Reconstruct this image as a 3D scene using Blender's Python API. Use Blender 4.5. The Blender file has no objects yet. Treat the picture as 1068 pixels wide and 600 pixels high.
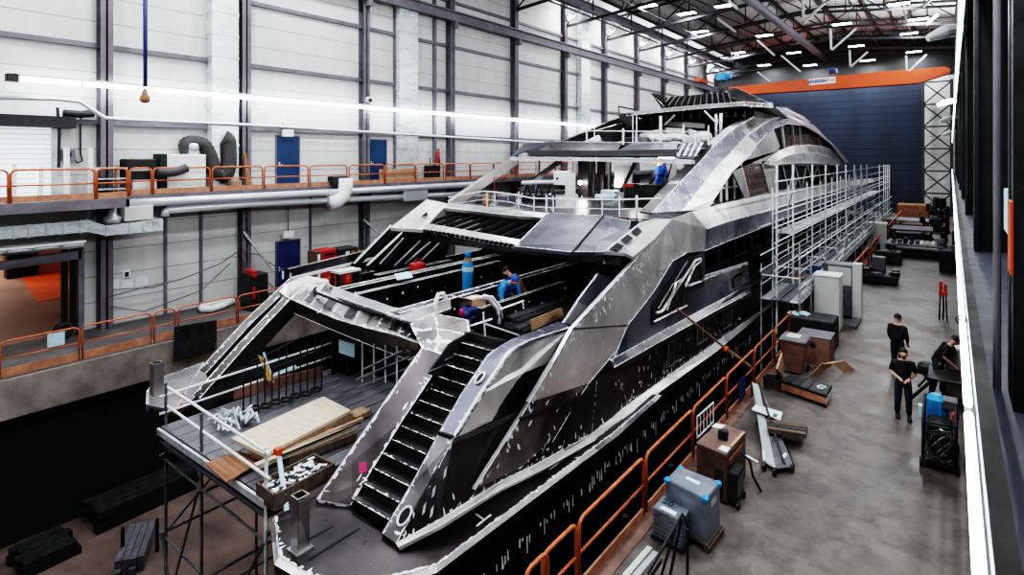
import bpy, bmesh, math, random
from mathutils import Vector, Matrix
random.seed(7)
V = Vector
PI = math.pi
COL = bpy.context.scene.collection
# ------------------------------------------------------------------ camera
H = 6.4                       # eye height over the hall floor
FPX, CX, HOR, VPX = 600.0, 534.0, 163.0, 992.0
YAW = math.atan((VPX - CX) / FPX)
CA, SA = math.cos(YAW), math.sin(YAW)
cam_d = bpy.data.cameras.new('camera')
cam = bpy.data.objects.new('camera', cam_d)
COL.objects.link(cam)
cam.location = (0, 0, H)
cam.rotation_euler = (PI / 2, 0, YAW)
cam_d.sensor_width = 36
cam_d.lens = FPX / 1068 * 36
cam_d.shift_y = -(300 - HOR) / 1068
cam_d.clip_start = 0.05
cam_d.clip_end = 300
bpy.context.scene.camera = cam

def at(px, py, X=None, Y=None, z=None):
    """the world point seen at a photo position on the plane X=, Y= or z="""
    r = (px - CX) / FPX
    u = (HOR - py) / FPX
    d = V((-SA + r * CA, CA + r * SA, u))
    if X is not None: k = X / d.x
    elif Y is not None: k = Y / d.y
    else: k = (z - H) / d.z
    return V((d.x * k, d.y * k, H + d.z * k))
def ats(pts, **k): return [at(p[0], p[1], **k) for p in pts]
def yat(px, X): return at(px, 200, X=X).y

# ------------------------------------------------------------------ materials
def _mat(name):
    m = bpy.data.materials.new(name); m.use_nodes = True
    n = m.node_tree.nodes; l = m.node_tree.links
    b = n['Principled BSDF']
    return m, n, l, b
def mat(name, c, rough=.6, metal=0, var=.25, scale=3.0, emit=0, ec=None, bump=0, rvar=.15, stretch=None, c2=None, detail=6, lo=.35, hi=.65):
    """base colour varied by noise; optional second colour, bump and emission"""
    m, n, l, b = _mat(name)
    tc = n.new('ShaderNodeTexCoord'); mp = n.new('ShaderNodeMapping'); nz = n.new('ShaderNodeTexNoise')
    l.new(tc.outputs['Object'], mp.inputs[0]); l.new(mp.outputs[0], nz.inputs['Vector'])
    if stretch: mp.inputs['Scale'].default_value = stretch
    nz.inputs['Scale'].default_value = scale; nz.inputs['Detail'].default_value = detail; nz.inputs['Roughness'].default_value = .65
    cr = n.new('ShaderNodeValToRGB'); l.new(nz.outputs[0], cr.inputs[0])
    a = c2 if c2 else tuple(max(0, x * (1 - var)) for x in c)
    d = c if c2 else tuple(min(1, x * (1 + var * .6)) for x in c)
    cr.color_ramp.elements[0].position = lo; cr.color_ramp.elements[1].position = hi
    cr.color_ramp.elements[0].color = (*a, 1); cr.color_ramp.elements[1].color = (*d, 1)
    l.new(cr.outputs[0], b.inputs['Base Color'])
    b.inputs['Metallic'].default_value = metal
    if rvar:
        mr = n.new('ShaderNodeMapRange'); l.new(nz.outputs[0], mr.inputs[0])
        mr.inputs[1].default_value = .3; mr.inputs[2].default_value = .7
        mr.inputs[3].default_value = max(.05, rough - rvar); mr.inputs[4].default_value = min(1, rough + rvar)
        l.new(mr.outputs[0], b.inputs['Roughness'])
    else: b.inputs['Roughness'].default_value = rough
    if emit:
        b.inputs['Emission Color'].default_value = (*(ec or c), 1); b.inputs['Emission Strength'].default_value = emit
    if bump:
        bp = n.new('ShaderNodeBump'); bp.inputs['Strength'].default_value = bump; bp.inputs['Distance'].default_value = .02
        l.new(nz.outputs[0], bp.inputs['Height']); l.new(bp.outputs[0], b.inputs['Normal'])
    return m

def plate(name, dark, light, rough=.34, metal=.85, cell=.55, seed=0, scr=.5):
    """raw aluminium plate: patchy sheet tones that also mimic reflections, brushed grain, pale scratches and grinding marks"""
    m, n, l, b = _mat(name)
    tc = n.new('ShaderNodeTexCoord')
    mp = n.new('ShaderNodeMapping'); l.new(tc.outputs['Object'], mp.inputs[0]); mp.inputs['Location'].default_value = (seed, seed * 2, 0)
    big = n.new('ShaderNodeTexNoise'); big.inputs['Scale'].default_value = .8; big.inputs['Detail'].default_value = 6; big.inputs['Roughness'].default_value = .58
    l.new(mp.outputs[0], big.inputs['Vector'])
    vo = n.new('ShaderNodeTexVoronoi'); vo.inputs['Scale'].default_value = cell; l.new(mp.outputs[0], vo.inputs['Vector'])
    sep = n.new('ShaderNodeSeparateColor'); l.new(vo.outputs['Color'], sep.inputs[0])
    ad = n.new('ShaderNodeMath'); ad.operation = 'MULTIPLY_ADD'; l.new(sep.outputs[0], ad.inputs[0]); ad.inputs[1].default_value = .35; l.new(big.outputs[0], ad.inputs[2])
    cr = n.new('ShaderNodeValToRGB'); l.new(ad.outputs[0], cr.inputs[0])
    cr.color_ramp.elements[0].position = .42; cr.color_ramp.elements[0].color = (*dark, 1)
    cr.color_ramp.elements[1].position = .95; cr.color_ramp.elements[1].color = (*light, 1)
    sc = n.new('ShaderNodeTexNoise'); sc.inputs['Scale'].default_value = 3.6; sc.inputs['Detail'].default_value = 9; sc.inputs['Roughness'].default_value = .8; sc.inputs['Distortion'].default_value = .6
    mp2 = n.new('ShaderNodeMapping'); mp2.inputs['Scale'].default_value = (1, 1, .35); mp2.inputs['Rotation'].default_value = (.5, .2, 0)
    l.new(tc.outputs['Object'], mp2.inputs[0]); l.new(mp2.outputs[0], sc.inputs['Vector'])
    sr = n.new('ShaderNodeValToRGB'); l.new(sc.outputs[0], sr.inputs[0])
    sr.color_ramp.elements[0].position = .66; sr.color_ramp.elements[0].color = (0, 0, 0, 1)
    sr.color_ramp.elements[1].position = .69; sr.color_ramp.elements[1].color = (scr, scr, scr, 1)
    mx = n.new('ShaderNodeMix'); mx.data_type = 'RGBA'
    l.new(sr.outputs[0], mx.inputs[0]); l.new(cr.outputs[0], mx.inputs[6]); mx.inputs[7].default_value = (.85, .88, .92, 1)
    l.new(mx.outputs[2], b.inputs['Base Color'])
    mm = n.new('ShaderNodeMath'); mm.operation = 'MULTIPLY_ADD'; l.new(sr.outputs[0], mm.inputs[0]); mm.inputs[1].default_value = -metal * .15; mm.inputs[2].default_value = metal; l.new(mm.outputs[0], b.inputs['Metallic'])
    fine = n.new('ShaderNodeTexNoise'); fine.inputs['Scale'].default_value = 4; fine.inputs['Detail'].default_value = 4
    l.new(mp2.outputs[0], fine.inputs['Vector'])
    mr = n.new('ShaderNodeMapRange'); l.new(fine.outputs[0], mr.inputs[0]); mr.inputs[1].default_value = .3; mr.inputs[2].default_value = .7
    mr.inputs[3].default_value = rough - .03; mr.inputs[4].default_value = rough + .07
    l.new(mr.outputs[0], b.inputs['Roughness'])
    bp = n.new('ShaderNodeBump'); bp.inputs['Strength'].default_value = .22; bp.inputs['Distance'].default_value = .06
    wob = n.new('ShaderNodeTexNoise'); wob.inputs['Scale'].default_value = 1.1; wob.inputs['Detail'].default_value = 2; l.new(mp.outputs[0], wob.inputs['Vector'])
    l.new(wob.outputs[0], bp.inputs['Height']); l.new(bp.outputs[0], b.inputs['Normal'])
    return m

def striped(name, c, c2, axis, period, duty=.06, rough=.6, metal=0, var=.12, scale=1.2):
    """panel cladding: thin darker joints every PERIOD metres along an axis"""
    m, n, l, b = _mat(name)
    tc = n.new('ShaderNodeTexCoord'); sp = n.new('ShaderNodeSeparateXYZ'); l.new(tc.outputs['Object'], sp.inputs[0])
    dv = n.new('ShaderNodeMath'); dv.operation = 'DIVIDE'; l.new(sp.outputs[axis], dv.inputs[0]); dv.inputs[1].default_value = period
    fr = n.new('ShaderNodeMath'); fr.operation = 'FRACT'; l.new(dv.outputs[0], fr.inputs[0])
    lt = n.new('ShaderNodeMath'); lt.operation = 'LESS_THAN'; l.new(fr.outputs[0], lt.inputs[0]); lt.inputs[1].default_value = duty
    nz = n.new('ShaderNodeTexNoise'); nz.inputs['Scale'].default_value = scale; nz.inputs['Detail'].default_value = 7; nz.inputs['Roughness'].default_value = .7
    mp = n.new('ShaderNodeMapping'); mp.inputs['Scale'].default_value = (1, 1, .4); l.new(tc.outputs['Object'], mp.inputs[0]); l.new(mp.outputs[0], nz.inputs['Vector'])
    cr = n.new('ShaderNodeValToRGB'); l.new(nz.outputs[0], cr.inputs[0])
    cr.color_ramp.elements[0].position = .3; cr.color_ramp.elements[0].color = (*[x * (1 - var) for x in c], 1)
    cr.color_ramp.elements[1].position = .7; cr.color_ramp.elements[1].color = (*[min(1, x * (1 + var)) for x in c], 1)
    mx = n.new('ShaderNodeMix'); mx.data_type = 'RGBA'; l.new(lt.outputs[0], mx.inputs[0]); l.new(cr.outputs[0], mx.inputs[6]); mx.inputs[7].default_value = (*c2, 1)
    l.new(mx.outputs[2], b.inputs['Base Color']); b.inputs['Roughness'].default_value = rough; b.inputs['Metallic'].default_value = metal
    return m

M = {}
M['wall'] = striped('wall_panel', (.60, .59, .58), (.27, .26, .265), 2, .95, .035)
M['steel'] = mat('column_steel', (.16, .145, .165), .55, .2, .3, 1.5)
M['girt'] = mat('girt_steel', (.17, .16, .185), .6, .2, .3, 1.5)
M['ceil'] = striped('roof_sheet', (.74, .73, .70), (.25, .25, .25), 1, .36, .38)
M['truss'] = mat('truss_steel', (.045, .045, .05), .6, .2)
M['truss_w'] = mat('truss_pale', (.5, .5, .5), .5, .2)
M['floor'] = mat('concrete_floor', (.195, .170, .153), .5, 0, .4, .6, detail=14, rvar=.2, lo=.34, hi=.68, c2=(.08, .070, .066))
def speckle(m, scale, lo, hi, dark):
    '''second, finer noise layer that darkens a material in scuffs and stains'''
    n, l = m.node_tree.nodes, m.node_tree.links; b = n['Principled BSDF']; src = b.inputs['Base Color'].links[0].from_socket
    tc = n.new('ShaderNodeTexCoord'); nz = n.new('ShaderNodeTexNoise'); l.new(tc.outputs['Object'], nz.inputs['Vector']); nz.inputs['Scale'].default_value = scale; nz.inputs['Detail'].default_value = 10; nz.inputs['Roughness'].default_value = .78; nz.inputs['Distortion'].default_value = .4
    r = n.new('ShaderNodeValToRGB'); l.new(nz.outputs[0], r.inputs[0]); r.color_ramp.elements[0].position = lo; r.color_ramp.elements[1].position = hi; r.color_ramp.elements[0].color = (dark, dark, dark, 1)
    mx = n.new('ShaderNodeMix'); mx.data_type = 'RGBA'; mx.blend_type = 'MULTIPLY'; mx.inputs[0].default_value = 1; l.new(src, mx.inputs[6]); l.new(r.outputs[0], mx.inputs[7]); l.new(mx.outputs[2], b.inputs['Base Color'])
speckle(M['floor'], 1.7, .36, .58, .45)
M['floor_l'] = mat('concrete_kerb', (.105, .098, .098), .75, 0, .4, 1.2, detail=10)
M['conc'] = mat('pit_concrete', (.30, .26, .235), .8, 0, .4, 1.1, detail=12, c2=(.14, .12, .108))
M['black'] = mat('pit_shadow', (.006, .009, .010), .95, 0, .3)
M['pitfloor'] = mat('pit_floor', (.12, .082, .070), .8, 0, .5, .8, detail=10)
M['orange'] = mat('rail_orange', (.52, .135, .05), .5, .1, .3, 4)
M['toe'] = mat('toe_board_red', (.42, .19, .115), .65, 0, .35, 3)
M['crane'] = mat('crane_orange', (.56, .07, .010), .45, 0, .12, 1)
M['endwall'] = striped('end_door', (.016, .027, .048), (.007, .011, .02), 2, .8, .10, rough=.45, metal=.25, var=.35, scale=.3)
M['white'] = mat('white_paint', (.78, .79, .78), .45, 0, .1, 3)
M['offwhite'] = mat('offwhite_paint', (.60, .60, .58), .5, 0, .06, 2)
M['galv'] = mat('galvanised', (.60, .64, .66), .34, .5, .05, 2, rvar=.03)
M['duct'] = mat('duct_sheet', (.74, .79, .81), .28, .4, .10, 1.0, stretch=(1, 1, 3), rvar=.03)
M['pipe'] = mat('insulated_pipe', (.66, .69, .73), .30, .35, .05, 2, rvar=.03)
M['flex'] = mat('flex_duct_grey', (.07, .065, .065), .7, .1, .3, 8)
M['bluedoor'] = mat('door_blue', (.008, .045, .12), .5, 0, .25, 1.5)
M['dkblue'] = mat('door_navy', (.016, .03, .13), .55, 0, .25, 1.5)
M['rubber'] = mat('black_rubber', (.012, .012, .013), .6, 0, .3, 6)
M['dark'] = mat('dark_steel', (.035, .034, .037), .5, .4, .4, 4)
M['dark2'] = mat('dark_machine', (.022, .024, .025), .55, .2, .5, 5)
M['red'] = mat('red_paint', (.42, .022, .018), .45, 0, .25, 5)
M['blue'] = mat('blue_paint', (.03, .24, .62), .4, 0, .2, 5)
M['cyan'] = mat('bright_blue', (.03, .27, .60), .4, 0, .2, 5)
M['brown'] = mat('brown_board', (.25, .115, .06), .75, 0, .35, 4)
M['ply'] = mat('plywood', (.56, .47, .36), .7, 0, .2, 2.2, stretch=(1, 6, 1), detail=8)
M['timber'] = mat('timber', (.34, .22, .14), .75, 0, .4, 3, stretch=(1, 8, 1))
M['dtimber'] = mat('dark_timber', (.12, .085, .065), .8, 0, .5, 3, stretch=(1, 6, 1))
M['card'] = mat('cardboard', (.46, .29, .18), .8, 0, .2, 3)
M['crate'] = mat('crate_rust', (.115, .062, .048), .6, 0, .4, 4)
M['cratelid'] = mat('crate_lid', (.17, .10, .085), .6, 0, .4, 3)
M['bin'] = mat('bin_brown', (.23, .125, .092), .6, 0, .3, 4)
M['scaf'] = mat('scaffold_tube', (.66, .68, .70), .35, .5, .3, 6)
M['scafw'] = mat('scaffold_tube_pale', (.80, .81, .82), .45, .1, .2, 6)
M['scafd'] = mat('scaffold_tube_dull', (.16, .16, .17), .5, .5, .4, 6)
M['plank'] = mat('scaffold_plank', (.15, .145, .165), .5, .4, .4, 2.5, stretch=(5, 1, 1))
M['paper'] = mat('paper', (.82, .86, .86), .7, 0, .06, 5)
M['bluepaper'] = mat('pale_blue_sheet', (.48, .68, .78), .6, 0, .1, 5)
M['plastic'] = mat('clear_plastic', (.62, .68, .72), .3, 0, .3, 8)
M['hot'] = mat('lamp_tube', (1, 1, 1), .4, 0, 0, 1, emit=24, ec=(.86, .95, 1), rvar=0)
M['hotr'] = mat('lamp_tube_near', (1, 1, 1), .4, 0, 0, 1, emit=6, ec=(.84, .95, 1), rvar=0)
M['bay'] = mat('lamp_bay', (1, 1, 1), .4, 0, 0, 1, emit=14, ec=(.9, .97, 1), rvar=0)
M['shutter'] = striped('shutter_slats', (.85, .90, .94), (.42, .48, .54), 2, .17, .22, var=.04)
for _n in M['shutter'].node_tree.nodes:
    if _n.type == 'BSDF_PRINCIPLED': _s = _n; _n.inputs['Emission Strength'].default_value = .55  # slats glow by themselves: daylight put in as emission
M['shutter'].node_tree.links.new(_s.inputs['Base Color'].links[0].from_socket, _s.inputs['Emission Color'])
M['glow'] = mat('daylight', (.9, .95, 1), .6, 0, 0, 1, emit=2.2, ec=(.85, .94, 1), rvar=0)
M['orangew'] = mat('orange_wall', (.62, .10, .008), .6, 0, .12, 1)
M['peach'] = mat('peach_wall', (.72, .42, .32), .7, 0, .1, 1)
M['annexfloor'] = mat('annex_floor', (.26, .16, .125), .6, 0, .3, .6)
M['skin'] = mat('skin', (.55, .30, .21), .55, 0, .1, 6)
M['hair'] = mat('hair', (.02, .015, .012), .7, 0, .3, 20)
M['navy'] = mat('navy_cloth', (.012, .016, .028), .85, 0, .35, 9, bump=.2)
M['blackc'] = mat('black_cloth', (.009, .009, .012), .85, 0, .35, 9, bump=.2)
M['jean'] = mat('dark_trousers', (.016, .022, .036), .85, 0, .35, 9, bump=.2)
M['overall'] = mat('blue_overalls', (.02, .10, .42), .8, 0, .3, 9, bump=.2)
M['cyanc'] = mat('light_blue_cloth', (.03, .22, .55), .8, 0, .3, 9, bump=.2)
M['case'] = mat('alu_case', (.25, .285, .34), .38, .5, .25, 3)
M['eye'] = mat('eye', (.02, .02, .02), .2, 0, 0, 1)
M['ink'] = mat('ink', (.02, .03, .06), .7, 0, 0, 1)
M['inkblue'] = mat('sign_blue', (.03, .06, .20), .6, 0, 0, 1)
M['yellow'] = mat('yellow_paint', (.35, .19, .04), .5, 0, .2, 4)
M['pink'] = mat('pink_paint', (.40, .015, .10), .6, 0, .2, 4)
M['green'] = mat('green_paint', (.03, .2, .07), .6, 0, .2, 4)
# the ship's aluminium; bright and dark copies carry light and shade in their colour
M['alu'] = plate('aluminium_plate', (.085, .078, .084), (.52, .50, .50), .33, .88, scr=.7)
M['alub'] = plate('aluminium_lit', (.46, .445, .44), (.92, .90, .88), .30, .72, seed=3, scr=0)
M['alud'] = plate('aluminium_shaded', (.030, .027, .030), (.145, .128, .132), .30, .88, seed=5, scr=.9)
M['alup'] = plate('aluminium_blue', (.10, .10, .14), (.34, .35, .43), .33, .86, seed=8, scr=.6)
M['weld'] = mat('ground_weld', (.90, .92, .96), .45, .15, .35, 9, detail=8)
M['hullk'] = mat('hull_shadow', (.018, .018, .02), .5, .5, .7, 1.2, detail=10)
M['hole'] = mat('dark_opening', (.006, .006, .007), .9, 0, .2)  # near-black colour puts shade into openings, recesses and inner parts
M['brownglass'] = mat('protected_glass', (.10, .065, .055), .18, .1, .6, 1.3)
M['ledge'] = mat('ledge_steel', (.022, .018, .018), .7, 0, .3, 3)
M['gallerydeck'] = mat('gallery_deck', (.045, .05, .07), .6, .1, .3, 3)
M['kerb'] = mat('kerb_rust', (.17, .10, .08), .8, 0, .5, 3, detail=10)
# ------------------------------------------------------------------ mesh builder
class MB:
    def __init__(s): s.v = []; s.f = []; s.m = []
    def add(s, vs, fs, mi=0):
        o = len(s.v); s.v += [V(x) for x in vs]
        for f in fs: s.f.append([i + o for i in f]); s.m.append(mi)
        return s
    def poly(s, pts, mi=0): return s.add(pts, [list(range(len(pts)))], mi)
    def box(s, lo, hi, mi=0, rz=0, c=None):
        x0, y0, z0 = lo; x1, y1, z1 = hi
        vs = [V(p) for p in ((x0,y0,z0),(x1,y0,z0),(x1,y1,z0),(x0,y1,z0),(x0,y0,z1),(x1,y0,z1),(x1,y1,z1),(x0,y1,z1))]
        if rz:
            c = V(c) if c else V(((x0+x1)/2, (y0+y1)/2, 0)); R = Matrix.Rotation(rz, 3, 'Z')
            vs = [R @ (p - c) + c for p in vs]
        return s.add(vs, [(0,3,2,1),(4,5,6,7),(0,1,5,4),(1,2,6,5),(2,3,7,6),(3,0,4,7)], mi)
    def cbox(s, lo, hi, b=.02, mi=0):
        """box with chamfered vertical and top edges"""
        x0, y0, z0 = lo; x1, y1, z1 = hi
        def ring(i, z): return [(x0+b+i,y0+i,z),(x1-b-i,y0+i,z),(x1-i,y0+b+i,z),(x1-i,y1-b-i,z),(x1-b-i,y1-i,z),(x0+b+i,y1-i,z),(x0+i,y1-b-i,z),(x0+i,y0+b+i,z)]
        vs = ring(0, z0) + ring(0, z1 - b) + ring(b, z1)
        fs = [list(range(7, -1, -1)), list(range(16, 24))]
        for k in (0, 8):
            for i in range(8): fs.append((k+i, k+(i+1) % 8, k+8+(i+1) % 8, k+8+i))
        return s.add(vs, fs, mi)
    def beam(s, p, q, w, h, mi=0, up=V((0, 0, 1))):
        """rectangular bar from p to q, w across and h along up"""
        p, q = V(p), V(q); d = (q - p).normalized()
        a = d.cross(up)
        if a.length < 1e-4: a = d.cross(V((0, 1, 0)))
        a.normalize(); b = a.cross(d).normalized(); a *= w / 2; b *= h / 2
        vs = [p-a-b, p+a-b, p+a+b, p-a+b, q-a-b, q+a-b, q+a+b, q-a+b]
        return s.add(vs, [(0,1,2,3),(7,6,5,4),(0,4,5,1),(1,5,6,2),(2,6,7,3),(3,7,4,0)], mi)
    def tube(s, p, q, r, n=8, mi=0, r2=None): return s.path([p, q], r, n, mi, r2=r2)
    def path(s, pts, r, n=8, mi=0, closed=False, r2=None, caps=True):
        pts = [V(p) for p in pts]; k = len(pts); vs = []; prev = None
        for i, p in enumerate(pts):
            if closed: d = pts[(i+1) % k] - pts[i-1]
            else: d = pts[min(i+1, k-1)] - pts[max(i-1, 0)]
            d.normalize()
            if prev is None:
                a = d.cross(V((0, 0, 1)))
                if a.length < .05: a = d.cross(V((1, 0, 0)))
            else: a = prev - d * prev.dot(d)
            a.normalize(); prev = a; b = d.cross(a)
            rr = r if not isinstance(r, (list, tuple)) else r[i]
            if r2 is not None: rr = r + (r2 - r) * i / (k - 1)
            for j in range(n):
                t = 2 * PI * j / n; vs.append(p + a * (rr * math.cos(t)) + b * (rr * math.sin(t)))
        fs = []
        for i in range(k if closed else k - 1):
            for j in range(n):
                i2 = (i + 1) % k
                fs.append((i*n+j, i*n+(j+1) % n, i2*n+(j+1) % n, i2*n+j))
        if not closed and caps: fs += [list(range(n-1, -1, -1)), list(range((k-1)*n, k*n))]
        return s.add(vs, fs, mi)
    def lathe(s, prof, c=(0, 0, 0), n=16, mi=0):
        c = V(c); vs = []; fs = []
        for r, z in prof:
            for j in range(n): vs.append(c + V((r*math.cos(2*PI*j/n), r*math.sin(2*PI*j/n), z)))
        for i in range(len(prof)-1):
            for j in range(n): fs.append((i*n+j, i*n+(j+1) % n, (i+1)*n+(j+1) % n, (i+1)*n+j))
        fs += [list(range(n-1, -1, -1)), list(range((len(prof)-1)*n, len(prof)*n))]
        return s.add(vs, fs, mi)
    def ball(s, c, r, n=10, mi=0, sc=(1, 1, 1)):
        c = V(c); vs = []; fs = []; k = n // 2 + 1
        for i in range(k + 1):
            t = PI * i / k
            for j in range(n):
                vs.append(c + V((r*sc[0]*math.sin(t)*math.cos(2*PI*j/n), r*sc[1]*math.sin(t)*math.sin(2*PI*j/n), r*sc[2]*math.cos(t))))
        for i in range(k):
            for j in range(n): fs.append((i*n+j, (i+1)*n+j, (i+1)*n+(j+1) % n, i*n+(j+1) % n))
        return s.add(vs, fs, mi)
    def slab(s, pts, th, mi=0, n=None):
        """polygon with thickness TH behind its face (away from the eye)"""
        pts = [V(p) for p in pts]; k = len(pts)
        if n is None:
            n = V((0, 0, 0))
            for i in range(k): n += (pts[i] - pts[0]).cross(pts[(i+1) % k] - pts[0])
            n.normalize()
            if n.dot(V((0, 0, H)) - pts[0]) < 0: n = -n
        bk = [p - n * th for p in pts]
        fs = [list(range(k)), list(range(2*k-1, k-1, -1))]
        for i in range(k): fs.append((i, (i+1) % k, k+(i+1) % k, k+i))
        return s.add(pts + bk, fs, mi)
    def ragged(s, pts, inner, w, mi, off=.006, j=.95, step=.05, gap=.0):
        """irregular ground-weld strip along pts, spreading towards the matching inner points"""
        pts = [V(p) for p in pts]; inner = [V(p) for p in inner]
        eye = V((0, 0, H)); row = []
        for i in range(len(pts) - 1):
            L = (pts[i+1] - pts[i]).length; k = max(2, int(L / step))
            for t in range(k + (i == len(pts) - 2)):
                u = t / k; p = pts[i].lerp(pts[i+1], u); q = inner[i].lerp(inner[i+1], u)
                d = (q - p)
                if d.length < 1e-5: continue
                d.normalize(); tg = (pts[i+1] - pts[i]).normalized(); n = tg.cross(d)
                if n.length < 1e-5: continue
                n.normalize()
                if n.dot(eye - p) < 0: n = -n
                ww = w * (1 - j + j * random.random() * 1.6)
                if random.random() < .07: ww *= 2.2
                row.append((p + n * off, p + d * ww + n * off))
        for a, b in zip(row, row[1:]):
            if random.random() < gap: continue
            s.add([a[0], b[0], b[1], a[1]], [(0, 1, 2, 3)], mi)
        return s
    def ribbon(s, A, B, th=.05, mi=0, seam=(1, 1), w=.05, smi=1, cross=0, gap=.12):
        """plate strip lofted between two edge lines, with ground welds and painted highlights along its edges"""
        A = [V(p) for p in A]; B = [V(p) for p in B]; k = len(A); eye = V((0, 0, H)); N = []
        for i in range(k):
            tg = A[min(i+1, k-1)] - A[max(i-1, 0)]; tg2 = B[min(i+1, k-1)] - B[max(i-1, 0)]
            n = (tg.normalized() + tg2.normalized()).cross(B[i] - A[i])
            n.normalize()
            if n.dot(eye - (A[i] + B[i]) / 2) < 0: n = -n
            N.append(n)
        vs = A + B + [p - n * th for p, n in zip(A, N)] + [p - n * th for p, n in zip(B, N)]; fs = []
        for i in range(k-1):
            fs += [(i, i+1, k+i+1, k+i), (2*k+i+1, 2*k+i, 3*k+i, 3*k+i+1), (i+1, i, 2*k+i, 2*k+i+1), (k+i, k+i+1, 3*k+i+1, 3*k+i)]
        fs += [(0, k, 3*k, 2*k), (k-1, 2*k-1, 4*k-1, 3*k-1)]
        s.add(vs, fs, mi)
        for e, E, O_ in ((seam[0], A, B), (seam[1], B, A)):
            if not e: continue
            s.ragged(E, O_, w * .75, smi, gap=gap + .12)
            s.path([p + n * .004 for p, n in zip(E, N)], max(.006, min(.012, w * .2)), 5, smi)  # pale bead: the highlight on the plate edge built as a thin tube
        if (seam[0] or seam[1]) and w >= .03:
            # grinding marks and weld ticks scattered over the plate
            for i in range(k - 1):
                area = (A[i+1] - A[i]).length * (B[i] - A[i]).length
                for _ in range(int(area * 9 + random.random())):
                    u = random.random(); q = random.random(); q = q * q * .35 if random.random() < .6 and seam[0] else (1 - q * q * .35 if seam[1] else q)
                    a, b = A[i].lerp(A[i+1], u), B[i].lerp(B[i+1], u); c = a.lerp(b, min(.97, max(.03, q))); n = N[i].lerp(N[i+1], u)
                    t1 = (A[i+1] - A[i]).normalized(); t2 = n.cross(t1).normalized(); L1, L2 = random.uniform(.008, .03), random.uniform(.02, .09)
                    if random.random() < .3: t1, t2 = t2, t1
                    c = c + n * .004; s.add([c - t1 * L1 - t2 * L2 * .6, c + t1 * L1 * .5 - t2 * L2, c + t1 * L1 + t2 * L2 * .3, c + t2 * L2, c - t1 * L1 * .8 + t2 * L2 * .2], [(0, 1, 2, 3, 4)], smi)
                for E, O_ in ((A, B), (B, A)):
                    d = (E[i+1] - E[i]).length; m_ = int(d / .3)
                    for t in range(m_):
                        if random.random() < .45: continue
                        u = (t + random.random() * .6) / max(1, m_); p, o_ = E[i].lerp(E[i+1], u), O_[i].lerp(O_[i+1], u); dd = (o_ - p); dl = dd.length
                        if dl < .12: continue
                        dd /= dl; tg = (E[i+1] - E[i]).normalized() * random.uniform(.006, .014); n = N[i] * .004; h = random.uniform(.05, .13)
                        s.add([p + n - tg, p + n + tg, p + dd * h + tg * .6 + n, p + dd * h - tg * .6 + n], [(0, 1, 2, 3)], smi)
        for i in range(1, k-1):
            if cross and (i % cross == 0):
                s.ragged([A[i], B[i]], [A[i+1], B[i+1]], w * .45, smi, gap=gap)
        return s
    def build(s, name, mats, parent=None, smooth=False, local=False):
        if not isinstance(mats, (list, tuple)): mats = [mats]
        me = bpy.data.meshes.new(name)
        vs = s.v
        if parent is not None and not local:
            inv = ROOTS[parent.name].inverted(); vs = [inv @ p for p in vs]
        me.from_pydata([tuple(p) for p in vs], [], s.f)
        for m in mats: me.materials.append(m if not isinstance(m, str) else M[m])
        for p, mi in zip(me.polygons, s.m):
            p.material_index = min(mi, len(mats) - 1); p.use_smooth = smooth
        me.update()
        bm = bmesh.new(); bm.from_mesh(me); bmesh.ops.recalc_face_normals(bm, faces=bm.faces); bm.to_mesh(me); bm.free()
        o = bpy.data.objects.new(name, me); COL.objects.link(o)
        if parent is not None: o.parent = parent; ROOTS[o.name] = ROOTS[parent.name]
        else: ROOTS[o.name] = Matrix.Identity(4)
        return o
ROOTS = {}
LABELS = set()
def tag(o, label, cat, group=None, kind=None):
    o['label'] = label; o['category'] = cat
    if group: o['group'] = group
    if kind: o['kind'] = kind
    return o
def thing(name, label, cat, loc=(0, 0, 0), rz=0, group=None):
    o = bpy.data.objects.new(name, None); COL.objects.link(o)
    o.location = loc; o.rotation_euler = (0, 0, rz); o.empty_display_size = .2
    ROOTS[o.name] = Matrix.Translation(V(loc)) @ Matrix.Rotation(rz, 4, 'Z')
    return tag(o, label, cat, group)
def struct(name, mb, m, label=None, parent=None):
    o = mb.build(name, m, parent)
    if parent is None:
        o['kind'] = 'structure'; o['label'] = label or name.replace('_', ' '); o['category'] = name.split('_')[0].split('.')[0]
    return o
def dup(root, loc, rz=None, label=None, group=None):
    r = root.copy(); COL.objects.link(r); r.location = loc
    if rz is not None: r.rotation_euler = (0, 0, rz)
    if label: r['label'] = label
    if group: r['group'] = group
    for ch in list(root.children):
        c = ch.copy(); COL.objects.link(c); c.parent = r
        for g in list(ch.children):
            d = g.copy(); COL.objects.link(d); d.parent = c
    return r
ORD = 'first second third fourth fifth sixth seventh eighth ninth tenth eleventh twelfth thirteenth fourteenth fifteenth sixteenth seventeenth eighteenth nineteenth twentieth'.split()
def text_mesh(txt, size, name, m, parent, M4, bold=0):
    cu = bpy.data.curves.new(name, 'FONT'); cu.body = txt; cu.size = size; cu.align_x = 'CENTER'; cu.align_y = 'CENTER'; cu.extrude = .002; cu.offset = bold
    t = bpy.data.objects.new(name, cu); COL.objects.link(t)
    dg = bpy.context.evaluated_depsgraph_get(); me = bpy.data.meshes.new_from_object(t.evaluated_get(dg)); bpy.data.objects.remove(t)
    me.transform(M4); me.materials.clear(); me.materials.append(M[m])
    if parent is not None: me.transform(ROOTS[parent.name].inverted())
    o = bpy.data.objects.new(name, me); COL.objects.link(o); o.parent = parent
    return o
def frame_matrix(o, x, y):
    x = V(x).normalized(); y = V(y).normalized(); z = x.cross(y)
    m = Matrix.Identity(4)
    for i in range(3): m[i][0] = x[i]; m[i][1] = y[i]; m[i][2] = z[i]; m[i][3] = V(o)[i]
    return m
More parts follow.
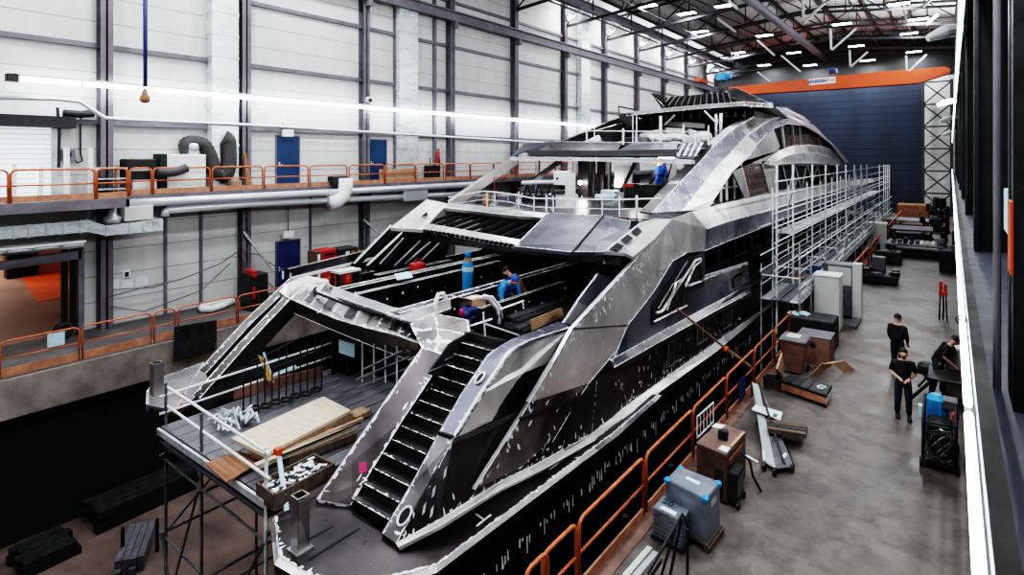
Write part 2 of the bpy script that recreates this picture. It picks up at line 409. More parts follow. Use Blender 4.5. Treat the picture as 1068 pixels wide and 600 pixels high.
# ------------------------------------------------------------------ the hall
WX, WR, YE, YB = -25.3, 0.95, 78.0, -6.0
PL, PR, PD, PF = -21.6, -4.45, -5.0, 73.0      # pit: left edge, right edge, depth, far end
CY = [yat(px, WX) for px in (107, 252, 377, 467, 534, 586, 628, 662, 690, 714, 734)]
def RZ(x): return 19.0 + (x - WX) / (-10 - WX) * 1.6 if x < -10 else 20.6 - (x + 10) / 11 * 1.1

struct('floor', MB().box((PR, YB, -.4), (WR, YE, 0)).box((PL + 0, PF, -.4), (PR, YE, 0)), 'floor')
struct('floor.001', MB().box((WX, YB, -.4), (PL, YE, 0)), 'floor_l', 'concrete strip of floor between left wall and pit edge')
struct('floor.002', MB().box((PL - 1, YB, PD - .3), (PR + 1, PF, PD)), 'pitfloor', 'brown floor of the dark dock pit')
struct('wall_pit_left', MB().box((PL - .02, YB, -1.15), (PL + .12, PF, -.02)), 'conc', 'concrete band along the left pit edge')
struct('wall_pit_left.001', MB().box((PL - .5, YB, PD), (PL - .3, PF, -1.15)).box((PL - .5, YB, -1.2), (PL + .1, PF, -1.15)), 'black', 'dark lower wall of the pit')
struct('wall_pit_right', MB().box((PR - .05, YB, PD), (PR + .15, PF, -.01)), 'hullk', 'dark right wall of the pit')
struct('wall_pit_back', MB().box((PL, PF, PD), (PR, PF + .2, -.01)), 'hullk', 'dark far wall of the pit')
# left wall with the dock opening (lower) and shutter opening (upper)
dy0, dy1, dz = YB, yat(88, WX), 3.05
sy0, sy1, sz0, sz1 = yat(-30, WX), yat(57, WX), 4.95, 7.55
w = MB()
w.box((WX - .2, dy1, 0), (WX, YE, sz0))
w.box((WX - .2, YB, dz), (WX, dy1, sz0))
w.box((WX - .2, YB, sz0), (WX, sy0, sz1)).box((WX - .2, sy1, sz0), (WX, YE, sz1)).box((WX - .2, YB, sz1), (WX, YE, 20))
struct('wall_left', w, 'wall', 'white panelled left wall of the hall')
struct('wall_right', MB().box((WR, YB, 0), (WR + .2, YE, 20.3)), 'dark', 'dark right wall of the hall')
struct('wall_front', MB().box((WX, YB - .2, 0), (WR, YB, 20.6)), 'wall', 'end wall of the hall behind the camera')
exr = at(962, 160, Y=YE).x
e = MB().box((WX, YE, 0), (exr, YE + .2, 20.6)); e2 = MB().box((WX, YE - .05, 15.2), (WR, YE - .01, 20.6)); struct('wall_back.002', e2, 'dark2', 'dark upper part of the far end wall above the gate'); struct('wall_back', e, 'endwall', 'dark blue ribbed hall gate closing the far end')
struct('wall_back.001', MB().box((exr, YE, 0), (WR, YE + .2, 20.6)), 'wall', 'pale strip of wall right of the hall gate')
c = MB()
c.slab([(WX, YB, RZ(WX)), (-10, YB, RZ(-10)), (-10, YE, RZ(-10)), (WX, YE, RZ(WX))], .15)
c.slab([(-10, YB, RZ(-10)), (WR, YB, RZ(WR)), (WR, YE, RZ(WR)), (-10, YE, RZ(-10))], .15)
struct('ceiling', c, 'ceil', 'corrugated steel roof of the hall')
# columns of the left wall: I sections
col0 = None
for i, y in enumerate(CY + [CY[0] - 6.6]):
    m = MB(); x0 = WX
    m.box((x0, y - .2, 0), (x0 + .04, y + .2, 18.9)).box((x0 + .42, y - .2, 0), (x0 + .46, y + .2, 18.9)).box((x0, y - .03, 0), (x0 + .46, y + .03, 18.9))
    struct('column', m, 'steel', 'dark steel column of the left wall')
for z in (7.65, 10.5, 13.35, 16.2):
    struct('girt', MB().box((WX, YB, z - .09), (WX + .16, YE, z + .09)), 'girt', 'horizontal wall rail')
# slim secondary posts beside the ducts on the left wall
for px in (243.5, 411, 452, 603):
    y = yat(px, WX); struct('post_mullion', MB().box((WX, y - .09, 4.9), (WX + .2, y + .09, 18.9)), 'girt', 'slim steel wall post')
for px in (172, 209, 323):
    y = yat(px, WX); struct('trim_%d' % px, MB().box((WX, y - .05, 0), (WX + .1, y + .05, 4.8)), 'girt', 'slim lower wall post')
# crane rail on the left wall
cr = MB().box((WX + .5, YB, 15.35), (WX + .85, YE, 15.42)).box((WX + .64, YB, 14.85), (WX + .7, YE, 15.35)).box((WX + .5, YB, 14.8), (WX + .85, YE, 14.86)).box((WX + .63, YB, 15.42), (WX + .71, YE, 15.5))
for y in CY: cr.box((WX + .3, y - .15, 14.4), (WX + .8, y + .15, 14.8))
tag(cr.build('crane_rail', 'girt'), 'long grey crane runway rail high on the left wall', 'rail')
# right wall: columns close to the camera and far lattice mast
for y in (4.35, 11, 17.6, 24.2, 30.8, 37.4, 44, 50.6, 57.2, 64):
    b = .27
    struct('column', MB().box((b, y - .18, 0), (b + .05, y + .18, 19.4)).box((b + .5, y - .18, 0), (b + .55, y + .18, 19.4)).box((b, y - .04, 0), (b + .55, y + .04, 19.4)), 'dark2', 'black steel column of the right wall')
lx0, lx1 = exr + .1, WR - .9
lm = MB(); nz = 6
for x in (lx0, lx1): lm.box((x - .14, YE - 1.4, 0), (x + .14, YE - 1.1, 14.6))
for k in range(nz):
    z0, z1 = 14.4 / nz * k, 14.4 / nz * (k + 1)
    lm.beam((lx0, YE - 1.25, z1), (lx1, YE - 1.25, z1), .12, .16)
    lm.beam((lx0, YE - 1.25, z0), (lx1, YE - 1.25, z1), .1, .14).beam((lx1, YE - 1.22, z0), (lx0, YE - 1.22, z1), .1, .14)
tag(lm.build('lattice_mast', 'truss'), 'dark cross-braced lattice mast at the far right end wall', 'mast')

# roof trusses: one thing per frame line with chords, posts and diagonals
for i, y in enumerate(CY[2:] + [77.2]):
    t = thing('roof_truss', '%s dark roof truss counted from the near end of the roof' % ORD[i], 'roof truss', (WX, y, 17.4), group='roof trusses')
    xs = [WX + .3 + k * 2.6 for k in range(11)]
    ch = MB(); lo = lambda x: RZ(x) - 2.1; hi = lambda x: RZ(x) - .28
    for a, b in zip(xs, xs[1:]):
        ch.beam((a, y, lo(a)), (b, y, lo(b)), .16, .2).beam((a, y, hi(a)), (b, y, hi(b)), .16, .2)
    ch.build('chord', 'truss', t)
    wb = MB()
    for k, x in enumerate(xs): wb.beam((x, y, lo(x)), (x, y, hi(x)), .09, .09)
    for k, (a, b) in enumerate(zip(xs, xs[1:])):
        if k % 2: a, b = b, a
        wb.beam((a, y, lo(a)), (b, y, hi(b)), .09, .09)
    wb.build('web', 'truss', t)
for x in (-22.5, -19, -15.8, -12.6, -9.4, -6.2, -3):
    struct('purlin', MB().box((x - .07, YB, RZ(x) - .3), (x + .07, YE, RZ(x) - .05)).box((x - .05, YB, RZ(x) - 2.0), (x + .05, YE, RZ(x) - 1.9)), 'truss', 'dark roof purlin')
# pale hangers and braces seen under the roof
hang = [((837, 0), (838, 24), 38), ((838, 24), (860, 3), 38), ((866, 30), (867, 52), 46), ((868, 52), (893, 30), 46), ((886, 52), (887, 70), 56), ((887, 70), (905, 54), 56),
        ((945, 58), (946, 74), 60), ((948, 74), (966, 57), 60), ((748, 19), (767, 33), 36), ((760, 1), (769, 9), 30), ((790, 42), (808, 58), 46), ((815, 58), (835, 75), 54), ((790, 75), (803, 85), 58), ((965, 26), (978, 15), 40), ((962, 7), (970, 0), 36)]
for i, (a, b, y) in enumerate(hang):
    m = MB().beam(at(*a, Y=y), at(*b, Y=y), .13, .13)
    tag(m.build('roof_brace', 'truss_w'), '%s pale steel brace hanging under the roof, at about the %s' % (ORD[i % 20], ['height of the crane', 'upper rows of lamps'][i % 2]), 'brace', 'pale roof braces')
# high-bay lamps
bays = [(756, 6), (675, 6), (797, 37), (730, 33), (770, 55), (797, 68), (828, 55), (845, 68), (878, 25), (893, 48), (905, 63), (937, 4), (948, 35), (953, 54), (958, 20), (716, 14)]
def lamp_light(loc, e, sx, sy, name='bay_light', c=(.93, .97, 1)):
    l = bpy.data.lights.new(name, 'AREA'); l.shape = 'RECTANGLE'; l.size = sx; l.size_y = sy; l.energy = e; l.color = c
    o = bpy.data.objects.new(name, l); COL.objects.link(o); o.location = loc; return o
BAYE = 380
def bay(p, lab):
    t = thing('bay_lamp', lab, 'ceiling lamp', p, group='high-bay roof lamps')
    MB().cbox((p.x - .75, p.y - .38, p.z), (p.x + .75, p.y + .38, p.z + .18), .03).build('housing', 'truss', t)
    MB().box((p.x - .7, p.y - .33, p.z - .03), (p.x + .7, p.y + .33, p.z - .002)).build('diffuser', 'bay', t)
    MB().tube((p.x - .5, p.y, p.z + .18), (p.x - .5, p.y, RZ(p.x) - .1), .02, 6).tube((p.x + .5, p.y, p.z + .18), (p.x + .5, p.y, RZ(p.x) - .1), .02, 6).build('hanger', 'truss', t)
    lamp_light((p.x, p.y, p.z - .05), BAYE, 1.4, .66)
order = sorted(bays, key=lambda b: b[1])
for i, b in enumerate(order):
    p = at(b[0], b[1], z=18.0)
    if p.y > 76: p = at(b[0], b[1], Y=75.5)
    bay(p, '%s glowing roof lamp counted from the top of the photo downwards' % ORD[i])
# the same rows of lamps carry on towards and behind the viewer
k = 0
for y in (1, 9, 17):
    for x in (-20.5, -13, -5.5):
        k += 1; bay(V((x, y, 18.0)), 'roof lamp of the near rows above the yacht stern, outside the photo')
# wall floodlights with braces
for i, px in enumerate((586, 628, 662, 690, 714, 757)):
    y = yat(px, WX) if px < 720 else 76.5
    t = thing('flood_lamp', '%s bright floodlight on the left wall columns, counted from the left' % ORD[i], 'floodlight', (WX + .5, y, 17.6), group='floodlights on left wall columns')
    MB().cbox((WX + .46, y - .2, 17.4), (WX + .72, y + .2, 17.85), .04).build('housing', 'offwhite', t)
    MB().ball((WX + .8, y - .05, 17.62), .2, 12).build('bulb', 'bay', t)
    l = bpy.data.lights.new('flood_light', 'POINT'); l.energy = 420; l.shadow_soft_size = .2; l.color = (.95, .98, 1); lo_ = bpy.data.objects.new('flood_light', l); COL.objects.link(lo_); lo_.location = (WX + 1.15, y - .05, 17.62)
    m = MB().beam((WX + .9, y, 17.1), (WX + 3.4, y, 17.3), .12, .14).beam((WX + 1.9, y, 18.2), (WX + 2.4, y, 17.25), .12, .12)
    m.build('bracket', 'truss_w', t)
# roof ducts
tag(MB().path([(-22.9, 20, 18.2), (-22.9, 77, 18.2)], .42, 14).path([(-22.3, 20, 17.7), (-22.3, 77, 17.7)], .12, 8).build('roof_duct', 'girt', smooth=True), 'large violet-grey duct running under the roof along the left wall', 'duct')
tag(MB().path([(-11.8, 30, 17.9), (-11.8, 76, 17.9)], .34, 14).build('roof_duct', 'girt', smooth=True), 'round grey duct under the middle of the roof', 'duct')

# overhead crane
YC = 70
t = thing('overhead_crane', 'orange overhead crane girder spanning the far end of the hall', 'crane', at(880, 92, Y=YC))
top = ats([(760, 91), (827, 84), (917, 75), (985, 69.5), (991, 71.5)], Y=YC); bot = ats([(760, 101), (782, 98), (872, 92.6), (958, 86.5), (991, 75.5)], Y=YC)
m = MB()
for a, b, c2, d in zip(top, top[1:], bot, bot[1:]): m.add([a, b, d, c2, a + V((0, 1.3, 0)), b + V((0, 1.3, 0)), d + V((0, 1.3, 0)), c2 + V((0, 1.3, 0))], [(0, 1, 2, 3), (4, 7, 6, 5), (0, 4, 5, 1), (3, 2, 6, 7), (0, 3, 7, 4), (1, 5, 6, 2)])
m.build('girder', 'crane', t)
s0, s1 = at(843, 82.6, Y=YC - .03), at(871.5, 80, Y=YC - .03); s2, s3 = at(871.5, 86.5, Y=YC - .03), at(843, 89, Y=YC - .03)
sg = MB().slab([s0, s1, s2, s3], .02).build('sign', 'white', t)
sx = (s1 - s0).normalized()
text_mesh('JANSON', .46, 'lettering', 'inkblue', sg, frame_matrix((s0 * .67 + s1 * .33 + s3 * .67 + s2 * .33) / 2 + V((0, -.03, 0)), sx, (s0 - s3)), .02)
text_mesh('SE-80', .40, 'lettering', 'girt', sg, frame_matrix((s0 * .2 + s1 * .8 + s3 * .2 + s2 * .8) / 2 + V((0, -.03, 0)), sx, (s0 - s3)), 0)
MB().box((WX + .4, YC - .6, 15.5), (WX + 1.1, YC + 1.9, 15.95)).build('end_carriage', 'crane', t)
m = MB().cbox((-22.6, YC + .1, 15.6), (-21.5, YC + 1.2, 16.4), .1).path([(-21.5, YC + .6, 16.0), (-20.9, YC + .6, 16.0)], .3, 12)
m.build('trolley', 'blue', t)
MB().cbox((-10.6, YC + .1, 15.4), (-9.8, YC + 1.2, 15.9), .08).build('hoist', 'dkblue', t)

# fluorescent strip on the left wall
def tube_line(name, label, x, z, ys, m, r, fit, under=False):
    t = thing(name, label, 'light strip', (x, ys[0], z))
    (MB().box((x - r * .8, ys[0], z - r * 3), (x + r * .8, ys[-1], z - r)) if under else MB().box((x - r * 1.6, ys[0], z + r), (x + r * 1.6, ys[-1], z + r * 2))).build('batten', fit, t)
    for a, b in zip(ys, ys[1:]):
        MB().path([(x, a + .06, z), (x, b - .06, z)], r, 10).build('lamp_tube', m, t, smooth=True)
    return t
y0 = at(20, 82, X=WX + .9).y; ys = [y0 + (47 - y0) * k / 24 for k in range(25)]
zt = at(20, 82, X=WX + .9).z
tl = tube_line('fluorescent_strip', 'long glowing fluorescent strip along the left wall', WX + .9, zt, ys, 'hot', .075, 'white')
for y in [y0 - .1] + CY[1:6]: MB().beam((WX + .4, y, zt + .14), (WX + .95, y, zt + .14), .06, .05).build('bracket', 'dark', tl)
MB().cbox((WX + .75, y0 - .35, zt - .12), (WX + 1.05, y0 - .02, zt + .14), .03).build('end_box', 'dark', tl)
# conduit pipe below it, with its kink at the left
X = WX + .75
kp = ats([(-10, 101.5), (60, 103.5), (83, 106), (109, 123), (122, 124.5)], X=X) + [at(250, 130, X=X), at(420, 140, X=X), at(600, 151, X=X)]
tag(MB().path(kp, .07, 8).build('conduit_pipe', 'galv', smooth=True), 'galvanised conduit pipe with a kink beside the roller shutter', 'pipe')
# metal air ducts standing on the wall
for px0, px1, z0, z1, lab in ((219, 246.5, 4.95, 18.8, 'broad shiny air duct rising behind the two black hoses'), (414.5, 433.5, 4.95, 18.8, 'ribbed shiny air duct right of the second blue door'), (604.5, 613.5, 5, 18.8, 'narrow bluish air duct above the sun deck')):
    a, b = yat(px0, WX + .3), yat(px1, WX + .3); m = MB().box((WX + .05, a, z0), (WX + .5, b, z1)); z = z0
    while z < z1: m.box((WX + .04, a - .03, z), (WX + .53, b + .03, z + .05)); z += .95
    tag(m.build('air_duct', 'duct'), lab, 'duct')
tag(MB().path([at(151.5, -40, X=-23.3), at(151.5, 90, X=-23.3)], .075, 8).build('hanging_cable', 'dkblue', smooth=True), 'thick blue cable hanging from the roof at the left', 'cable')
p = at(151, 104, X=-23.3)
tag(MB().lathe([(.04, .42), (.07, .34), (.10, .18), (.17, .1), (.17, -.05), (.08, -.12)], p, 14).build('cable_plug', 'brown', smooth=True), 'brown plug hanging at the end of the blue cable', 'plug')
# ------------------------------------------------------------------ left catwalk, doors and wall equipment
CZ = 4.95; XM, XE = -24.1, -22.9         # main catwalk edge, wider bay by the shutter
ye = yat(135, XE)
t = thing('catwalk', 'grey steel catwalk along the left wall with a wider bay by the shutter', 'catwalk', (XM, 15, CZ))
MB().box((WX + .01, YB, CZ - .06), (XE, ye, CZ)).box((WX + .01, ye, CZ - .06), (XM, 70, CZ)).build('deck', 'girt', t)
MB().box((XE - .12, YB, CZ - .34), (XE, ye, CZ - .06)).box((XM - .1, ye, CZ - .3), (XM, 70, CZ - .06)).box((XM, ye - .1, CZ - .3), (XE, ye, CZ - .06)).build('edge_beam', 'steel', t)
for y in CY: MB().beam((WX + .4, y, CZ - 1.2), (XM - .2, y, CZ - .2), .09, .09).build('bracket', 'steel', t)
def rail_panel(p, q, h, toe, lab, group, mid=True, r=.028, cap=.16, name='guard_rail', cat='guard rail'):
    """tubular rail frame with rounded top corners, a knee rail and a toe board, between base points p and q"""
    p, q = V(p), V(q); d = (q - p).normalized(); L = (q - p).length; up = V((0, 0, 1))
    t = thing(name, lab, cat, p, group=group)
    pts = [p]
    for k in range(5):
        a = PI / 2 * k / 4; pts.append(p + up * (h - cap + cap * math.sin(a)) + d * (cap - cap * math.cos(a)))
    for k in range(5):
        a = PI / 2 * k / 4; pts.append(q - d * (cap - cap * math.sin(a)) + up * (h - cap + cap * math.cos(a)))
    pts.append(q)
    MB().path(pts, r, 8).build('frame', 'orange', t, smooth=True)
    if mid: MB().tube(p + up * h * .52, q + up * h * .52, r * .8).build('knee_rail', 'orange', t, smooth=True)
    if toe: MB().beam(p + up * (toe / 2 + .01), q + up * (toe / 2 + .01), .03, toe).build('toe_board', 'toe', t)
    return t
ux = [(-60, 9), (11.5, 99.5), (101.5, 134)]
for i, (a, b) in enumerate(ux):
    rail_panel((XE - .05, yat(a, XE), CZ), (XE - .05, yat(b, XE), CZ), 1.02, .2, ['orange rail frame at the left edge of the photo on the upper catwalk', 'long orange rail frame in front of the roller shutter, on the catwalk bay', 'short orange rail frame at the corner of the catwalk bay'][i], 'catwalk rail frames', r=.035)
rail_panel((XE - .1, ye - .04, CZ), (XM + .02, ye - .04, CZ), 1.02, .2, 'orange rail frame closing the side of the catwalk bay, end-on', 'catwalk rail frames', r=.035)
ux = [(136, 158.5), (160.5, 219.5), (222, 274.5), (276.5, 322), (324, 362.5), (365, 401), (402.5, 433.5), (434.5, 463), (465, 490.5), (491.5, 515), (516, 538), (539, 559), (560, 579), (580, 598)]
ul = ['short orange rail frame on the catwalk in front of the black bench', 'orange rail frame on the catwalk in front of the white ventilation unit', 'orange rail frame on the catwalk in front of the brown leaning board', 'orange rail frame on the catwalk in front of the first blue door', 'orange rail frame on the catwalk just left of the white duct elbow', 'orange rail frame on the catwalk in front of the second blue door', 'orange rail frame on the catwalk in front of the ribbed air duct', 'orange rail frame on the catwalk just right of the ribbed air duct'] + ['orange catwalk rail frame, %s to the right of the fire extinguisher' % ORD[i] for i in range(6)]
for (a, b), l in zip(ux, ul): rail_panel((XM - .05, yat(a, XM), CZ), (XM - .05, yat(b, XM), CZ), 1.0, .2, l, 'catwalk rail frames', r=.035)
# lower rails along the pit
lx = [(-70, 1 - 3), (0, 82.5), (86, 157.5), (160.5, 182.5), (186, 246.5), (248.5, 302), (304, 350)]
ll = ['orange pit rail frame cut by the left edge of the photo', 'long orange pit rail frame carrying a pale blue sign, in front of the dock opening', 'orange pit rail frame in front of the paper notices', 'short orange pit rail frame in front of the vertical pipe', 'orange pit rail frame in front of the white hose bundle', 'orange pit rail frame in front of the dark red machine by the column', 'orange pit rail frame hidden behind the port side of the stern']
for (a, b), l in zip(lx, ll): rail_panel((PL - .12, yat(a, PL - .12), 0), (PL - .12, yat(b, PL - .12), 0), 1.05, .25, l, 'left pit rail frames', r=.027)
a, b = yat(50, PL), yat(68, PL)
tag(MB().box((PL - .07, a, .62), (PL - .05, b, 1.02)).build('rail_sign', 'bluepaper'), 'pale blue sign plate hung on the long lower orange rail', 'sign')
a, b = at(182, 340, X=PL + .2), at(226, 340, X=PL + .2)
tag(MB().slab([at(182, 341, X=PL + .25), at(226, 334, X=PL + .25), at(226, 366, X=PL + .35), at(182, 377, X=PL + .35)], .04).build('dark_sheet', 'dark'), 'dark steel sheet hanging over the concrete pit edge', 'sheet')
# flagstone strip on top of the kerb and painted curb line
struct('kerb_edging', MB().box((PL - .5, YB, 0), (PL - .17, 40, .012)), 'conc', 'worn concrete kerb edging under the lower rail')

# doors on the left wall
def wall_door(n, px0, px1, ztop, zb, m, lab, win=False):
    y0, y1 = yat(px0, WX), yat(px1, WX)
    o = struct('door_%d' % n, MB().box((WX - .02, y0, zb), (WX + .05, y1, ztop)), m, lab)
    MB().box((WX, y0 - .06, zb), (WX + .07, y0, ztop + .06)).box((WX, y1, zb), (WX + .07, y1 + .06, ztop + .06)).box((WX, y0, ztop), (WX + .07, y1, ztop + .06)).build('door_frame', 'steel', o)
    yy = y0 + .12
    MB().box((WX + .05, yy - .03, zb + .95), (WX + .08, yy + .03, zb + 1.18)).path([(WX + .08, yy, zb + 1.05), (WX + .12, yy, zb + 1.05), (WX + .12, yy + .13, zb + 1.05)], .014, 6).build('handle', 'galv', o)
zt1 = at(300, 142.5, X=WX).z; zt3 = at(300, 251.5, X=WX).z
wall_door(1, 288, 311, zt1, CZ, 'bluedoor', 'first blue door on the catwalk')
wall_door(2, 384.5, 402, at(393, 146, X=WX).z, CZ, 'bluedoor', 'second blue door on the catwalk')
wall_door(3, 288, 311.5, zt3, 0, 'dkblue', 'navy door on the ground below the catwalk')
def plate_on_wall(name, lab, cat, px0, py0, px1, py1, m, th=.05, X=WX):
    p, q = at(px0, py0, X=X), at(px1, py1, X=X)
    return tag(MB().box((X - .015, min(p.y, q.y), min(p.z, q.z)), (X + th, max(p.y, q.y), max(p.z, q.z))).build(name, m), lab, cat)
def exit_lamp(px, py, lab, drop):
    p = at(px, py, X=WX + .3); t = thing('door_lamp', lab, 'lamp', p, group='lamps over doors')
    MB().cbox((p.x - .12, p.y - .26, p.z - .18), (p.x + .12, p.y + .26, p.z + .15), .03).build('lamp_box', 'white', t)
    MB().tube((p.x, p.y, p.z + .15), (p.x, p.y, p.z + drop), .03, 6).build('pole', 'girt', t)
exit_lamp(300, 138.5, 'small white lamp box above the first blue catwalk door', .6)
exit_lamp(300.5, 244, 'small white lamp box hanging above the navy ground door', 1.5)
exit_lamp(300, 130, 'small dark bracketed lamp box on the conduit above the first door', .2)
# paper notices
for i, q in enumerate([(128, 282, 136, 290.5), (126, 291, 139, 300), (141, 289.5, 154, 297), (118, 292.5, 125, 301)]):
    o = plate_on_wall('paper_notice', ['small notice with a black square, topmost of the notices', 'paper notice just under the small one with the black square', 'rightmost paper notice beside the vertical pipe', 'leftmost narrow paper notice next to the column'][i], 'notice', *q, 'paper', .02)
    if i == 0:
        p, r = at(130, 284, X=WX), at(134, 288.5, X=WX); MB().box((WX + .02, p.y, r.z), (WX + .024, r.y, p.z)).build('black_mark', 'ink', o)
# roller shutter
o = struct('door_4', MB().box((WX - .1, sy0, sz0), (WX - .04, sy1, sz1)), 'shutter', 'pale roller shutter glowing as if lit by daylight')
MB().box((WX - .04, sy1 - .1, sz0), (WX + .06, sy1 + .05, sz1)).build('guide_rail', 'galv', o)
MB().box((WX, sy0, sz1 - .15), (WX + .5, sy1 + .5, sz1 + .25)).build('shutter_box', 'dark', o)
l = lamp_light((WX + .9, (sy0 + sy1) / 2, 6.9), 60, 3, 1.5, 'shutter_daylight'); l.rotation_euler = (0, -PI / 2, 0)
t = thing('shutter_motor', 'black motor with a hose beside the roller shutter', 'motor', at(66, 121, X=WX + .3))
p = at(66, 118, X=WX + .3); MB().path([p, p + V((0, .5, -.02)), p + V((0, .9, .05))], .14, 10).build('motor', 'rubber', t, smooth=True)
MB().path([at(60, 112, X=WX + .4), at(62, 140, X=WX + .4), at(61, 175, X=WX + .4)], .05, 8).build('chain_guide', 'dark', t)
t = thing('control_box', 'grey control box with a dark display beside the shutter', 'control box', at(70, 160, X=WX))
p, q = at(63, 156, X=WX), at(77, 168, X=WX); MB().cbox((WX, p.y, q.z), (WX + .2, q.y, p.z), .02).build('box', 'girt', t)
p, q = at(66, 158.5, X=WX + .2), at(74.5, 164, X=WX + .2); MB().box((WX + .2, p.y, q.z), (WX + .215, q.y, p.z)).build('display', 'rubber', t)
MB().path([at(84, 117, X=WX + .1), at(84, 160, X=WX + .1), at(86, 168, X=WX + .1), at(80, 170, X=WX + .1), at(78, 166, X=WX + .1)], .03, 6).build('cable', 'rubber', t, smooth=True)
MB().path([at(97, 117, X=WX + .1), at(84, 117, X=WX + .1)], .05, 6).build('conduit', 'rubber', t)
# white post barrier in the bay
XP = -24.3
for i, (px, y0, z) in enumerate([(14, 180, 1.2), (42, 185, 1.1), (69.5, 171, 1.75), (94, 171, 1.75)]):
    y = yat(px, XP); tag(MB().box((XP - .07, y - .07, CZ), (XP + .07, y + .07, CZ + z)).build('white_post', 'white'), '%s white post from the left, behind the rail of the catwalk bay' % ORD[i], 'post', 'white posts by the shutter')
y0, y1 = yat(97, XP), yat(128, XP)
t = thing('steel_trolley', 'low steel trolley behind the corner of the catwalk bay rail', 'trolley', (XP, y0, CZ))
m = MB()
for z in (.25, .62, 1.0): m.box((XP - .4, y0, CZ + z), (XP + .4, y1, CZ + z + .04))
m.build('shelf', 'galv', t)
m = MB()
for y in (y0, y1):
    for x in (-.38, .38): m.tube((XP + x, y, CZ), (XP + x, y, CZ + 1.05), .025, 6)
m.build('frame', 'galv', t)
# black bench and ventilation unit with hoses
X = -24.75
y0, y1 = yat(128, X), yat(160, X)
t = thing('bench_cabinet', 'black topped cabinet bench with white drawer below, on the catwalk', 'cabinet', (X, y0, CZ))
MB().cbox((X - .35, y0, CZ + .55), (X + .35, y1, CZ + 1.35), .04).build('body', 'rubber', t); MB().box((X - .33, y0 + .2, CZ + .02), (X + .36, y1 - .02, CZ + .55)).build('drawer', 'white', t)
MB().box((X + .36, y0 + .1, CZ + .9), (X + .37, y1 - .2, CZ + .97)).build('trim', 'galv', t)
X = -24.7
p, q = at(175, 161, X=X + .35), at(215, 196, X=X + .35)
t = thing('ventilation_unit', 'white cube ventilation unit on the catwalk, joined by black hoses', 'ventilation unit', (X, p.y, CZ))
MB().cbox((X - .4, p.y, CZ + .08), (X + .35, q.y, p.z), .03).build('cabinet', 'white', t)
MB().box((X - .42, p.y - .24, CZ + .04), (X + .3, p.y - .01, p.z + .02)).build('side_panel', 'rubber', t)
MB().box((X - .35, p.y + .1, CZ), (X + .3, q.y - .1, CZ + .08)).build('foot', 'dark', t)
MB().lathe([(.26, 0), (.26, .35), (.22, .45)], (X, p.y + 1.05, p.z), 16).build('outlet', 'galv', t, smooth=True)
def hose(lab, pts, r, X, m='flex'):
    pts = [at(a, b, X=X) for a, b in pts]; fin = []
    for i in range(len(pts) - 1):
        p0, p1, p2, p3 = pts[max(i-1, 0)], pts[i], pts[i+1], pts[min(i+2, len(pts)-1)]
        for k in range(8):
            u = k / 8; fin.append(.5 * ((2*p1) + (p2-p0)*u + (2*p0-5*p1+4*p2-p3)*u*u + (3*p1-p0-3*p2+p3)*u**3))
    fin.append(pts[-1]); rs = [r * (1 + .10 * (k % 2)) for k in range(len(fin))]
    return tag(MB().path(fin, rs, 14).build('flexible_hose', m, smooth=True), lab, 'hose')
hose('black flexible hose arching over the white ventilation unit', [(196, 160), (194, 151), (201, 148.5), (213, 152), (220, 165), (223, 178), (230, 183)], .27, X - .1)
hose('upright black flexible hose in front of the broad air duct', [(233, 144), (237, 147), (238, 156), (238, 170), (235, 181), (228, 184)], .33, X - .1)
hose('black flexible hose lying low in front of the white ventilation unit', [(164, 179), (172, 180), (181, 179.5), (190, 177), (195, 175)], .16, X + .55)
y0, y1 = yat(240, -24.4), yat(250, -24.4)
tag(MB().cbox((-24.6, y0, CZ), (-24.2, y1, CZ + .42), .02).build('crate', 'timber'), 'small wooden crate on the catwalk beside the black hoses', 'crate')
tag(MB().slab([at(254, 155, X=-24.9), at(256, 155, X=-24.9), at(263, 193, X=-24.4), at(257, 193, X=-24.4)], .05).build('leaning_board', 'brown'), 'narrow brown board leaning on the column beside the first blue door', 'board')
y0, y1 = yat(396, -24.35), yat(432, -24.35)
tag(MB().box((-24.4, y0, CZ), (-24.3, y1, CZ + .75)).build('wooden_board', 'card'), 'long low wooden panel behind the rail by the second blue door', 'panel')
t = thing('fire_extinguisher', 'red fire extinguisher on a wall post right of the ribbed duct', 'fire extinguisher', at(457, 165, X=WX + .2))
p = at(457, 166, X=WX + .3); MB().lathe([(.02, .62), (.06, .5), (.12, .42), (.13, -.25), (.1, -.3)], p, 12).build('cylinder', 'red', t, smooth=True); MB().box((p.x - .03, p.y - .1, p.z + .55), (p.x + .05, p.y + .14, p.z + .62)).build('handle', 'rubber', t)
t = thing('tool_trolley', 'dark tool trolley on the catwalk right of the ribbed duct', 'trolley', (-24.6, yat(446, -24.6), CZ))
a, b = yat(446, -24.6), yat(456, -24.6)
MB().box((-24.9, a, CZ + .15), (-24.4, b, CZ + .9)).build('body', 'dark', t); MB().path([(-24.4, a, CZ), (-24.4, a, CZ + 1.35), (-24.4, b, CZ + 1.35), (-24.4, b, CZ)], .03, 6).build('handle', 'dark', t)
# camera
p = at(384, 104, X=WX + .75); t = thing('security_camera', 'white security camera on the column above the second blue door', 'camera', p)
MB().path([p, p + V((.35, -.15, -.05))], .16, 12).build('housing', 'white', t, smooth=True); MB().ball(p + V((.36, -.15, -.05)), .1, 10).build('lens', 'rubber', t, smooth=True); MB().tube(p, p + V((-.4, .1, .1)), .04, 6).build('bracket', 'girt', t)
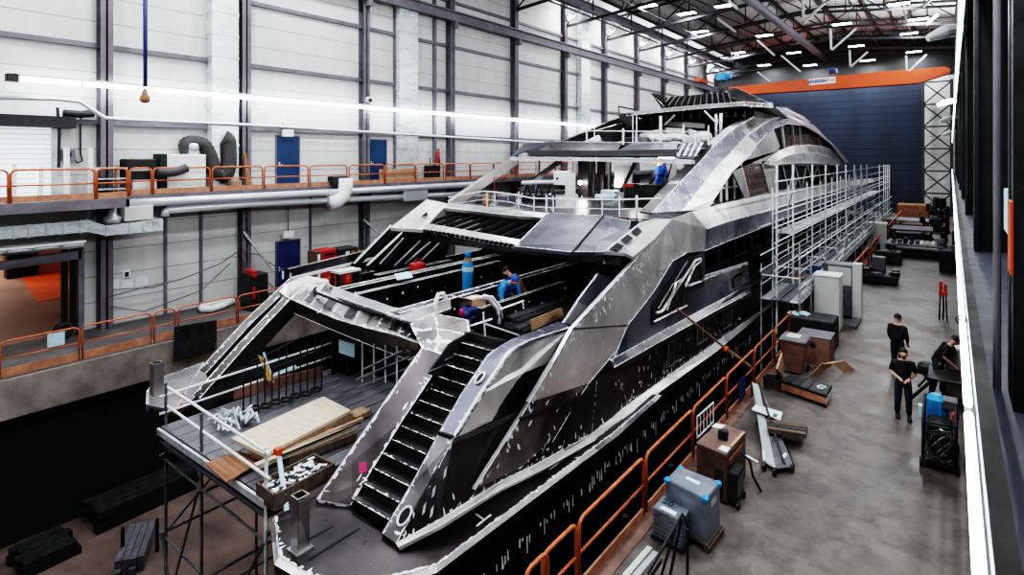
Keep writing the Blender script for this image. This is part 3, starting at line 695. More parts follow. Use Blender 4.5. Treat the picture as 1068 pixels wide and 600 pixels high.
# white duct elbow at the catwalk edge
p = [at(*q, X=XM + .35) for q in ((360, 186), (360, 197), (357, 205), (351, 210), (344, 212))]
t = thing('duct_elbow', 'white duct elbow hanging over the catwalk edge', 'duct', p[0])
MB().path([p[0].lerp(p[1], .0), p[1], p[2], p[3], p[4]], .36, 16).build('elbow', 'white', t, smooth=True)
a, b = at(345, 184, X=XM + .1), at(361, 192, X=XM + .1); MB().cbox((XM - .2, a.y, b.z), (XM + .3, b.y, a.z), .03).build('collar_box', 'dark', t)
# big insulated pipes under the catwalk
tag(MB().path([at(134, 212.5, X=XM + .3), at(260, 205.5, X=XM + .3), at(500, 192, X=XM + .3)], .16, 12).build('insulated_pipe', 'pipe', smooth=True), 'upper of two silver pipes running under the catwalk', 'pipe')
tag(MB().path([at(172, 226, X=XM + .1), at(172.5, 221, X=XM + .1), at(175, 219, X=XM + .1), at(260, 213, X=XM + .1), at(440, 204.5, X=XM + .1), at(500, 201, X=XM + .1)], .15, 12).build('insulated_pipe', 'pipe', smooth=True), 'lower silver pipe under the catwalk, turning down the wall at its left end', 'pipe')
a, b = at(421.5, 200, X=XM + .6), at(446, 208, X=XM + .6)
tag(MB().box((XM + .55, a.y, b.z), (XM + .62, b.y, a.z)).build('grey_plate', 'galv'), 'pale plate fixed in front of the silver pipes near the port wing', 'plate')
# rectangular duct under the bay
X = -23.6
t = thing('square_duct', 'bright sheet-metal square duct with a kink, below the catwalk bay', 'duct', at(90, 240, X=X))
tp = [at(-40, 238.5, X=X), at(0, 237, X=X), at(92, 229.5, X=X), at(111, 235.5, X=X), at(170, 228, X=X)]; bt = [at(-40, 253, X=X), at(0, 250, X=X), at(92, 242, X=X), at(111, 246, X=X), at(170, 240.5, X=X)]
m = MB()
for i in range(4): m.slab([tp[i], tp[i+1], bt[i+1], bt[i]], .7, n=V((1, 0, 0)))
m.build('duct', 'duct', t)
m = MB()
for px in (14, 30, 48, 66, 84, 111, 135, 160):
    m = MB(); k = 0
    while tp[k+1].y < yat(px, X): k += 1
    u = (yat(px, X) - tp[k].y) / (tp[k+1].y - tp[k].y); a, b = tp[k].lerp(tp[k+1], u), bt[k].lerp(bt[k+1], u); m.box((X - .72, a.y - .02, b.z - .03), (X + .025, a.y + .02, a.z + .03)); m.build('flange', 'galv', t)
MB().lathe([(.28, -.1), (.28, .1), (.14, .2), (.14, .8)], at(117, 229.5, X=X - .3), 16).build('branch', 'galv', t, smooth=True)
a, b = at(130, 216, X=X), at(160, 228.5, X=X)
MB().cbox((X - .6, a.y, b.z), (X, b.y, a.z), .02).build('inlet_box', 'offwhite', t)
a = at(157, 236, X=X + .01); MB().path([a + V((.02, .28*math.cos(k*PI/8), .2*math.sin(k*PI/8))) for k in range(17)], .02, 5).build('vent_ring', 'galv', t)
# dock opening: header beam, strip lamp, frame, annex behind
t = thing('header_beam', 'grey steel beam over the dock opening', 'beam', (WX + .5, dy1, 3))
X = WX + .6
m = MB(); m.slab([at(-60, 283, X=X), at(85, 261, X=X), at(85, 270, X=X), at(-60, 291, X=X)], .3, n=V((1, 0, 0))); m.build('beam', 'girt', t)
m = MB(); m.box((X - .3, yat(82, X), 0), (X, yat(87.5, X), 3.05)); m.build('post', 'girt', t)
a, b = at(-60, 274, X=-23.7), at(89, 250.5, X=-23.7)
tl = tube_line('fluorescent_strip', 'dim fluorescent strip under the square duct above the dock opening', -23.7, (a.z + b.z) / 2, [a.y + (b.y - a.y) * k / 5 for k in range(6)], 'pipe', .06, 'white')
ax = -48
struct('floor.003', MB().box((ax, -14, -.3), (WX - .2, 16, -.005)), 'annexfloor', 'pinkish floor of the annex seen through the dock opening')
struct('wall_annex', MB().box((ax - .2, -14, 0), (ax, 16, 6)), 'peach', 'peach wall of the annex behind the dock opening')
struct('wall_annex.001', MB().box((ax, 12, 0), (WX - .2, 12.2, 6)).box((ax, -14.2, 0), (WX - .2, -14, 6)), 'peach', 'side walls of the annex')
struct('ceiling.001', MB().box((ax, -14, 5.9), (WX - .2, 16, 6)), 'offwhite', 'ceiling of the annex')
for x, y in ((-34, 5), (-38, 6)):
    l = lamp_light((x - 6, y, 5.8), 300, 3, 1.2, 'annex_light', (1, .88, .78))
o = tag(MB().slab([at(*q, z=.012) for q in ((21, 288), (62, 283), (63, 311), (39, 315))], .012, n=V((0, 0, 1))).build('orange_mat', 'orangew'), 'bright orange floor area seen through the dock opening', 'floor mat')
p = at(52, 284, z=0); tag(MB().box((p.x - .6, p.y - 1.4, 0), (p.x, p.y + 1.6, 2.1)).build('peach_cabinet', 'peach'), 'peach coloured cabinet behind the orange floor area', 'cabinet')
a, b = at(7, 269, X=-39), at(40, 287, X=-39)
t = thing('annex_machine', 'dark machine in the annex beyond the dock opening', 'machine', (-39, a.y, 0))
MB().box((-39.6, a.y, 0), (-39, b.y, 1.9)).cbox((-39.5, a.y + .3, 1.9), (-39.1, b.y - .4, 2.4), .05).build('body', 'rubber', t)
y = yat(64, -25.9)
t = thing('strip_curtain', 'dark plastic strip curtain at the right of the dock opening', 'curtain', (-25.9, y, 0))
m = MB()
for k in range(6): m.box((-25.95 + (k % 2) * .06, y + k * .24, .05), (-25.92 + (k % 2) * .06, y + k * .24 + .2, 3.0))
m.build('strips', 'dark2', t)
p = at(66, 331, X=-24.6); p.z = .12; tag(MB().path([p + V((0, .22*math.cos(k*PI/8), .30 + .22*math.sin(k*PI/8) - .1)) for k in range(16)], .10, 8, closed=True).build('old_tyre', 'rubber', smooth=True), 'black tyre buffer at the right of the dock opening', 'tyre')
# floor strip equipment
hz = [(210, 321), (216, 318), (226, 315.5), (238, 313.5), (242, 315), (232, 319), (220, 322.5), (212, 323)]
pts = [at(a, b, z=.14) for a, b in hz]
tag(MB().path(pts, .14, 10, closed=True).build('hose_bundle', 'white', smooth=True), 'white hose bundle lying behind the lower orange rail', 'hose')
def cabinet(name, lab, cat, px0, px1, ytop, X, depth, m, detail=None, zb=0):
    a, b = yat(px0, X), yat(px1, X); zt = at((px0 + px1) / 2, ytop, X=X).z
    t = thing(name, lab, cat, (X, a, zb)); MB().cbox((X - depth, a, zb), (X, b, zt), .03).build('body', m, t)
    return t, a, b, zt
t, a, b, zt = cabinet('red_cabinet', 'red cabinet with a dark left side behind the port bulwark', 'cabinet', 336, 351, 260.5, -22.6, .7, 'red')
MB().box((-23.3, a - .28, 0), (-22.62, a - .02, zt - .03)).build('side_door', 'crate', t); MB().box((-22.62, a - .22, .6), (-22.59, a - .1, zt - .15)).build('notice', 'paper', t); MB().box((-22.6, a + .1, zt - .25), (-22.58, b - .1, zt - .15)).build('panel_slot', 'dark', t)
t, a, b, zt = cabinet('control_cabinet', 'black control cabinet with coloured lamps right of the red cabinet', 'cabinet', 353, 374, 259, -22.6, .8, 'dark2')
for k, mm in enumerate(('paper', 'yellow', 'yellow', 'green')): MB().box((-22.6, a + .4 + k * .32, zt - .32), (-22.57, a + .6 + k * .32, zt - .14)).build('indicator', mm, t)
for k, mm in enumerate(('bluepaper', 'green', 'paper')): MB().box((-22.6, a + .4 + k * .32, zt - .6), (-22.57, a + .6 + k * .32, zt - .42)).build('indicator', mm, t)
t, a, b, zt = cabinet('welding_machine', 'dark red machine standing behind the lower rail by the column', 'machine', 261, 280, 286, -22.9, .8, 'dark2')
MB().cbox((-23.6, a + .1, zt - .1), (-22.88, b - .5, zt + .18), .03).build('cover', 'red', t); MB().box((-22.9, a + .2, .5), (-22.87, b - .7, 1.0)).build('panel', 'red', t)
# diagonal wind braces and loose cables on the lower wall
for i, (a, b) in enumerate([((254, 242), (285, 282)), ((379, 229), (398, 246))]):
    tag(MB().beam(at(*a, X=WX + .55), at(*b, X=WX + .7), .1, .1).build('wall_brace', 'truss_w'), ['pale diagonal brace beside the column left of the navy door', 'pale diagonal brace beside the column behind the port wing'][i], 'brace')
cables = [[(116, 309), (150, 300), (190, 291), (230, 275), (247, 263)], [(116, 320), (150, 325), (172, 317), (210, 303), (240, 275)], [(254, 262), (270, 266), (290, 280), (330, 284)], [(252, 266), (258, 280), (272, 287), (285, 300)], [(118, 302), (160, 300), (180, 293)]]
cl = ['loose grey cable sagging between the two columns, upper one', 'loose cable dipping low behind the paper notices', 'cable drooping across the navy door', 'short cable hanging left of the navy door', 'short cable under the paper notices']
for c_, l in zip(cables, cl): tag(MB().path([at(*q, X=WX + .5) for q in c_], .022, 6).build('loose_cable', 'girt', smooth=True), l, 'cable')
# ------------------------------------------------------------------ the yacht
CLX = -10.25
yacht = thing('motor_yacht', 'bare aluminium motor yacht under construction, stern towards the viewer, filling the dock', 'yacht', (CLX, 30, PD))
A4 = ['alu', 'weld', 'alud', 'hole']
def pt(p, X): return at(p[0], p[1], X=X)
def line(pts, X):
    if isinstance(X, (list, tuple)): return [at(p[0], p[1], X=x) for p, x in zip(pts, X)]
    return [at(p[0], p[1], X=X) for p in pts]
def mir(pts): return [V((2 * CLX - p.x, p.y, p.z)) for p in pts]
# hull shell below the rub rail
def half(y):
    if y < 44: return 4.85
    u = (y - 44) / 21; return max(.12, 4.85 * (1 - u ** 2.2))
st = [9.5, 11, 14, 18, 24, 30, 36, 42, 47, 51, 55, 59, 62, 64.5, 65]
hull = MB()
for sgn in (1, -1):
    g = []
    for y in st:
        b = half(y); f = b / 4.85
        g.append([V((CLX + sgn * (b + dx * f), y + (.0 if y < 50 else -dz * .25), zz)) for dx, zz, dz in ((0, .74, -.5), (0, .3, 0), (-.08, -.4, .6), (-.45, -1.5, 1.8), (-1.5, -2.8, 3.2), (-3.6, -3.9, 5), (-4.8, -4.3, 6))])
    for a, b in zip(g, g[1:]):
        for i in range(6): hull.add([a[i], b[i], b[i+1], a[i+1]], [(0, 1, 2, 3)])
    hull.poly([p for p in g[0]] + [V((CLX, 9.5, -4.3)), V((CLX, 9.5, -.2))])
    # stern sponson under the swim platform
    dz_ = -2.6 if sgn > 0 else .1
    for a, b in zip([(5.3, 4.1), (6.0, 4.75), (9.6, 4.85)], [(6.0, 4.75), (9.6, 4.85), (9.6, 3.2)]): hull.add([(CLX + sgn * a[1], a[0], .74), (CLX + sgn * b[1], b[0], .74), (CLX + sgn * (b[1] - .5), b[0], dz_), (CLX + sgn * (a[1] - .5), a[0] + .3, dz_)], [(0, 1, 2, 3)])
    hull.add([(CLX + sgn * 4.1, 5.3, .74), (CLX + sgn * 3.2, 5.4, .74), (CLX + sgn * 3.2, 5.7, dz_), (CLX + sgn * 3.6, 5.6, dz_)], [(0, 1, 2, 3)]); hull.add([(CLX + sgn * 3.2, 5.4, .74), (CLX + sgn * 3.2, 9.6, .74), (CLX + sgn * 3.2, 9.6, dz_), (CLX + sgn * 3.2, 5.7, dz_)], [(0, 1, 2, 3)])
# pale drips and rubbed marks under the starboard rub rail
y = 5.8
while y < 40:
    h = random.uniform(.04, .22) * (1 if random.random() < .8 else 1.6); zt_ = random.uniform(.28, .40)
    x = CLX + half(y) + .012
    hull.add([(x, y, zt_), (x, y + random.uniform(.012, .04), zt_), (x, y + random.uniform(.02, .06), zt_ - h), (x, y + .005, zt_ - h)], [(0, 1, 2, 3)], 1)
    y += random.choice((.07, .1, .13, .3))
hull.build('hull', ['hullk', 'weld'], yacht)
MB().box((CLX - .5, 9.6, -4.44), (CLX + .5, 60, -4.2)).build('keel', 'hullk', yacht)

# --- swim platform, starboard and port
zP = .8
sp = ats([(332, 516), (287, 539), (291, 560), (291.5, 581), (324, 600), (360, 609), (400, 602), (433, 596), (455.6, 589), (640, 451.5), (680, 417), (686, 411), (676, 412), (617, 455), (455, 546), (412, 568), (398, 556), (366, 529)], z=zP)
m = MB(); m.slab(sp, .12, 0, n=V((0, 0, 1)))
m.ragged(sp[3:11], [V((-7, 8, zP))] * 8, .035, 1, off=.004, gap=.3)
m.ragged(sp[1:4], [V((-7, 6, zP))] * 3, .03, 1, gap=.3)
for a, b in (((319, 564), (347, 549)), ((322, 584), (375, 551))):
    p, q = at(*a, z=zP + .004), at(*b, z=zP + .004); m.beam(p, q, .035, .004, 3)
for a, b in (((497, 549), (512, 537)), ((573, 490), (590, 478)), ((506, 543), (496, 536))):
    p, q = at(*a, z=zP + .005), at(*b, z=zP + .005); m.beam(p, q, .03, .004, 1)
m.build('swim_platform', ['alud', 'weld', 'alu', 'hole'], yacht)
rr = [sp[1], sp[3]] + sp[4:12]
lo_ = [p + V((0, 0, -.16)) for p in rr]; cn = V((-9, 9, 0))
outr = [p + (p - cn).normalized() * .10 + V((0, 0, -.06)) for p in rr]
m = MB(); m.ribbon(rr, outr, .01, 0, (1, 0), .02, 1, gap=.4); m.ribbon(outr, [p + V((0, 0, -.12)) for p in outr], .03, 2, (0, 0)); m.build('rub_rail', A4, yacht)
pp = ats([(152, 422), (153, 408), (162, 396), (212, 378), (226, 390), (200, 418), (182, 428)], z=zP)
m = MB(); m.slab(pp, .14, 0, n=V((0, 0, 1))); m.ragged(pp[:4] + pp[-1:], [V((-14, 9, zP))] * 5, .03, 1, gap=.2); m.build('swim_platform', ['alu', 'weld'], yacht)
for q, s, lab in (((313, 573), .085, 0), ((163.5, 413), .1, 1)):
    p = at(*q, z=zP); m = MB(); h = .78
    for dx, dy_, sx_, sy_ in ((-s, 0, .012, s), (s, 0, .012, s), (0, -s, s, .012), (0, s, s, .012)): m.box((p.x + dx - sx_, p.y + dy_ - sy_, zP), (p.x + dx + sx_, p.y + dy_ + sy_, zP + h))
    m.box((p.x - s * 1.6, p.y - s * 1.6, zP), (p.x + s * 1.6, p.y + s * 1.6, zP + .025)); m.build('mooring_post', 'alu', yacht)
# --- starboard stern stairs
XI, XO = -7.58, -6.62
L = line([(331, 521), (345, 501), (420, 393), (440, 364)], -8.1)
R = line([(366, 527), (380, 503), (420, 438), (464, 372)], XI)
m = MB(); m.ribbon(L, R, .05, 2, (1, 1), .055, 1, 0, gap=.05)
m.ribbon(R, [p + V((.03, .0, -.62)) for p in R], .04, 2, (0, 0)); m.ribbon(L, [p + V((0, .0, -.35)) for p in L], .04, 0, (0, 0))
for i in range(70):
    u = random.random(); k = random.randint(0, 2); p = R[k].lerp(R[k+1], u) + V((.045, 0, -random.uniform(.05, .5))); r = random.uniform(.008, .03)
    m.add([p + V((0, r*math.cos(a), r*math.sin(a))) for a in (0, 1.2, 2.5, 3.7, 5)], [(0, 1, 2, 3, 4)], 1)
f0, f1 = L[0], R[0]; m.slab([f0, f1, f1 + V((.0, -.02, -.14)), f0 + V((0, -.02, -.14))], .05, 0); m.ragged([f0, f1], [f0 + V((0, 0, -.2)), f1 + V((0, 0, -.2))], .04, 1)
m.build('stair_coaming', A4, yacht)
p = at(366, 500, X=-7.75); q = L[1].lerp(R[1], .7)
pk = [L[0].lerp(L[2], .22).lerp(R[0].lerp(R[2], .32), .72), L[0].lerp(L[2], .26).lerp(R[0].lerp(R[2], .36), .9), L[0].lerp(L[2], .33).lerp(R[0].lerp(R[2], .44), .72), L[0].lerp(L[2], .30).lerp(R[0].lerp(R[2], .42), .5)]
MB().add([p + V((0, -.012, .012)) for p in pk], [(0, 1, 2, 3)]).build('pink_mark', 'pink', yacht)
stairs = MB()
for k in range(13):
    y = 5.72 + .205 * k; z = zP + .155 * (k + 1)
    stairs.box((XI, y, z - .035), (XO, y + .24, z), 2); stairs.box((XI, y + .205, z - .02), (XO, y + .235, z + .15), 2)
    stairs.ragged([(XI + .03, y, z), (XO - .03, y, z)], [(XI, y + 1, z), (XO, y + 1, z)], .022, 1, off=.004, gap=.15, step=.04)
stairs.build('stern_stairs', A4, yacht)
# outer coaming: aft face with two fairleads
L = line([(399, 557), (428, 508), (458, 453), (482, 411), (509, 371), (523, 361)], XO)
R = line([(413, 567), (441, 520), (473, 458), (501, 412), (529, 371), (534, 365)], [-6.3, -6.25, -6.2, -6.15, -6.1, -6.1])
m = MB(); m.ribbon(L[:3], R[:3], .05, 0, (1, 1), .035, 1); m.ribbon(L[2:], R[2:], .05, 4, (1, 1), .035, 1); m.ribbon(L, [p + V((.03, .25, -.45)) for p in L], .04, 2, (0, 0))
m.beam(L[2] + V((0, 0, .02)), R[2] + V((0, 0, .02)), .05, .05, 3); m.build('outer_coaming', A4 + ['alup'], yacht)
def fairlead(px, py, a, b, r):
    """oval ring and dark bore on the aft coaming face spanned by directions a, b"""
    a = a.normalized(); n = a.cross(b).normalized(); b = n.cross(a)
    if n.y > 0: n = -n
    c = at(px, py, X=(XO - 6.18) / 2) + n * .015
    ring = [c + a * (r * math.cos(2*PI*k/20)) + b * (r * 1.35 * math.sin(2*PI*k/20)) for k in range(20)]
    o = MB().path(ring, .02, 6, closed=True).build('fairlead', 'weld', yacht, smooth=True)
    MB().poly([p + n * .004 for p in ring]).build('bore', 'hole', o)
fairlead(501, 395, R[3] - L[3], L[4] - L[3], .085); fairlead(422.5, 539, R[0] - L[0], L[1] - L[0], .10)
# starboard stern side: bright upper panel, dark lower panels
up = [(473, 458), (501, 412), (529, 371), (534, 365), (550, 356), (597, 341), (586, 369), (569, 380), (546, 389), (539, 397), (521, 424), (514, 439)]
P3 = line(up, [-6.2, -6.15, -6.1, -6.08, -6.0, -5.95, -5.95, -5.95, -5.97, -6, -6.05, -6.1])
m = MB(); m.slab(P3, .06, 0)
m.ragged(P3[0:5], [P3[11], P3[10], P3[9], P3[8], P3[7]], .04, 1, gap=.1); m.ragged(P3[6:12], [q + V((0, -.4, .1)) for q in P3[6:12]], .02, 1, gap=.5)
m.build('stern_bulwark', ['alub', 'weld'], yacht)
dk = line([(514, 439), (521, 424), (539, 397), (546, 389), (569, 380), (586, 369), (597, 342), (612, 342), (600, 400), (560, 440)], -6.08)
MB().slab(dk, .04).build('recess_shade', 'alud', yacht)  # dark plate standing in for the shadow in the recess
kn = [(473, 458), (505, 446), (541, 429), (555, 422), (585, 413), (612, 403)]
low = [(413, 567), (456, 544), (489, 523), (521, 503), (562, 483), (617, 452.5)]
A, B = line(kn, [-6.2, -6.05, -5.95, -5.92, -5.88, -5.86]), line(low, [-6.3, -6.02, -5.9, -5.82, -5.77, -5.72])
m = MB(); m.ribbon(A, B, .05, 0, (0, 1), .03, 1, 2, gap=.3)
for px in ((450, 520), (462, 500), (440, 538), (448, 541), (458, 538), (468, 470)):
    p = at(*px, X=-6.08); m.add([p, p + V((.0, .06, .02)), p + V((0, .09, .16)), p + V((0, .03, .12))], [(0, 1, 2, 3)], 1)
m.build('stern_side', ['alud', 'weld'], yacht)
m = MB(); m.ribbon([p + V((.02, 0, .025)) for p in A], [p + V((.05, 0, -.035)) for p in A], .06, 2, (0, 0)); m.ribbon([p + V((.02, 0, -.035)) for p in A], [p + V((.02, 0, -.06)) for p in A], .02, 1, (0, 0)); m.build('knuckle', A4, yacht)
# cap of the stern bulwark
inn = line([(509, 371), (523, 361), (536, 354), (560, 345), (583, 336)], [-6.62, -6.6, -6.5, -6.4, -6.35]); out = line([(529, 371), (534, 365), (550, 356), (574, 348), (597, 341)], [-6.1, -6.08, -6.0, -5.97, -5.95])
m = MB(); m.ribbon(inn, out, .05, 0, (0, 1), .03, 1, 1); m.ribbon(inn, [p + V((0, 0, -.9)) for p in inn], .04, 0, (0, 0)); m.build('bulwark_cap', ['alup', 'weld'], yacht)
# chine band
ch_u = line(low + [(655, 422), (690, 397), (737, 364), (790, 327), (840, 291), (890, 252)], [-6.3, -6.02, -5.9, -5.82, -5.77, -5.72, -5.7, -5.68, -5.66, -5.66, -5.66, -5.66])
ch_l = line([(416, 571), (459, 549), (493, 528), (525, 509), (567, 489.5), (623, 458), (662, 428), (697, 402.5), (744, 369), (796, 331), (845, 294), (893, 255)], [-6.2, -5.9, -5.78, -5.7, -5.64, -5.58, -5.55, -5.53, -5.52, -5.52, -5.52, -5.52])
m = MB(); m.ribbon(ch_u, ch_l, .05, 0, (1, 1), .022, 1, 1, gap=.3); m.build('chine_band', ['alub', 'weld'], yacht)
# hull topside forward of the wing and its openings
A = line([(600, 408), (622, 397), (640, 383), (700, 349), (782, 304), (836, 274), (880, 247), (903, 232)], -5.78); B = line([(590, 468), (617, 452.5), (655, 423), (700, 390), (790, 327), (840, 291), (882, 259), (905, 240)], -5.7)
m = MB(); m.ribbon(A, B, .05, 0, (0, 1), .03, 1, 1, gap=.4)
for i in range(60):
    u = random.random(); px = 640 + 140 * u; py = 383 - 84 * u + random.uniform(4, 48); p = at(px, py, X=-5.72); h = random.uniform(.04, .12)
    m.add([p, p + V((0, .03, .01)), p + V((0, .035, -h)), p + V((0, .008, -h))], [(0, 1, 2, 3)], 1)
m.build('hull_topside', ['alud', 'weld'], yacht)
for q in ([(697, 358), (708, 351.5), (708, 375), (697, 383)], [(727, 340), (738, 333.5), (738, 353), (727, 360)], [(754, 324), (763, 319), (763, 338), (754, 344)]):
    c4 = line(q, -5.69); o = MB().slab(c4, .02).build('hull_window', 'hole', yacht); MB().path(c4, .025, 6, closed=True).build('window_frame', 'alu', o)
    MB().tube(c4[0].lerp(c4[1], .55), c4[3].lerp(c4[2], .55), .02, 6).build('mullion', 'alu', o)
# side-deck ledge
A = line([(636, 376), (690, 346), (736, 321), (782, 297)], -5.86); B = line([(640, 384), (697, 352), (742, 327), (783, 305)], -5.66)
m = MB(); m.ribbon(A, B, .04, 0, (1, 1), .03, 1, gap=.1); m.ribbon([p + V((.03, 0, -.03)) for p in B], [p + V((.05, 0, -.10)) for p in B], .03, 2, (0, 0)); m.build('side_ledge', A4, yacht)
# the big wing plate sweeping from hull to upper deck
WL = [(495, 511), (541, 438), (552, 420), (582, 370), (597, 343), (641, 295), (668, 265), (683, 249)]
WRr = [(568, 475), (603, 416), (614, 400), (643, 366), (655, 339), (682, 304), (701, 273), (716, 264)]
XS = [-5.80, -5.78, -5.77, -5.75, -5.74, -5.74, -5.78, -5.80]
A, B = line(WL, XS), line(WRr, XS)
m = MB(); m.ribbon(A[:3], B[:3], .06, 2, (1, 1), .03, 1, 0, gap=.25); m.ribbon(A[2:5], B[2:5], .07, 0, (1, 1), .03, 1, 0, gap=.3); m.ribbon(A[4:], B[4:], .07, 0, (1, 1), .03, 1, 0, gap=.3)
m.beam(A[4] + V((.012, 0, 0)), B[4] + V((.012, 0, 0)), .012, .02, 3); m.ribbon(A[2:], [p + V((-.10, .03, 0)) for p in A[2:]], .04, 3, (0, 0))
m.ragged([A[1], B[1]], [A[2], B[2]], .02, 1); m.beam(A[1] + V((.03, 0, .02)), B[1] + V((.03, 0, .02)), .04, .06, 4)
m.build('wing_plate', ['alub', 'weld', 'alu', 'alup', 'alud'], yacht)
# wing head turning into the upper deck fascia
hd = line([(683, 249), (700, 229), (722, 221), (760, 211), (760, 231), (737, 239), (735, 262), (716, 264)], [-5.8, -5.9, -5.95, -5.95, -5.83, -5.82, -5.8, -5.8])
m = MB(); m.slab(hd[:3] + hd[5:], .06); m.build('wing_head', ['alub', 'weld'], yacht)
T = line([(722, 221), (760, 211), (809.5, 201.5), (845, 195), (872.5, 190.5), (895, 187), (910, 186)], [-6.05, -6.05, -6.05, -6.05, -6.1, -6.3, -6.6])
K = line([(737, 239), (760, 231), (809.5, 217.5), (845, 206.5), (880, 196.5), (898, 192), (912, 190)], [-5.8, -5.8, -5.8, -5.8, -5.85, -6.05, -6.4])
Bf = line([(735, 262), (760, 251.5), (809.5, 232), (845, 218), (880, 205.5), (900, 200), (914, 197)], [-5.86, -5.86, -5.86, -5.86, -5.9, -6.1, -6.5])
m = MB(); m.ribbon(T, K, .05, 0, (1, 1), .03, 1, 1, gap=.2); m.build('upper_bulwark', ['alub', 'weld'], yacht)
m = MB(); m.ribbon(K, Bf, .05, 0, (0, 1), .03, 1, 1, gap=.2); m.build('deck_fascia', ['alup', 'weld'], yacht)
# bulwark panel forward of the wing and the framed opening in it
bw = line([(640, 378), (655, 340), (682, 305), (701, 275), (735, 263), (735, 287), (780, 273), (783, 300), (735, 322)], -5.88)
m = MB(); m.slab(bw, .05); m.ragged(bw[5:7], [q + V((0, 0, -1)) for q in bw[5:7]], .05, 1); m.ragged([bw[7], bw[8], bw[0]], [q + V((0, 0, 1)) for q in (bw[7], bw[8], bw[0])], .04, 1, gap=.2)
m.build('side_bulwark', ['alup', 'weld'], yacht)
pn = line([(732, 291), (779, 275), (780, 285), (733, 301)], -5.84); MB().slab(pn, .02).ragged([pn[0], pn[1]], [pn[3], pn[2]], .05, 1, gap=.1).build('bulwark_capping', ['alu', 'weld'], yacht)
pn = line([(765, 288), (774, 284), (775, 297), (765, 301)], -5.84); MB().slab(pn, .02).build('scupper', 'alud', yacht)
op = line([(680, 339), (681, 318), (714, 271), (733, 267), (735, 298), (718, 306), (717, 320), (700, 329)], -5.84)
o = MB().slab(op, .02).build('bracket_opening', 'hole', yacht)
def bar(pts, r, X, m, name, par): return MB().path([at(*q, X=X) for q in pts], r, 4).build(name, m, par)
bar([(684, 327), (690, 325), (725, 272), (731, 270)], .045, -5.78, 'alu', 'bracket', o); bar([(695, 324), (705, 295), (713, 290), (713, 319)], .04, -5.78, 'alu', 'bracket', o)
bar([(686, 322), (717, 272)], .03, -5.78, 'alud', 'bracket', o); bar([(714, 300), (724, 278), (731, 272), (732, 293), (717, 299)], .045, -5.78, 'alu', 'bracket', o); bar([(682, 336), (716, 319)], .03, -5.78, 'alu', 'bracket', o)
# inner blue plate beside the wing
ip = line([(624.6, 285), (640, 292), (612, 330), (608, 341), (588, 337), (603, 314)], -6.3)
m = MB(); m.slab(ip, .05); m.slab(line([(603, 315), (616, 321), (606, 341), (588, 337)], -6.26), .02, 1); m.build('inner_bulwark', ['alup', 'alub'], yacht)
# --- side deck recess, house wall, decks
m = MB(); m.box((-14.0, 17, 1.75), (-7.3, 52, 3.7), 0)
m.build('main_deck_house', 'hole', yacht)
for k, y in enumerate([18.2, 20.2, 22.4, 24.6, 27, 29.6, 32.2, 35, 38, 41, 44]): MB().box((-7.3, y, 1.75), (-7.15, y + .35, 3.68)).build('house_pillar', 'alud', yacht)
MB().box((-14.6, 16.5, 1.68), (-5.75, 20, 1.75)).box((-14.6, 20, 1.68), (-5.75, 46, 1.75)).box((-13.4, 46, 1.68), (-7.2, 56, 1.75)).build('main_deck', 'alud', yacht)
MB().box((-14.5, 15.2, 4.5), (-6.1, 46, 4.62)).box((-13.6, 46, 4.5), (-7, 54, 4.62)).build('upper_deck', 'alud', yacht)
# port sides (mostly hidden)
m = MB()
m.ribbon(mir(T), mir(Bf), .05, 0, (0, 0)); m.ribbon([V((-14.75, 12, 1.95)), V((-14.75, 46, 1.95)), V((-10.5, 64.5, 2.4))], [V((-14.9, 12, .74)), V((-14.9, 46, .74)), V((-10.4, 64.8, .74))], .05, 0, (0, 0)); m.build('port_side', A4, yacht)
fb = [V((-5.86, 46, 1.9)), V((-7.4, 56, 2.1)), V((-10.1, 64.8, 2.4))]; m = MB(); m.ribbon(fb, [V((-5.66, 46, .74)), V((-7.2, 56, .74)), V((-10.1, 65, .74))], .05, 0, (0, 0)); m.build('bow_side', A4, yacht)
m = MB(); m.ribbon([V((-6.6, 50, 4.5)), V((-8.2, 58, 4.3)), V((-10.25, 64.4, 4.2)), V((-12.3, 58, 4.3)), V((-13.9, 50, 4.5))], [V((-6.4, 50, 1.9)), V((-7.9, 58, 2)), V((-10.25, 64.9, 2.3)), V((-12.6, 58, 2)), V((-14.1, 50, 1.9))], .05, 0, (1, 1)); m.build('bow_bulwark', A4, yacht)
# --- transom bridge over the stern opening
def liney(pts, Y): return [at(p[0], p[1], Y=Y) for p in pts]
TA = liney([(298, 309.5), (323, 321), (351, 333), (382, 342), (412, 349), (437, 358)], 7.9)
TB = liney([(318, 293), (334, 304), (363, 315.5), (392, 325), (420, 334), (447, 345)], 8.45)
TC = liney([(296, 322), (322, 333.5), (351, 346), (388, 361), (427, 376), (433, 371)], 8.0)
m = MB(); m.ribbon(TA, TB, .04, 0, (1, 1), .05, 1, 0, gap=.05)
for k in range(13):
    u = (k + .6) / 13 * 5; i = min(4, int(u)); f = u - i
    a, b = TA[i].lerp(TA[i+1], f), TB[i].lerp(TB[i+1], f); a2, b2 = TA[i].lerp(TA[i+1], min(1, f + .3)), TB[i].lerp(TB[i+1], min(1, f + .3))
    m.ragged([a, b], [a2, b2], .035, 1, gap=.05); 
    if k % 2: m.slab([a.lerp(b, .2) + V((0, -.003, .006)), a2.lerp(b2, .2) + V((0, -.003, .006)), a2.lerp(b2, .8) + V((0, -.003, .006)), a.lerp(b, .8) + V((0, -.003, .006))], .003, 2)
m.build('transom_top', ['alu', 'weld', 'alud'], yacht)
m = MB(); m.ribbon(TA, TC, .05, 0, (1, 1), .022, 1, 0, gap=.1); m.build('transom_face', ['alud', 'weld'], yacht)
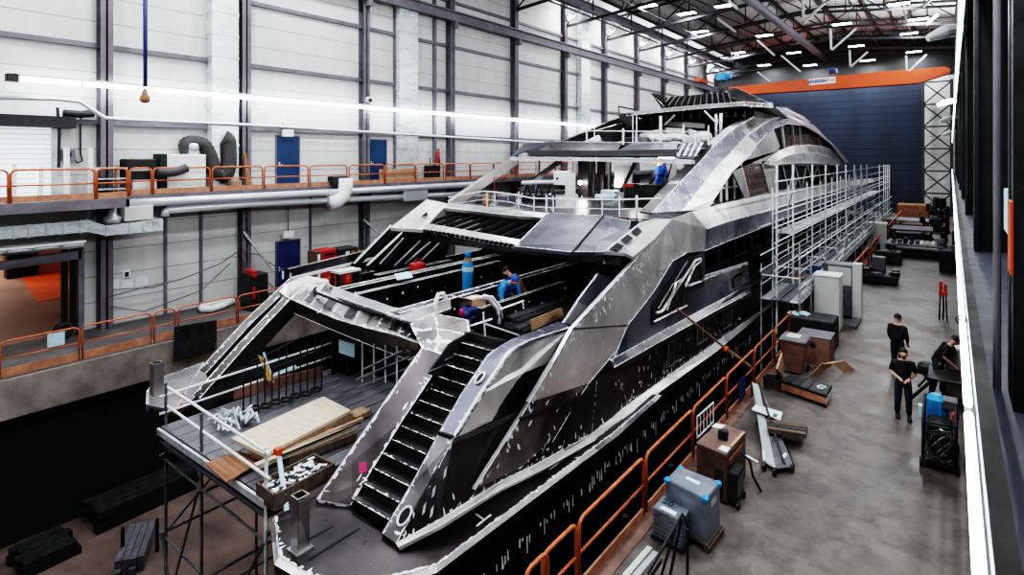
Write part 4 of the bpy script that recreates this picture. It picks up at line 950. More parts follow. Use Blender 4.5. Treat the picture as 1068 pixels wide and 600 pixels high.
pc = line([(291, 304), (300, 295), (320, 287.5), (333, 289), (318, 293.5), (298, 309.5)], -13.6)
m = MB(); m.slab([at(291, 304, Y=7.9), at(300, 295, Y=8.2), at(320, 287.5, Y=8.9), at(343, 292, Y=8.9), at(334, 304, Y=8.45), at(318, 293.2, Y=8.45), at(298, 309.5, Y=7.9)], .3, 0, n=V((0, -.2, 1)).normalized()); m.build('transom_corner', ['alub', 'weld'], yacht)
# deck ring round the cockpit hatch with its dark groove
rg_o = ats([(335, 304), (402, 327), (428, 336), (448, 330), (470, 322)], z=3.02); rg_i = ats([(345, 298), (372, 308), (410, 321), (432, 324), (470, 312)], z=3.05)
m = MB(); m.ribbon(rg_o, rg_i, .05, 0, (1, 1), .03, 1, gap=.15); m.path(ats([(340, 294), (327, 302), (331, 306), (364, 319), (400, 329)], z=3.1), .03, 6, 2); m.build('hatch_ring', ['alu', 'weld', 'hole'], yacht)
m = MB().path(ats([(330, 297), (341, 296), (345, 301)], z=3.15), .05, 6); m.build('hatch_corner', 'alu', yacht)
# starboard shoulder: rounded cap between transom and stair coaming
SA_ = [at(427, 338.5, z=3.0), at(437, 331.5, z=3.08), at(450, 326.5, z=3.12), at(468, 329, z=3.12), at(486, 333, z=3.08), at(494, 345, z=2.95)]
SB_ = [at(437, 358, Y=7.9), at(446, 350, z=2.9), at(459, 343, z=2.98), at(470, 346, z=2.98), at(481, 352, z=2.92), at(492, 352, z=2.85)]
rows = [[at(*q, z=zz) for q, zz in r] for r in (
    (((440, 364), 2.69), ((452, 367), 2.67), ((464, 372), 2.63)), (((437, 357), 2.76), ((456, 357), 2.80), ((479, 359), 2.76)),
    (((431, 346), 2.92), ((456, 343), 2.98), ((491, 350), 2.86)), (((428, 338), 3.0), ((451, 326.5), 3.12), ((488, 334), 3.06)))]
m = MB(); 
for r0, r1 in zip(rows, rows[1:]): m.ribbon(r0, r1, .04, 0, (0, 0)); m.ragged(r0, r1, .05, 1, gap=.1); m.ragged(r1, r0, .02, 1, gap=.2)
for c_ in (0, 1, 2): m.ragged([r[c_] for r in rows], [r[(c_ + 1) % 3 if c_ < 2 else 1] for r in rows], .06, 1, gap=.05)
e_ = [rows[2][2], rows[3][2]]; m.ribbon([rows[1][2], rows[2][2], rows[3][2]], [p + V((.02, .02, -.5)) for p in (rows[1][2], rows[2][2], rows[3][2])], .04, 2, (0, 0)); m.build('shoulder_cap', ['alu', 'weld', 'alud'], yacht)
sw = [at(447, 390, X=-7.5), at(470, 358, X=-7.5), at(494, 345, X=-7.5), at(494, 390, X=-7.5), at(470, 400, X=-7.5)]
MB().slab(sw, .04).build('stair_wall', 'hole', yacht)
m = MB().beam(at(492, 345, X=-7.45), at(493.5, 386, X=-7.45), .05, .05).beam(at(464, 376, X=-7.45), at(492, 362, X=-7.45), .03, .02).beam(at(447, 388, X=-7.45), at(492, 370, X=-7.45), .02, .02); m.build('stair_post', 'alu', yacht)
# port coamings running down to the port swim platform
for pts, X, wd, nm in (([(202, 412), (250, 358), (300, 306)], -13.15, .3, 'port_coaming'), ([(208, 386), (256, 334), (303, 290)], -14.2, .34, 'port_coaming')):
    A = line(pts, X); m = MB(); m.ribbon(A, [p + V((wd, 0, .0)) for p in A], .05, 2, (1, 1), .05, 1, gap=.1); m.ribbon([p + V((wd, 0, 0)) for p in A], [p + V((wd, .12, -.4)) for p in A], .04, 2, (0, 0)); m.build(nm, A4, yacht)
m = MB().beam(at(300, 287, X=-14.5), at(402, 262, X=-14.5), .16, .34).beam(at(303, 291, X=-14.35), at(400, 267, X=-14.35), .06, .08, 1); m.build('port_bulwark', ['alud', 'weld'], yacht)
for q in ((295, 287), (303, 289)): MB().tube(at(q[0], q[1] + 4, X=-14), at(q[0], q[1] - 4, X=-14), .03, 6).build('stanchion', 'scaf', yacht)
m = MB().box((-14.85, 11.5, .4), (-14.7, 20, 2.7)); m.build('port_wall', 'alud', yacht)
# --- open cockpit: longitudinal and cross bulkheads over a dark bilge
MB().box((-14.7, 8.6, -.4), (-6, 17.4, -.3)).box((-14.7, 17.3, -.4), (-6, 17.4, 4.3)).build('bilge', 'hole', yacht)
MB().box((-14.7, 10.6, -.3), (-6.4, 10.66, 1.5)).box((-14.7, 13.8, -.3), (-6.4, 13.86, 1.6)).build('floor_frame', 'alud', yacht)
for X, a, b, z, w_ in ((-12.45, (346, 303), (521, 266.5), 3.0, .28), (-12.0, (362, 309), (521, 274), 2.9, .16), (-9.45, (412, 326), (600, 281), 3.0, .30), (-13.6, (392, 287), (470, 266), 3.05, .2), (-8.3, (500, 322), (590, 294), 2.5, .1)):
    p, q = at(*a, X=X), at(*b, X=X); y0, y1 = p.y, min(q.y, 17.2)
    m = MB(); m.box((X - .03, y0, -.2), (X + .03, y1, p.z - .02), 0)
    A = [V((X - w_ / 2, y0, p.z)), V((X - w_ / 2, y1, p.z))]; B = [V((X + w_ / 2, y0, p.z)), V((X + w_ / 2, y1, p.z))]
    m.ribbon(A, B, .03, 0, (1, 1), w_ * .24, 1, gap=.1); k = y0 + .4
    while k < y1 - .2:
        m.box((X + .03, k, .2), (X + .09, k + .05, p.z - .05), 0)
        r = random.uniform(.02, .05); c = V((X + .1, k + .25, p.z - random.uniform(.15, .4))); m.add([c + V((0, r*math.cos(t_), r*math.sin(t_))) for t_ in (0, 1, 2, 3, 4, 5)], [(0, 1, 2, 3, 4, 5)], 1); k += .55
    m.build('bulkhead', ['alud', 'weld'], yacht)
# curved pipe rail and stiffeners in the starboard cockpit corner
MB().path([at(q[0], q[1], X=-8.2) for q in ((501, 311), (510, 312), (518, 322), (521, 330), (520, 338))], .05, 8).path([at(q[0], q[1], X=-8.05) for q in ((504, 309), (513, 310), (522, 321), (523.5, 332))], .035, 8).build('bent_flange', 'weld', yacht, smooth=True)
MB().path([at(453.5, 318, X=-9.3) , at(457, 307, X=-9.3), at(462, 306, X=-9.3), at(466, 314, X=-9.3)], .05, 6).build('lifting_eye', 'weld', yacht)
# --- upper deck aft overhang
lw = [(407, 238), (420, 239), (441, 239), (470, 243), (500, 249), (536, 256)]
A = ats([(441, 239), (470, 243), (505, 249.5), (538, 255)], z=4.2); B = ats([(443, 242), (470, 246.5), (503, 253), (536, 259)], z=4.08)
m = MB(); m.ribbon(A, B, .2, 0, (1, 1), .03, 1)
for k in range(20):
    u = k / 20 * 3; i = int(u); a, b = A[i].lerp(A[i+1], u - i), B[i].lerp(B[i+1], u - i); a2, b2 = A[i].lerp(A[i+1], min(1, u - i + .07)), B[i].lerp(B[i+1], min(1, u - i + .07)); m.slab([a + V((0, -.02, 0)), a2 + V((0, -.02, 0)), b2 + V((0, -.02, 0)), b + V((0, -.02, 0))], .01, 2)
m.build('overhang_edge', ['alub', 'weld', 'alud'], yacht)
m = MB(); m.slab([at(407, 237.5, z=4.2), at(441, 239.5, z=4.2), at(467, 212.5, z=4.7), at(445, 208, z=4.75), at(426, 223, z=4.5)], .1)
m.ragged([at(441, 239.5, z=4.2), at(467, 212.5, z=4.7)], [at(420, 239, z=4.2), at(445, 210, z=4.7)], .12, 1); m.build('port_wing_top', ['alub', 'weld'], yacht)
m = MB(); A = ats([(467, 212), (500, 215.5), (540, 220), (571, 222.5)], z=4.72); B = ats([(462, 217), (500, 221), (540, 225.5), (566, 227)], z=4.6); m.ribbon(A, B, .1, 0, (1, 1), .04, 1); m.build('overhang_beam', ['alub', 'weld'], yacht)
m = MB(); pl = [at(571.5, 222, z=4.66), at(630, 225, z=4.66), at(658, 231, z=4.66), at(651, 263, z=4.2), at(594, 263, z=4.2), at(536, 257, z=4.2)]
m.slab([pl[0], pl[1], at(596, 263, z=4.2), pl[5]], .08, 0); m.slab([pl[1], pl[2], pl[3], pl[4]], .08, 0)
m.ragged([pl[5], pl[4], pl[3]], [q + V((0, 1, .1)) for q in (pl[5], pl[4], pl[3])], .04, 1); m.ragged([pl[5], pl[0]], [pl[4], pl[1]], .05, 1, gap=.2); m.ragged([pl[0], pl[1], pl[2]], [q + V((0, -1, -.1)) for q in (pl[0], pl[1], pl[2])], .05, 1)
m.beam(pl[1].lerp(pl[1], 0) + V((0, 0, .015)), at(597, 263, z=4.215), .04, .02, 2); m.build('overhang_panel', ['alup', 'weld', 'hole'], yacht)
o = yacht
jb = [at(630, 262, z=4.25), at(668, 232, z=4.7), at(683, 228, z=4.8), at(700, 229, z=4.8), at(683, 249, z=4.45), at(660, 268, z=4.15), at(652, 264, z=4.2)]
m = MB(); m.slab(jb, .08, 0); m.ragged(jb[:2], [jb[5], jb[4]], .06, 1)
for u0, u1 in ((.06, .26), (.36, .56), (.66, .86)):
    bl = lambda u, v_: jb[0].lerp(jb[1], u).lerp(jb[5].lerp(jb[4], u), v_) + V((0, -.02, .03))
    m.slab([bl(u0, .12), bl(u1, .12), bl(u1, .42), bl(u0, .42)], .01, 2)
m.build('ladder_plate', ['alub', 'weld', 'hole'], yacht)
MB().box((-14, 12.6, 3.75), (-6.3, 12.7, 4.1)).box((-14.2, 14.9, 4.2), (-6.2, 15.05, 4.6)).build('overhang_girder', 'alud', yacht)
m = MB()
for x in [-13.5 + .5 * k for k in range(15)]: m.beam((x, 12.1, 4.05), (x, 15, 4.5), .05, .12)
m.build('deck_stiffeners', 'hole', yacht)
# port wing with diagonal ribs
for a, b in (((368, 279), (407, 239)), ((382, 281), (445, 222)), ((395, 279), (420, 252)), ((410, 281), (446, 247)), ((421, 279), (456, 249)), ((432, 281), (460, 254))):
    p, q = at(*a, X=-14.2), at(*b, X=-13.9); m = MB().beam(p, q, .05, .22).beam(p + V((.04, 0, .12)), q + V((.04, 0, .12)), .10, .03, 1); m.build('port_wing_rib', ['alud', 'weld'], yacht)
MB().slab(line([(366, 279), (406, 240), (441, 242), (470, 250), (460, 282), (400, 284)], -14.45), .03).build('port_wing_skin', 'hole', yacht)
# --- bridge deck: struts, rails, open framing
m = MB(); p, q = at(470, 214, X=-14.2), at(537, 167, X=-14.2); m.beam(p, q, .2, .34); m.build('port_strut', 'alub', yacht)
m = MB(); p, q = at(541, 200, X=-13.6), at(584, 168, X=-13.6); m.beam(p, q, .12, .2); m.build('port_strut', 'alud', yacht)
rail = MB(); rp = [(468, 206), (505, 199.5), (530, 202), (556, 207), (596, 207.5), (640, 208.5), (690, 207)]
pts = [at(*q, Y=15.3) for q in rp]; rail.path(pts, .024, 6)
rail.path([p + V((0, 0, -.28)) for p in pts], .014, 6)
for px in (508, 516, 541, 557, 570, 577, 607, 628, 646, 664): 
    p = at(px, 203 if px < 550 else 207.5, Y=15.3); rail.tube((p.x, p.y, 4.62), (p.x, p.y, p.z + .1), .034 if px in (570, 664) else .02, 6)
rail.build('aft_rail', 'scafw', yacht)
# roof of the bridge deck = sun deck
RA = [at(532, 165.5, Y=18.4), at(600, 166, Y=18.4), at(660, 167, Y=18.2), at(705, 168.5, Y=18), at(722, 169, Y=17.8)]
m = MB(); m.ribbon([p + V((0, 0, .06)) for p in RA], [p + V((0, 0, -.06)) for p in RA], .12, 0, (1, 1), .03, 1, gap=.05); m.build('sundeck_edge', ['alub', 'weld'], yacht)
RB = [V((-14.3, 18.9, 6.44)), V((-10, 18.9, 6.44)), V((-7.4, 18.9, 6.42))]; RC = [V((-14.0, 19.2, 6.78)), V((-10, 19.2, 6.78)), V((-7.4, 19.2, 6.78))]
m = MB(); m.ribbon([at(548, 157, Y=19.2), at(640, 157, Y=19.2), at(713, 155.5, Y=19.2)], [at(552, 162.5, Y=18.8), at(640, 163, Y=18.8), at(707, 163, Y=18.8)], .05, 0, (0, 0)); m.build('sundeck_recess', 'dark', yacht)
m = MB(); A = [at(541, 158, Y=19.2), at(560, 149, Y=20.2), at(583, 146, Y=20.4)]; m.slab([at(532, 164, Y=18.5), at(546, 150, Y=20.5), at(578, 147.5, Y=20.5), at(560, 158, Y=19.3), at(548, 157.5, Y=19.2)], .05, 0)
m.slab([at(560, 158, Y=19.3), at(578, 147.5, Y=20.5), at(648, 149, Y=20.3), at(644, 157, Y=19.3)], .05, 1)
m.slab([at(644, 157, Y=19.3), at(662, 148, Y=20.3), at(708, 148.5, Y=20.2), at(705, 156, Y=19.3)], .05, 2)
m.slab([at(705, 156, Y=19.3), at(712, 148, Y=20.2), at(734, 149, Y=20.2), at(722, 166, Y=18.2), at(706, 164, Y=18.5)], .05, 0)
m.ragged([at(578, 147.5, Y=20.45), at(648, 148.5, Y=20.25), at(734, 149, Y=20.15)], [at(578, 157, Y=19.5), at(648, 157, Y=19.3), at(730, 157, Y=19.3)], .05, 1 + 2)
for px in (713, 719, 725, 731): m.ragged([at(px, 149, Y=20.15), at(px - 7, 163, Y=18.3)], [at(px + 4, 149, Y=20.15), at(px - 3, 163, Y=18.3)], .08, 3)
m.build('sundeck_slope', ['alup', 'alu', 'alup', 'weld'], yacht)
MB().box((-14.0, 18.9, 6.38), (-7.0, 38, 6.46)).build('sundeck_underside', 'alu', yacht)
MB().box((-14.0, 20.2, 6.7), (-7.0, 38, 6.84)).build('sundeck', 'alud', yacht)
# bridge deck framing and contents of the structure itself
for px, X, Y, w_ in ((608, -11.6, 22, .5), (626, -11, 23, .35), (617.5, -11.4, 22.5, .22), (560, -13.4, 24, .2), (635, -11.2, 25, .12)):
    p = at(px, 190, Y=Y); MB().box((p.x - w_ / 2, Y, 4.6), (p.x + w_ / 2, Y + .15, 6.4)).build('deck_post', 'alud' if w_ > .3 else 'alu', yacht)
m = MB()
for a, b in (((672, 206), (688, 170)), ((690, 206), (700, 168)), ((648, 200), (662, 170))): m.beam(at(*a, Y=22), at(*b, Y=22), .14, .1)
m.build('slanted_frame', 'alud', yacht)
MB().slab([at(641, 172, Y=23), at(660, 172, Y=23), at(659, 196, Y=23), at(641, 196, Y=23)], .05).build('inner_panel', 'alub', yacht)
MB().slab([at(694, 172, Y=24), at(706, 172, Y=24), at(704, 200, Y=24), at(692, 196, Y=24)], .05).build('inner_panel', 'alub', yacht)
MB().box((-9.6, 27.5, 4.6), (-7.2, 27.6, 6.4)).build('house_bulkhead', 'alub', yacht)
# sundeck rails and stanchions
m = MB(); Y = 20.6
m.path([at(600, 136.5, Y=Y), at(740, 137.5, Y=Y)], .02, 6)
for px, y1, r in ((612, 128, .05), (620, 134, .03), (650, 134, .06), (664, 120, .03), (660, 121, .025), (663.5, 137, .04), (689, 121, .07), (713, 130, .05), (739, 131, .04), (681, 140, .025), (725, 136, .03)):
    p = at(px, y1, Y=Y); m.tube((p.x, Y, 6.8), (p.x, Y, p.z), r * .7, 6)
m.build('sundeck_rail', 'scafw', yacht)
m = MB(); Y = 27
for px, y0, y1, r in ((747, 148, 119, .06), (752, 143, 118, .08), (748, 130, 124, .04)):
    m.tube(at(px, y0, Y=Y), at(px, y1, Y=Y), r, 6)
m.tube(at(735, 116, Y=Y), at(747, 128, Y=Y), .05, 6); m.tube(at(704, 120, Y=Y), at(694, 130, Y=Y), .05, 6); m.build('hardtop_strut', 'scaf', yacht)
# hardtop with ribbed spoiler
HA = [at(653, 119, Y=27), at(690, 115, Y=27), at(740, 110.5, Y=27), at(775, 108, Y=27), at(806, 110, Y=27.5)]
m = MB(); m.ribbon([p + V((0, 0, .08)) for p in HA], [p + V((0, 0, -.1)) for p in HA], .3, 0, (1, 1), .04, 1); m.build('hardtop_edge', ['alu', 'weld'], yacht)
m = MB(); m.slab([HA[0] + V((0, .2, 0)), HA[2] + V((0, .2, 0)), HA[4] + V((0, .3, 0)), V((-8, 42, 8.3)), V((-12.8, 42, 8.3))], .1, 0, n=V((0, 0, 1)))
for k in range(14): x = -12.6 + k * .42; m.box((x, 27.5, 8.2), (x + .06, 41, 8.5), 0)
m.build('hardtop_underside', 'alud', yacht)
m = MB(); m.slab([at(691, 111.5, Y=27.6), at(695, 101.5, Y=29), at(755, 96.5, Y=29), at(768, 107.5, Y=27.6)], .1, 0)
for k in range(12):
    u = k / 11; a = at(691 + 72 * u, 111 - 3.2 * u, Y=27.55); b = at(694.5 + 59 * u, 101.5 - 4.8 * u, Y=28.95); m.beam(a, b + V((.25, 0, 0)), .05, .09, 1)
m.build('spoiler', ['hole', 'alu'], yacht)
m = MB(); m.slab([at(678, 96.5, Y=28.5), at(690, 99, Y=28.6), at(697, 110, Y=27.6), at(690, 112, Y=27.6)], .08, 0); m.ragged([at(679, 97, Y=28.48), at(692, 111, Y=27.58)], [at(690, 99, Y=28.58), at(697, 110, Y=27.58)], .09, 1, gap=0); m.build('spoiler_end', ['alud', 'weld'], yacht)
m = MB(); q = [at(754, 94, Y=29), at(768, 91.5, Y=29.5), at(800, 106, Y=29), at(808, 111.5, Y=28.5), at(785, 109, Y=28), at(770, 107.5, Y=27.7)]; m.slab(q, .08, 0); m.ragged(q[1:4], [q[0], q[5], q[4]], .14, 1, gap=0)
for k in range(4): u = (k + .5) / 4; m.ragged([q[0].lerp(q[5], u), q[1].lerp(q[3], u)], [q[0].lerp(q[5], u + .1), q[1].lerp(q[3], u + .1)], .08, 1)
m.build('spoiler_end', ['alud', 'weld'], yacht)
m = MB().beam(at(645, 111, Y=28), at(662, 114.5, Y=28), .08, .08).beam(at(645, 111, Y=28), at(646, 122, Y=28), .05, .05); m.build('antenna_bracket', 'alud', yacht)
p = [at(644, 124, Y=27), at(648, 119, Y=27), at(660, 118, Y=27), at(664, 126, Y=27), at(660, 134, Y=27), at(646, 135, Y=27)]; MB().slab(p, .4).build('port_arch_end', 'alud', yacht)
m = MB().beam(at(588, 151, X=-14.2), at(646, 126, X=-13.8), .25, .4); m.build('port_arch', 'alud', yacht)
MB().path([at(x, 122 + .06 * (x - 670) - (4 if x % 2 else 0), Y=30) for x in range(668, 716)], .06, 5).build('cable_loom', 'weld', yacht)
MB().slab([at(696, 125, Y=29.5), at(735, 129, Y=29.5), at(735, 134, Y=29.5), at(690, 131, Y=29.5)], .1).build('console', 'alub', yacht)
# --- starboard arch
O = [(680, 222), (700, 200), (718, 181), (734, 164), (749, 148), (768, 132), (791, 119), (806, 113.5), (820, 113), (840, 123), (853, 135), (873, 155), (885, 170)]
I = [(738, 218.5), (744, 209), (753, 195), (764, 179), (781, 163), (790, 150), (799, 141), (806, 134.5), (821, 129), (839, 131), (853, 139), (868, 151), (881, 169)]
xs = [-6.05, -6.15, -6.3, -6.4, -6.5, -6.65, -6.8, -6.9, -6.9, -6.85, -6.8, -6.6, -6.5]
A = line(O, [x - .35 for x in xs]); B = line(I, xs); Md = [a.lerp(b, .5) for a, b in zip(A, B)]
m = MB(); m.ribbon(A[:6], Md[:6], .08, 0, (1, 1), .05, 1, 1, gap=.15); m.ribbon(Md[:6], B[:6], .08, 2, (0, 1), .05, 1, 0, gap=.3)
m.ribbon(A[5:], Md[5:], .08, 3, (1, 1), .05, 1, 1, gap=.1); m.ribbon(Md[5:], B[5:], .08, 0, (1, 1), .06, 1, 1, gap=.1); m.build('arch', ['alup', 'weld', 'alub', 'alu'], yacht)
m = MB(); A2 = A[6:]; m.ribbon(A2, [V((2 * CLX - p.x, p.y, p.z)) for p in A2], .1, 0, (1, 0), .06, 1); m.ribbon(A[:7], [p + V((-.4, .1, 0)) for p in A[:7]], .05, 0, (0, 0)); m.build('arch_roof', ['alu', 'weld'], yacht)
m = MB(); m.ribbon(mir(A)[5:], mir(B)[5:], .08, 0, (0, 0)); m.build('arch', A4, yacht)
# wheelhouse window band under the arch, brow and side house
m = MB(); m.slab(line([(764, 180), (781, 163.5), (806, 135), (821, 130), (839, 132), (853, 140), (868, 152), (881, 170), (812, 170), (790, 172)], -7.15), .05); m.build('wheelhouse_window', 'hole', yacht)
for a, b, w_ in (((805, 136), (813, 158), .28), ((815, 132), (818, 156), .32), ((826, 130), (828, 152), .16), ((834, 131), (835, 151), .12), ((853, 141), (856, 152), .2)): MB().beam(at(*a, X=-7.05), at(*b, X=-7.05), .1, w_ * 1.1).build('window_pillar', 'alub', yacht)
MB().slab(line([(818, 141), (846, 140), (862, 149), (858, 154), (820, 154)], -7.1), .03).build('window_screen', 'brownglass', yacht)
bo = [(797, 171), (805, 163.5), (813, 157), (827, 152), (843, 151), (860, 153), (872, 158.5), (882, 169)]; bi = [(803, 172), (812, 167), (820, 163), (830, 160), (843, 159), (857, 161), (867, 165), (876, 172)]
A, B = line(bo, -6.75), line(bi, -6.45); m = MB(); m.ribbon(A, B, .06, 0, (1, 1), .06, 1, 1, gap=.1)
Cc = line([(806, 172), (815, 171), (824, 170.5), (834, 170), (844, 170), (855, 170.5), (865, 171), (874, 173)], -6.4); m.ribbon(B, Cc, .05, 2, (0, 1), .05, 1, 1); m.build('brow', ['alu', 'weld', 'alub'], yacht)
hs = line([(738, 219), (746, 206), (764, 180), (790, 150), (800, 141), (806, 136), (813, 158), (797, 171), (812, 172), (812, 200), (760, 210)], -6.75)
hw = MB()
hw.slab(line([(764, 179), (806, 135), (813, 157), (797, 171), (772, 169)], -6.75), .06, 0); hw.slab(line([(794, 169), (806, 166), (812, 171), (812, 200), (803, 202)], -6.75), .06, 0); hw.slab(line([(764, 179), (773, 169), (782, 205), (777, 207)], -6.75), .06, 0)
hw.slab(line([(738, 219), (777, 207), (803, 201), (812, 199), (812, 203), (740, 222)], -6.75), .06, 0); hw.ragged(line([(773, 169), (782, 205)], -6.74), line([(768, 172), (777, 206)], -6.74), .1, 1); hw.build('house_side', ['alub', 'weld'], yacht)
MB().slab(line([(773.5, 169), (794, 169), (803, 201), (782, 204.5)], -6.8), .03).build('covered_window', 'brownglass', yacht)
MB().slab(line([(740, 219), (764, 180), (778, 206)], -7.6), .03).build('house_opening', 'alud', yacht)
m = MB()
for px in (752, 758, 766): m.tube(at(px, 212, X=-7.2), at(px, 184, X=-7.2), .05, 6)
m.tube(at(748, 197, X=-7.2), at(772, 194, X=-7.2), .04, 6); m.build('opening_frame', 'weld', yacht)
MB().slab(line([(811, 172), (873, 172), (876, 191), (811, 200)], -6.95), .04).build('side_window', 'hole', yacht)
m = MB()
for k, (a, b) in enumerate(((816, 822), (823, 829), (829, 835), (837, 841), (842, 848), (846, 853), (853, 856), (858, 863), (863, 867), (868, 871))):
    f = (a - 811) / 62; fb = (b - 811) / 62
    if k % 2: a, b = b, a
    m.beam(at(a, 172.5, X=-6.88), at(b, 199 - 9 * fb, X=-6.88), .05, .16)
m.beam(at(811, 172, X=-6.86), at(873, 172, X=-6.86), .05, .1); m.beam(at(811, 200, X=-6.86), at(876, 191, X=-6.86), .06, .14); m.build('window_framing', 'alub', yacht)
# ------------------------------------------------------------------ people
def skinned(name, verts, edges, rad, m, parent, root=0, sub=1):
    me = bpy.data.meshes.new(name); me.from_pydata([tuple(v) for v in verts], edges, []); o = bpy.data.objects.new(name, me); COL.objects.link(o)
    sm = o.modifiers.new('skin', 'SKIN'); sm.use_smooth_shade = True
    for i, r in enumerate(rad): me.skin_vertices[0].data[i].radius = (r, r) if not isinstance(r, tuple) else r; me.skin_vertices[0].data[i].use_root = (i == root)
    if sub: s = o.modifiers.new('smooth', 'SUBSURF'); s.levels = sub; s.render_levels = sub
    dg = bpy.context.evaluated_depsgraph_get(); dg.update()
    me2 = bpy.data.meshes.new_from_object(o.evaluated_get(dg)); bpy.data.objects.remove(o)
    o = bpy.data.objects.new(name, me2); COL.objects.link(o); me2.materials.append(M[m]); o.parent = parent; ROOTS[o.name] = ROOTS[parent.name]
    for p in me2.polygons: p.use_smooth = True
    return o
def person(lab, loc, rz, top='blackc', legs='jean', sc=1.0, lean=0.0, arms=None, sit=0, stride=.12, headturn=0, group=None, hairm='hair', sleeves=.55):
    """a standing figure facing -Y; lean bends the trunk forward, arms gives (elbow, wrist) offsets from each shoulder"""
    t = thing('person', lab, 'person', loc, rz, group)
    def S(x, y, z): return V((x * sc, y * sc, z * sc))
    hip = S(0, 0, .93 - sit)
    def up(h, fwd=0, side=0): return hip + V((side * sc, (-math.sin(lean) * h + -math.cos(lean) * fwd) * sc, (math.cos(lean) * h - math.sin(lean) * fwd) * sc))
    arms = arms or {1: ((.07, .0, -.28), (.05, -.10, -.52)), -1: ((-.07, .0, -.28), (-.05, -.10, -.52))}
    v = [hip, up(.16), up(.34), up(.50), up(.57, .0), up(.63, .02)]; e = [(0, 1), (1, 2), (2, 3), (3, 4), (4, 5)]; r = [.10, .095, .125, .085, .055, .06]
    hd = [up(.68, .05), up(.745, .045), up(.80, .03)]; n = len(v); v += hd; e += [(5, n), (n, n+1), (n+1, n+2)]; r += [.078, .092, .07]
    no = up(.70, .14); v.append(no); e.append((n, len(v)-1)); r.append(.018)
    J = {}
    for s in (1, -1):
        sh = up(.48, 0, s * .19); el = sh + S(*arms[s][0]); wr = sh + S(*arms[s][1]); d = (wr - el).normalized(); J[s] = (sh, el, wr)
        i = len(v); v += [sh, el, wr, wr + d * .07 * sc]; e += [(3, i), (i, i+1), (i+1, i+2), (i+2, i+3)]; r += [.062, .044, .030, .034]
        b = wr + d * .08 * sc; sd = d.cross(V((0, 0, 1))); sd = sd.normalized() if sd.length > .1 else V((0, 1, 0))
        for k in range(4):
            j = len(v); q = b + sd * (k - 1.5) * .02 * sc; v += [q + d * .045 * sc, q + d * (.08 - abs(k - 1.4) * .01) * sc - V((0, .015, .01)) * sc]; e += [(i+3, j), (j, j+1)]; r += [.0105, .009]
        j = len(v); v += [wr + d * .05 * sc - sd * .05 * sc, wr + d * .085 * sc - sd * .06 * sc]; e += [(i+2, j), (j, j+1)]; r += [.012, .010]
        hp = hip + S(s * .095, 0, -.04); fw = stride * s
        if sit: kn = hip + S(s * .14, -.42, -.02); an = S(s * .14, -.40, .09)
        else: kn = S(s * .11, -.03 - fw * .4, .50); an = S(s * .12, -fw * .5 + .02, .09)
        i = len(v); v += [hp, kn, an, an + S(0, -.14, -.045)]; e += [(0, i), (i, i+1), (i+1, i+2), (i+2, i+3)]; r += [.10, .062, .045, .035]; J[s] += (hp, kn, an)
    skinned('body', v, e, [x * sc for x in r], 'skin', t)
    # clothing: shirt, trousers, shoes, hair
    v = [up(-.12), up(.05), up(.18), up(.34), up(.50), up(.555)]; e = [(0, 1), (1, 2), (2, 3), (3, 4), (4, 5)]; r = [.165, .17, .165, .18, .12, .078]
    for s in (1, -1):
        sh, el, wr = J[s][:3]; i = len(v); v += [sh, sh.lerp(el, .5), el.lerp(wr, -.0 if sleeves < .6 else .0)]; e += [(4, i), (i, i+1), (i+1, i+2)]; r += [.085, .074, .064]
        if sleeves > .6: v.append(el.lerp(wr, .88)); e.append((i+2, i+3)); r.append(.048)
    skinned('shirt', v, e, [x * sc for x in r], top, t, 3)
    v = [up(.14), hip]; e = [(0, 1)]; r = [.145, .15]
    for s in (1, -1):
        hp, kn, an = J[s][3:]; i = len(v); v += [hp, hp.lerp(kn, .5), kn, kn.lerp(an, .5), an]; e += [(1, i), (i, i+1), (i+1, i+2), (i+2, i+3), (i+3, i+4)]; r += [.115, .10, .082, .073, .068]
    skinned('trousers', v, e, [x * sc for x in r], legs, t, 0)
    for s in (1, -1):
        an = J[s][5]; mb = MB(); q = V((an.x, an.y, 0))
        mb.lathe([(.052, .0), (.055, .03), (.05, .07), (.045, .12)], (0, 0, 0), 10); mb.v = [V((p.x * .95, (p.y - .045 if p.z < .08 else p.y - .0) * (2.5 if p.z < .08 else 1.2), p.z)) * sc + q for p in mb.v]
        mb.build('shoe', 'rubber', t, True, local=True)
    c = up(.765, .015); mb = MB(); mb.ball((0, 0, 0), .098 * sc, 14, 0, (.95, 1.08, 1.02)); tilt = Matrix.Rotation(lean + .35, 3, 'X')
    keep = MB(); nn = 14; k = nn // 2 + 1
    pr = [q.copy() for q in mb.v if True]
    mb2 = MB(); mb2.v = [tilt @ q + c for q in pr]; mb2.f = [f for f in mb.f if sum(pr[i].z for i in f) / len(f) > -.02 * sc]; mb2.m = [0] * len(mb2.f)
    mb2.build('hair', hairm, t, True, local=True)
    for s in (1, -1):
        MB().ball(up(.715, .125, s * .032), .011 * sc, 6).build('eye', 'eye', t, True, local=True)
        MB().ball(up(.70, .03, s * .088), .026 * sc, 8, 0, (.5, 1, 1.3)).build('ear', 'skin', t, True, local=True)
    return t
def ground(px, py, z=0): return at(px, py, z=z)
def face(p, q): d = V(q) - V(p); return math.atan2(d.x, -d.y)
p = ground(936, 391); person('person in dark hooded jacket and trousers standing with back turned in the aisle', p, 2.75, 'blackc', 'jean', 1.0, sleeves=1, stride=.06, arms={1: ((.05, -.02, -.27), (.01, -.12, -.48)), -1: ((-.05, -.02, -.27), (-.02, -.14, -.47))})
p = ground(942, 436); person('person in black polo shirt standing with hands at the belt, face turned to the left', p, .15, 'blackc', 'jean', .96, stride=.10, arms={1: ((.08, .04, -.26), (-.10, -.18, -.37)), -1: ((-.08, .04, -.26), (.06, -.20, -.33))})
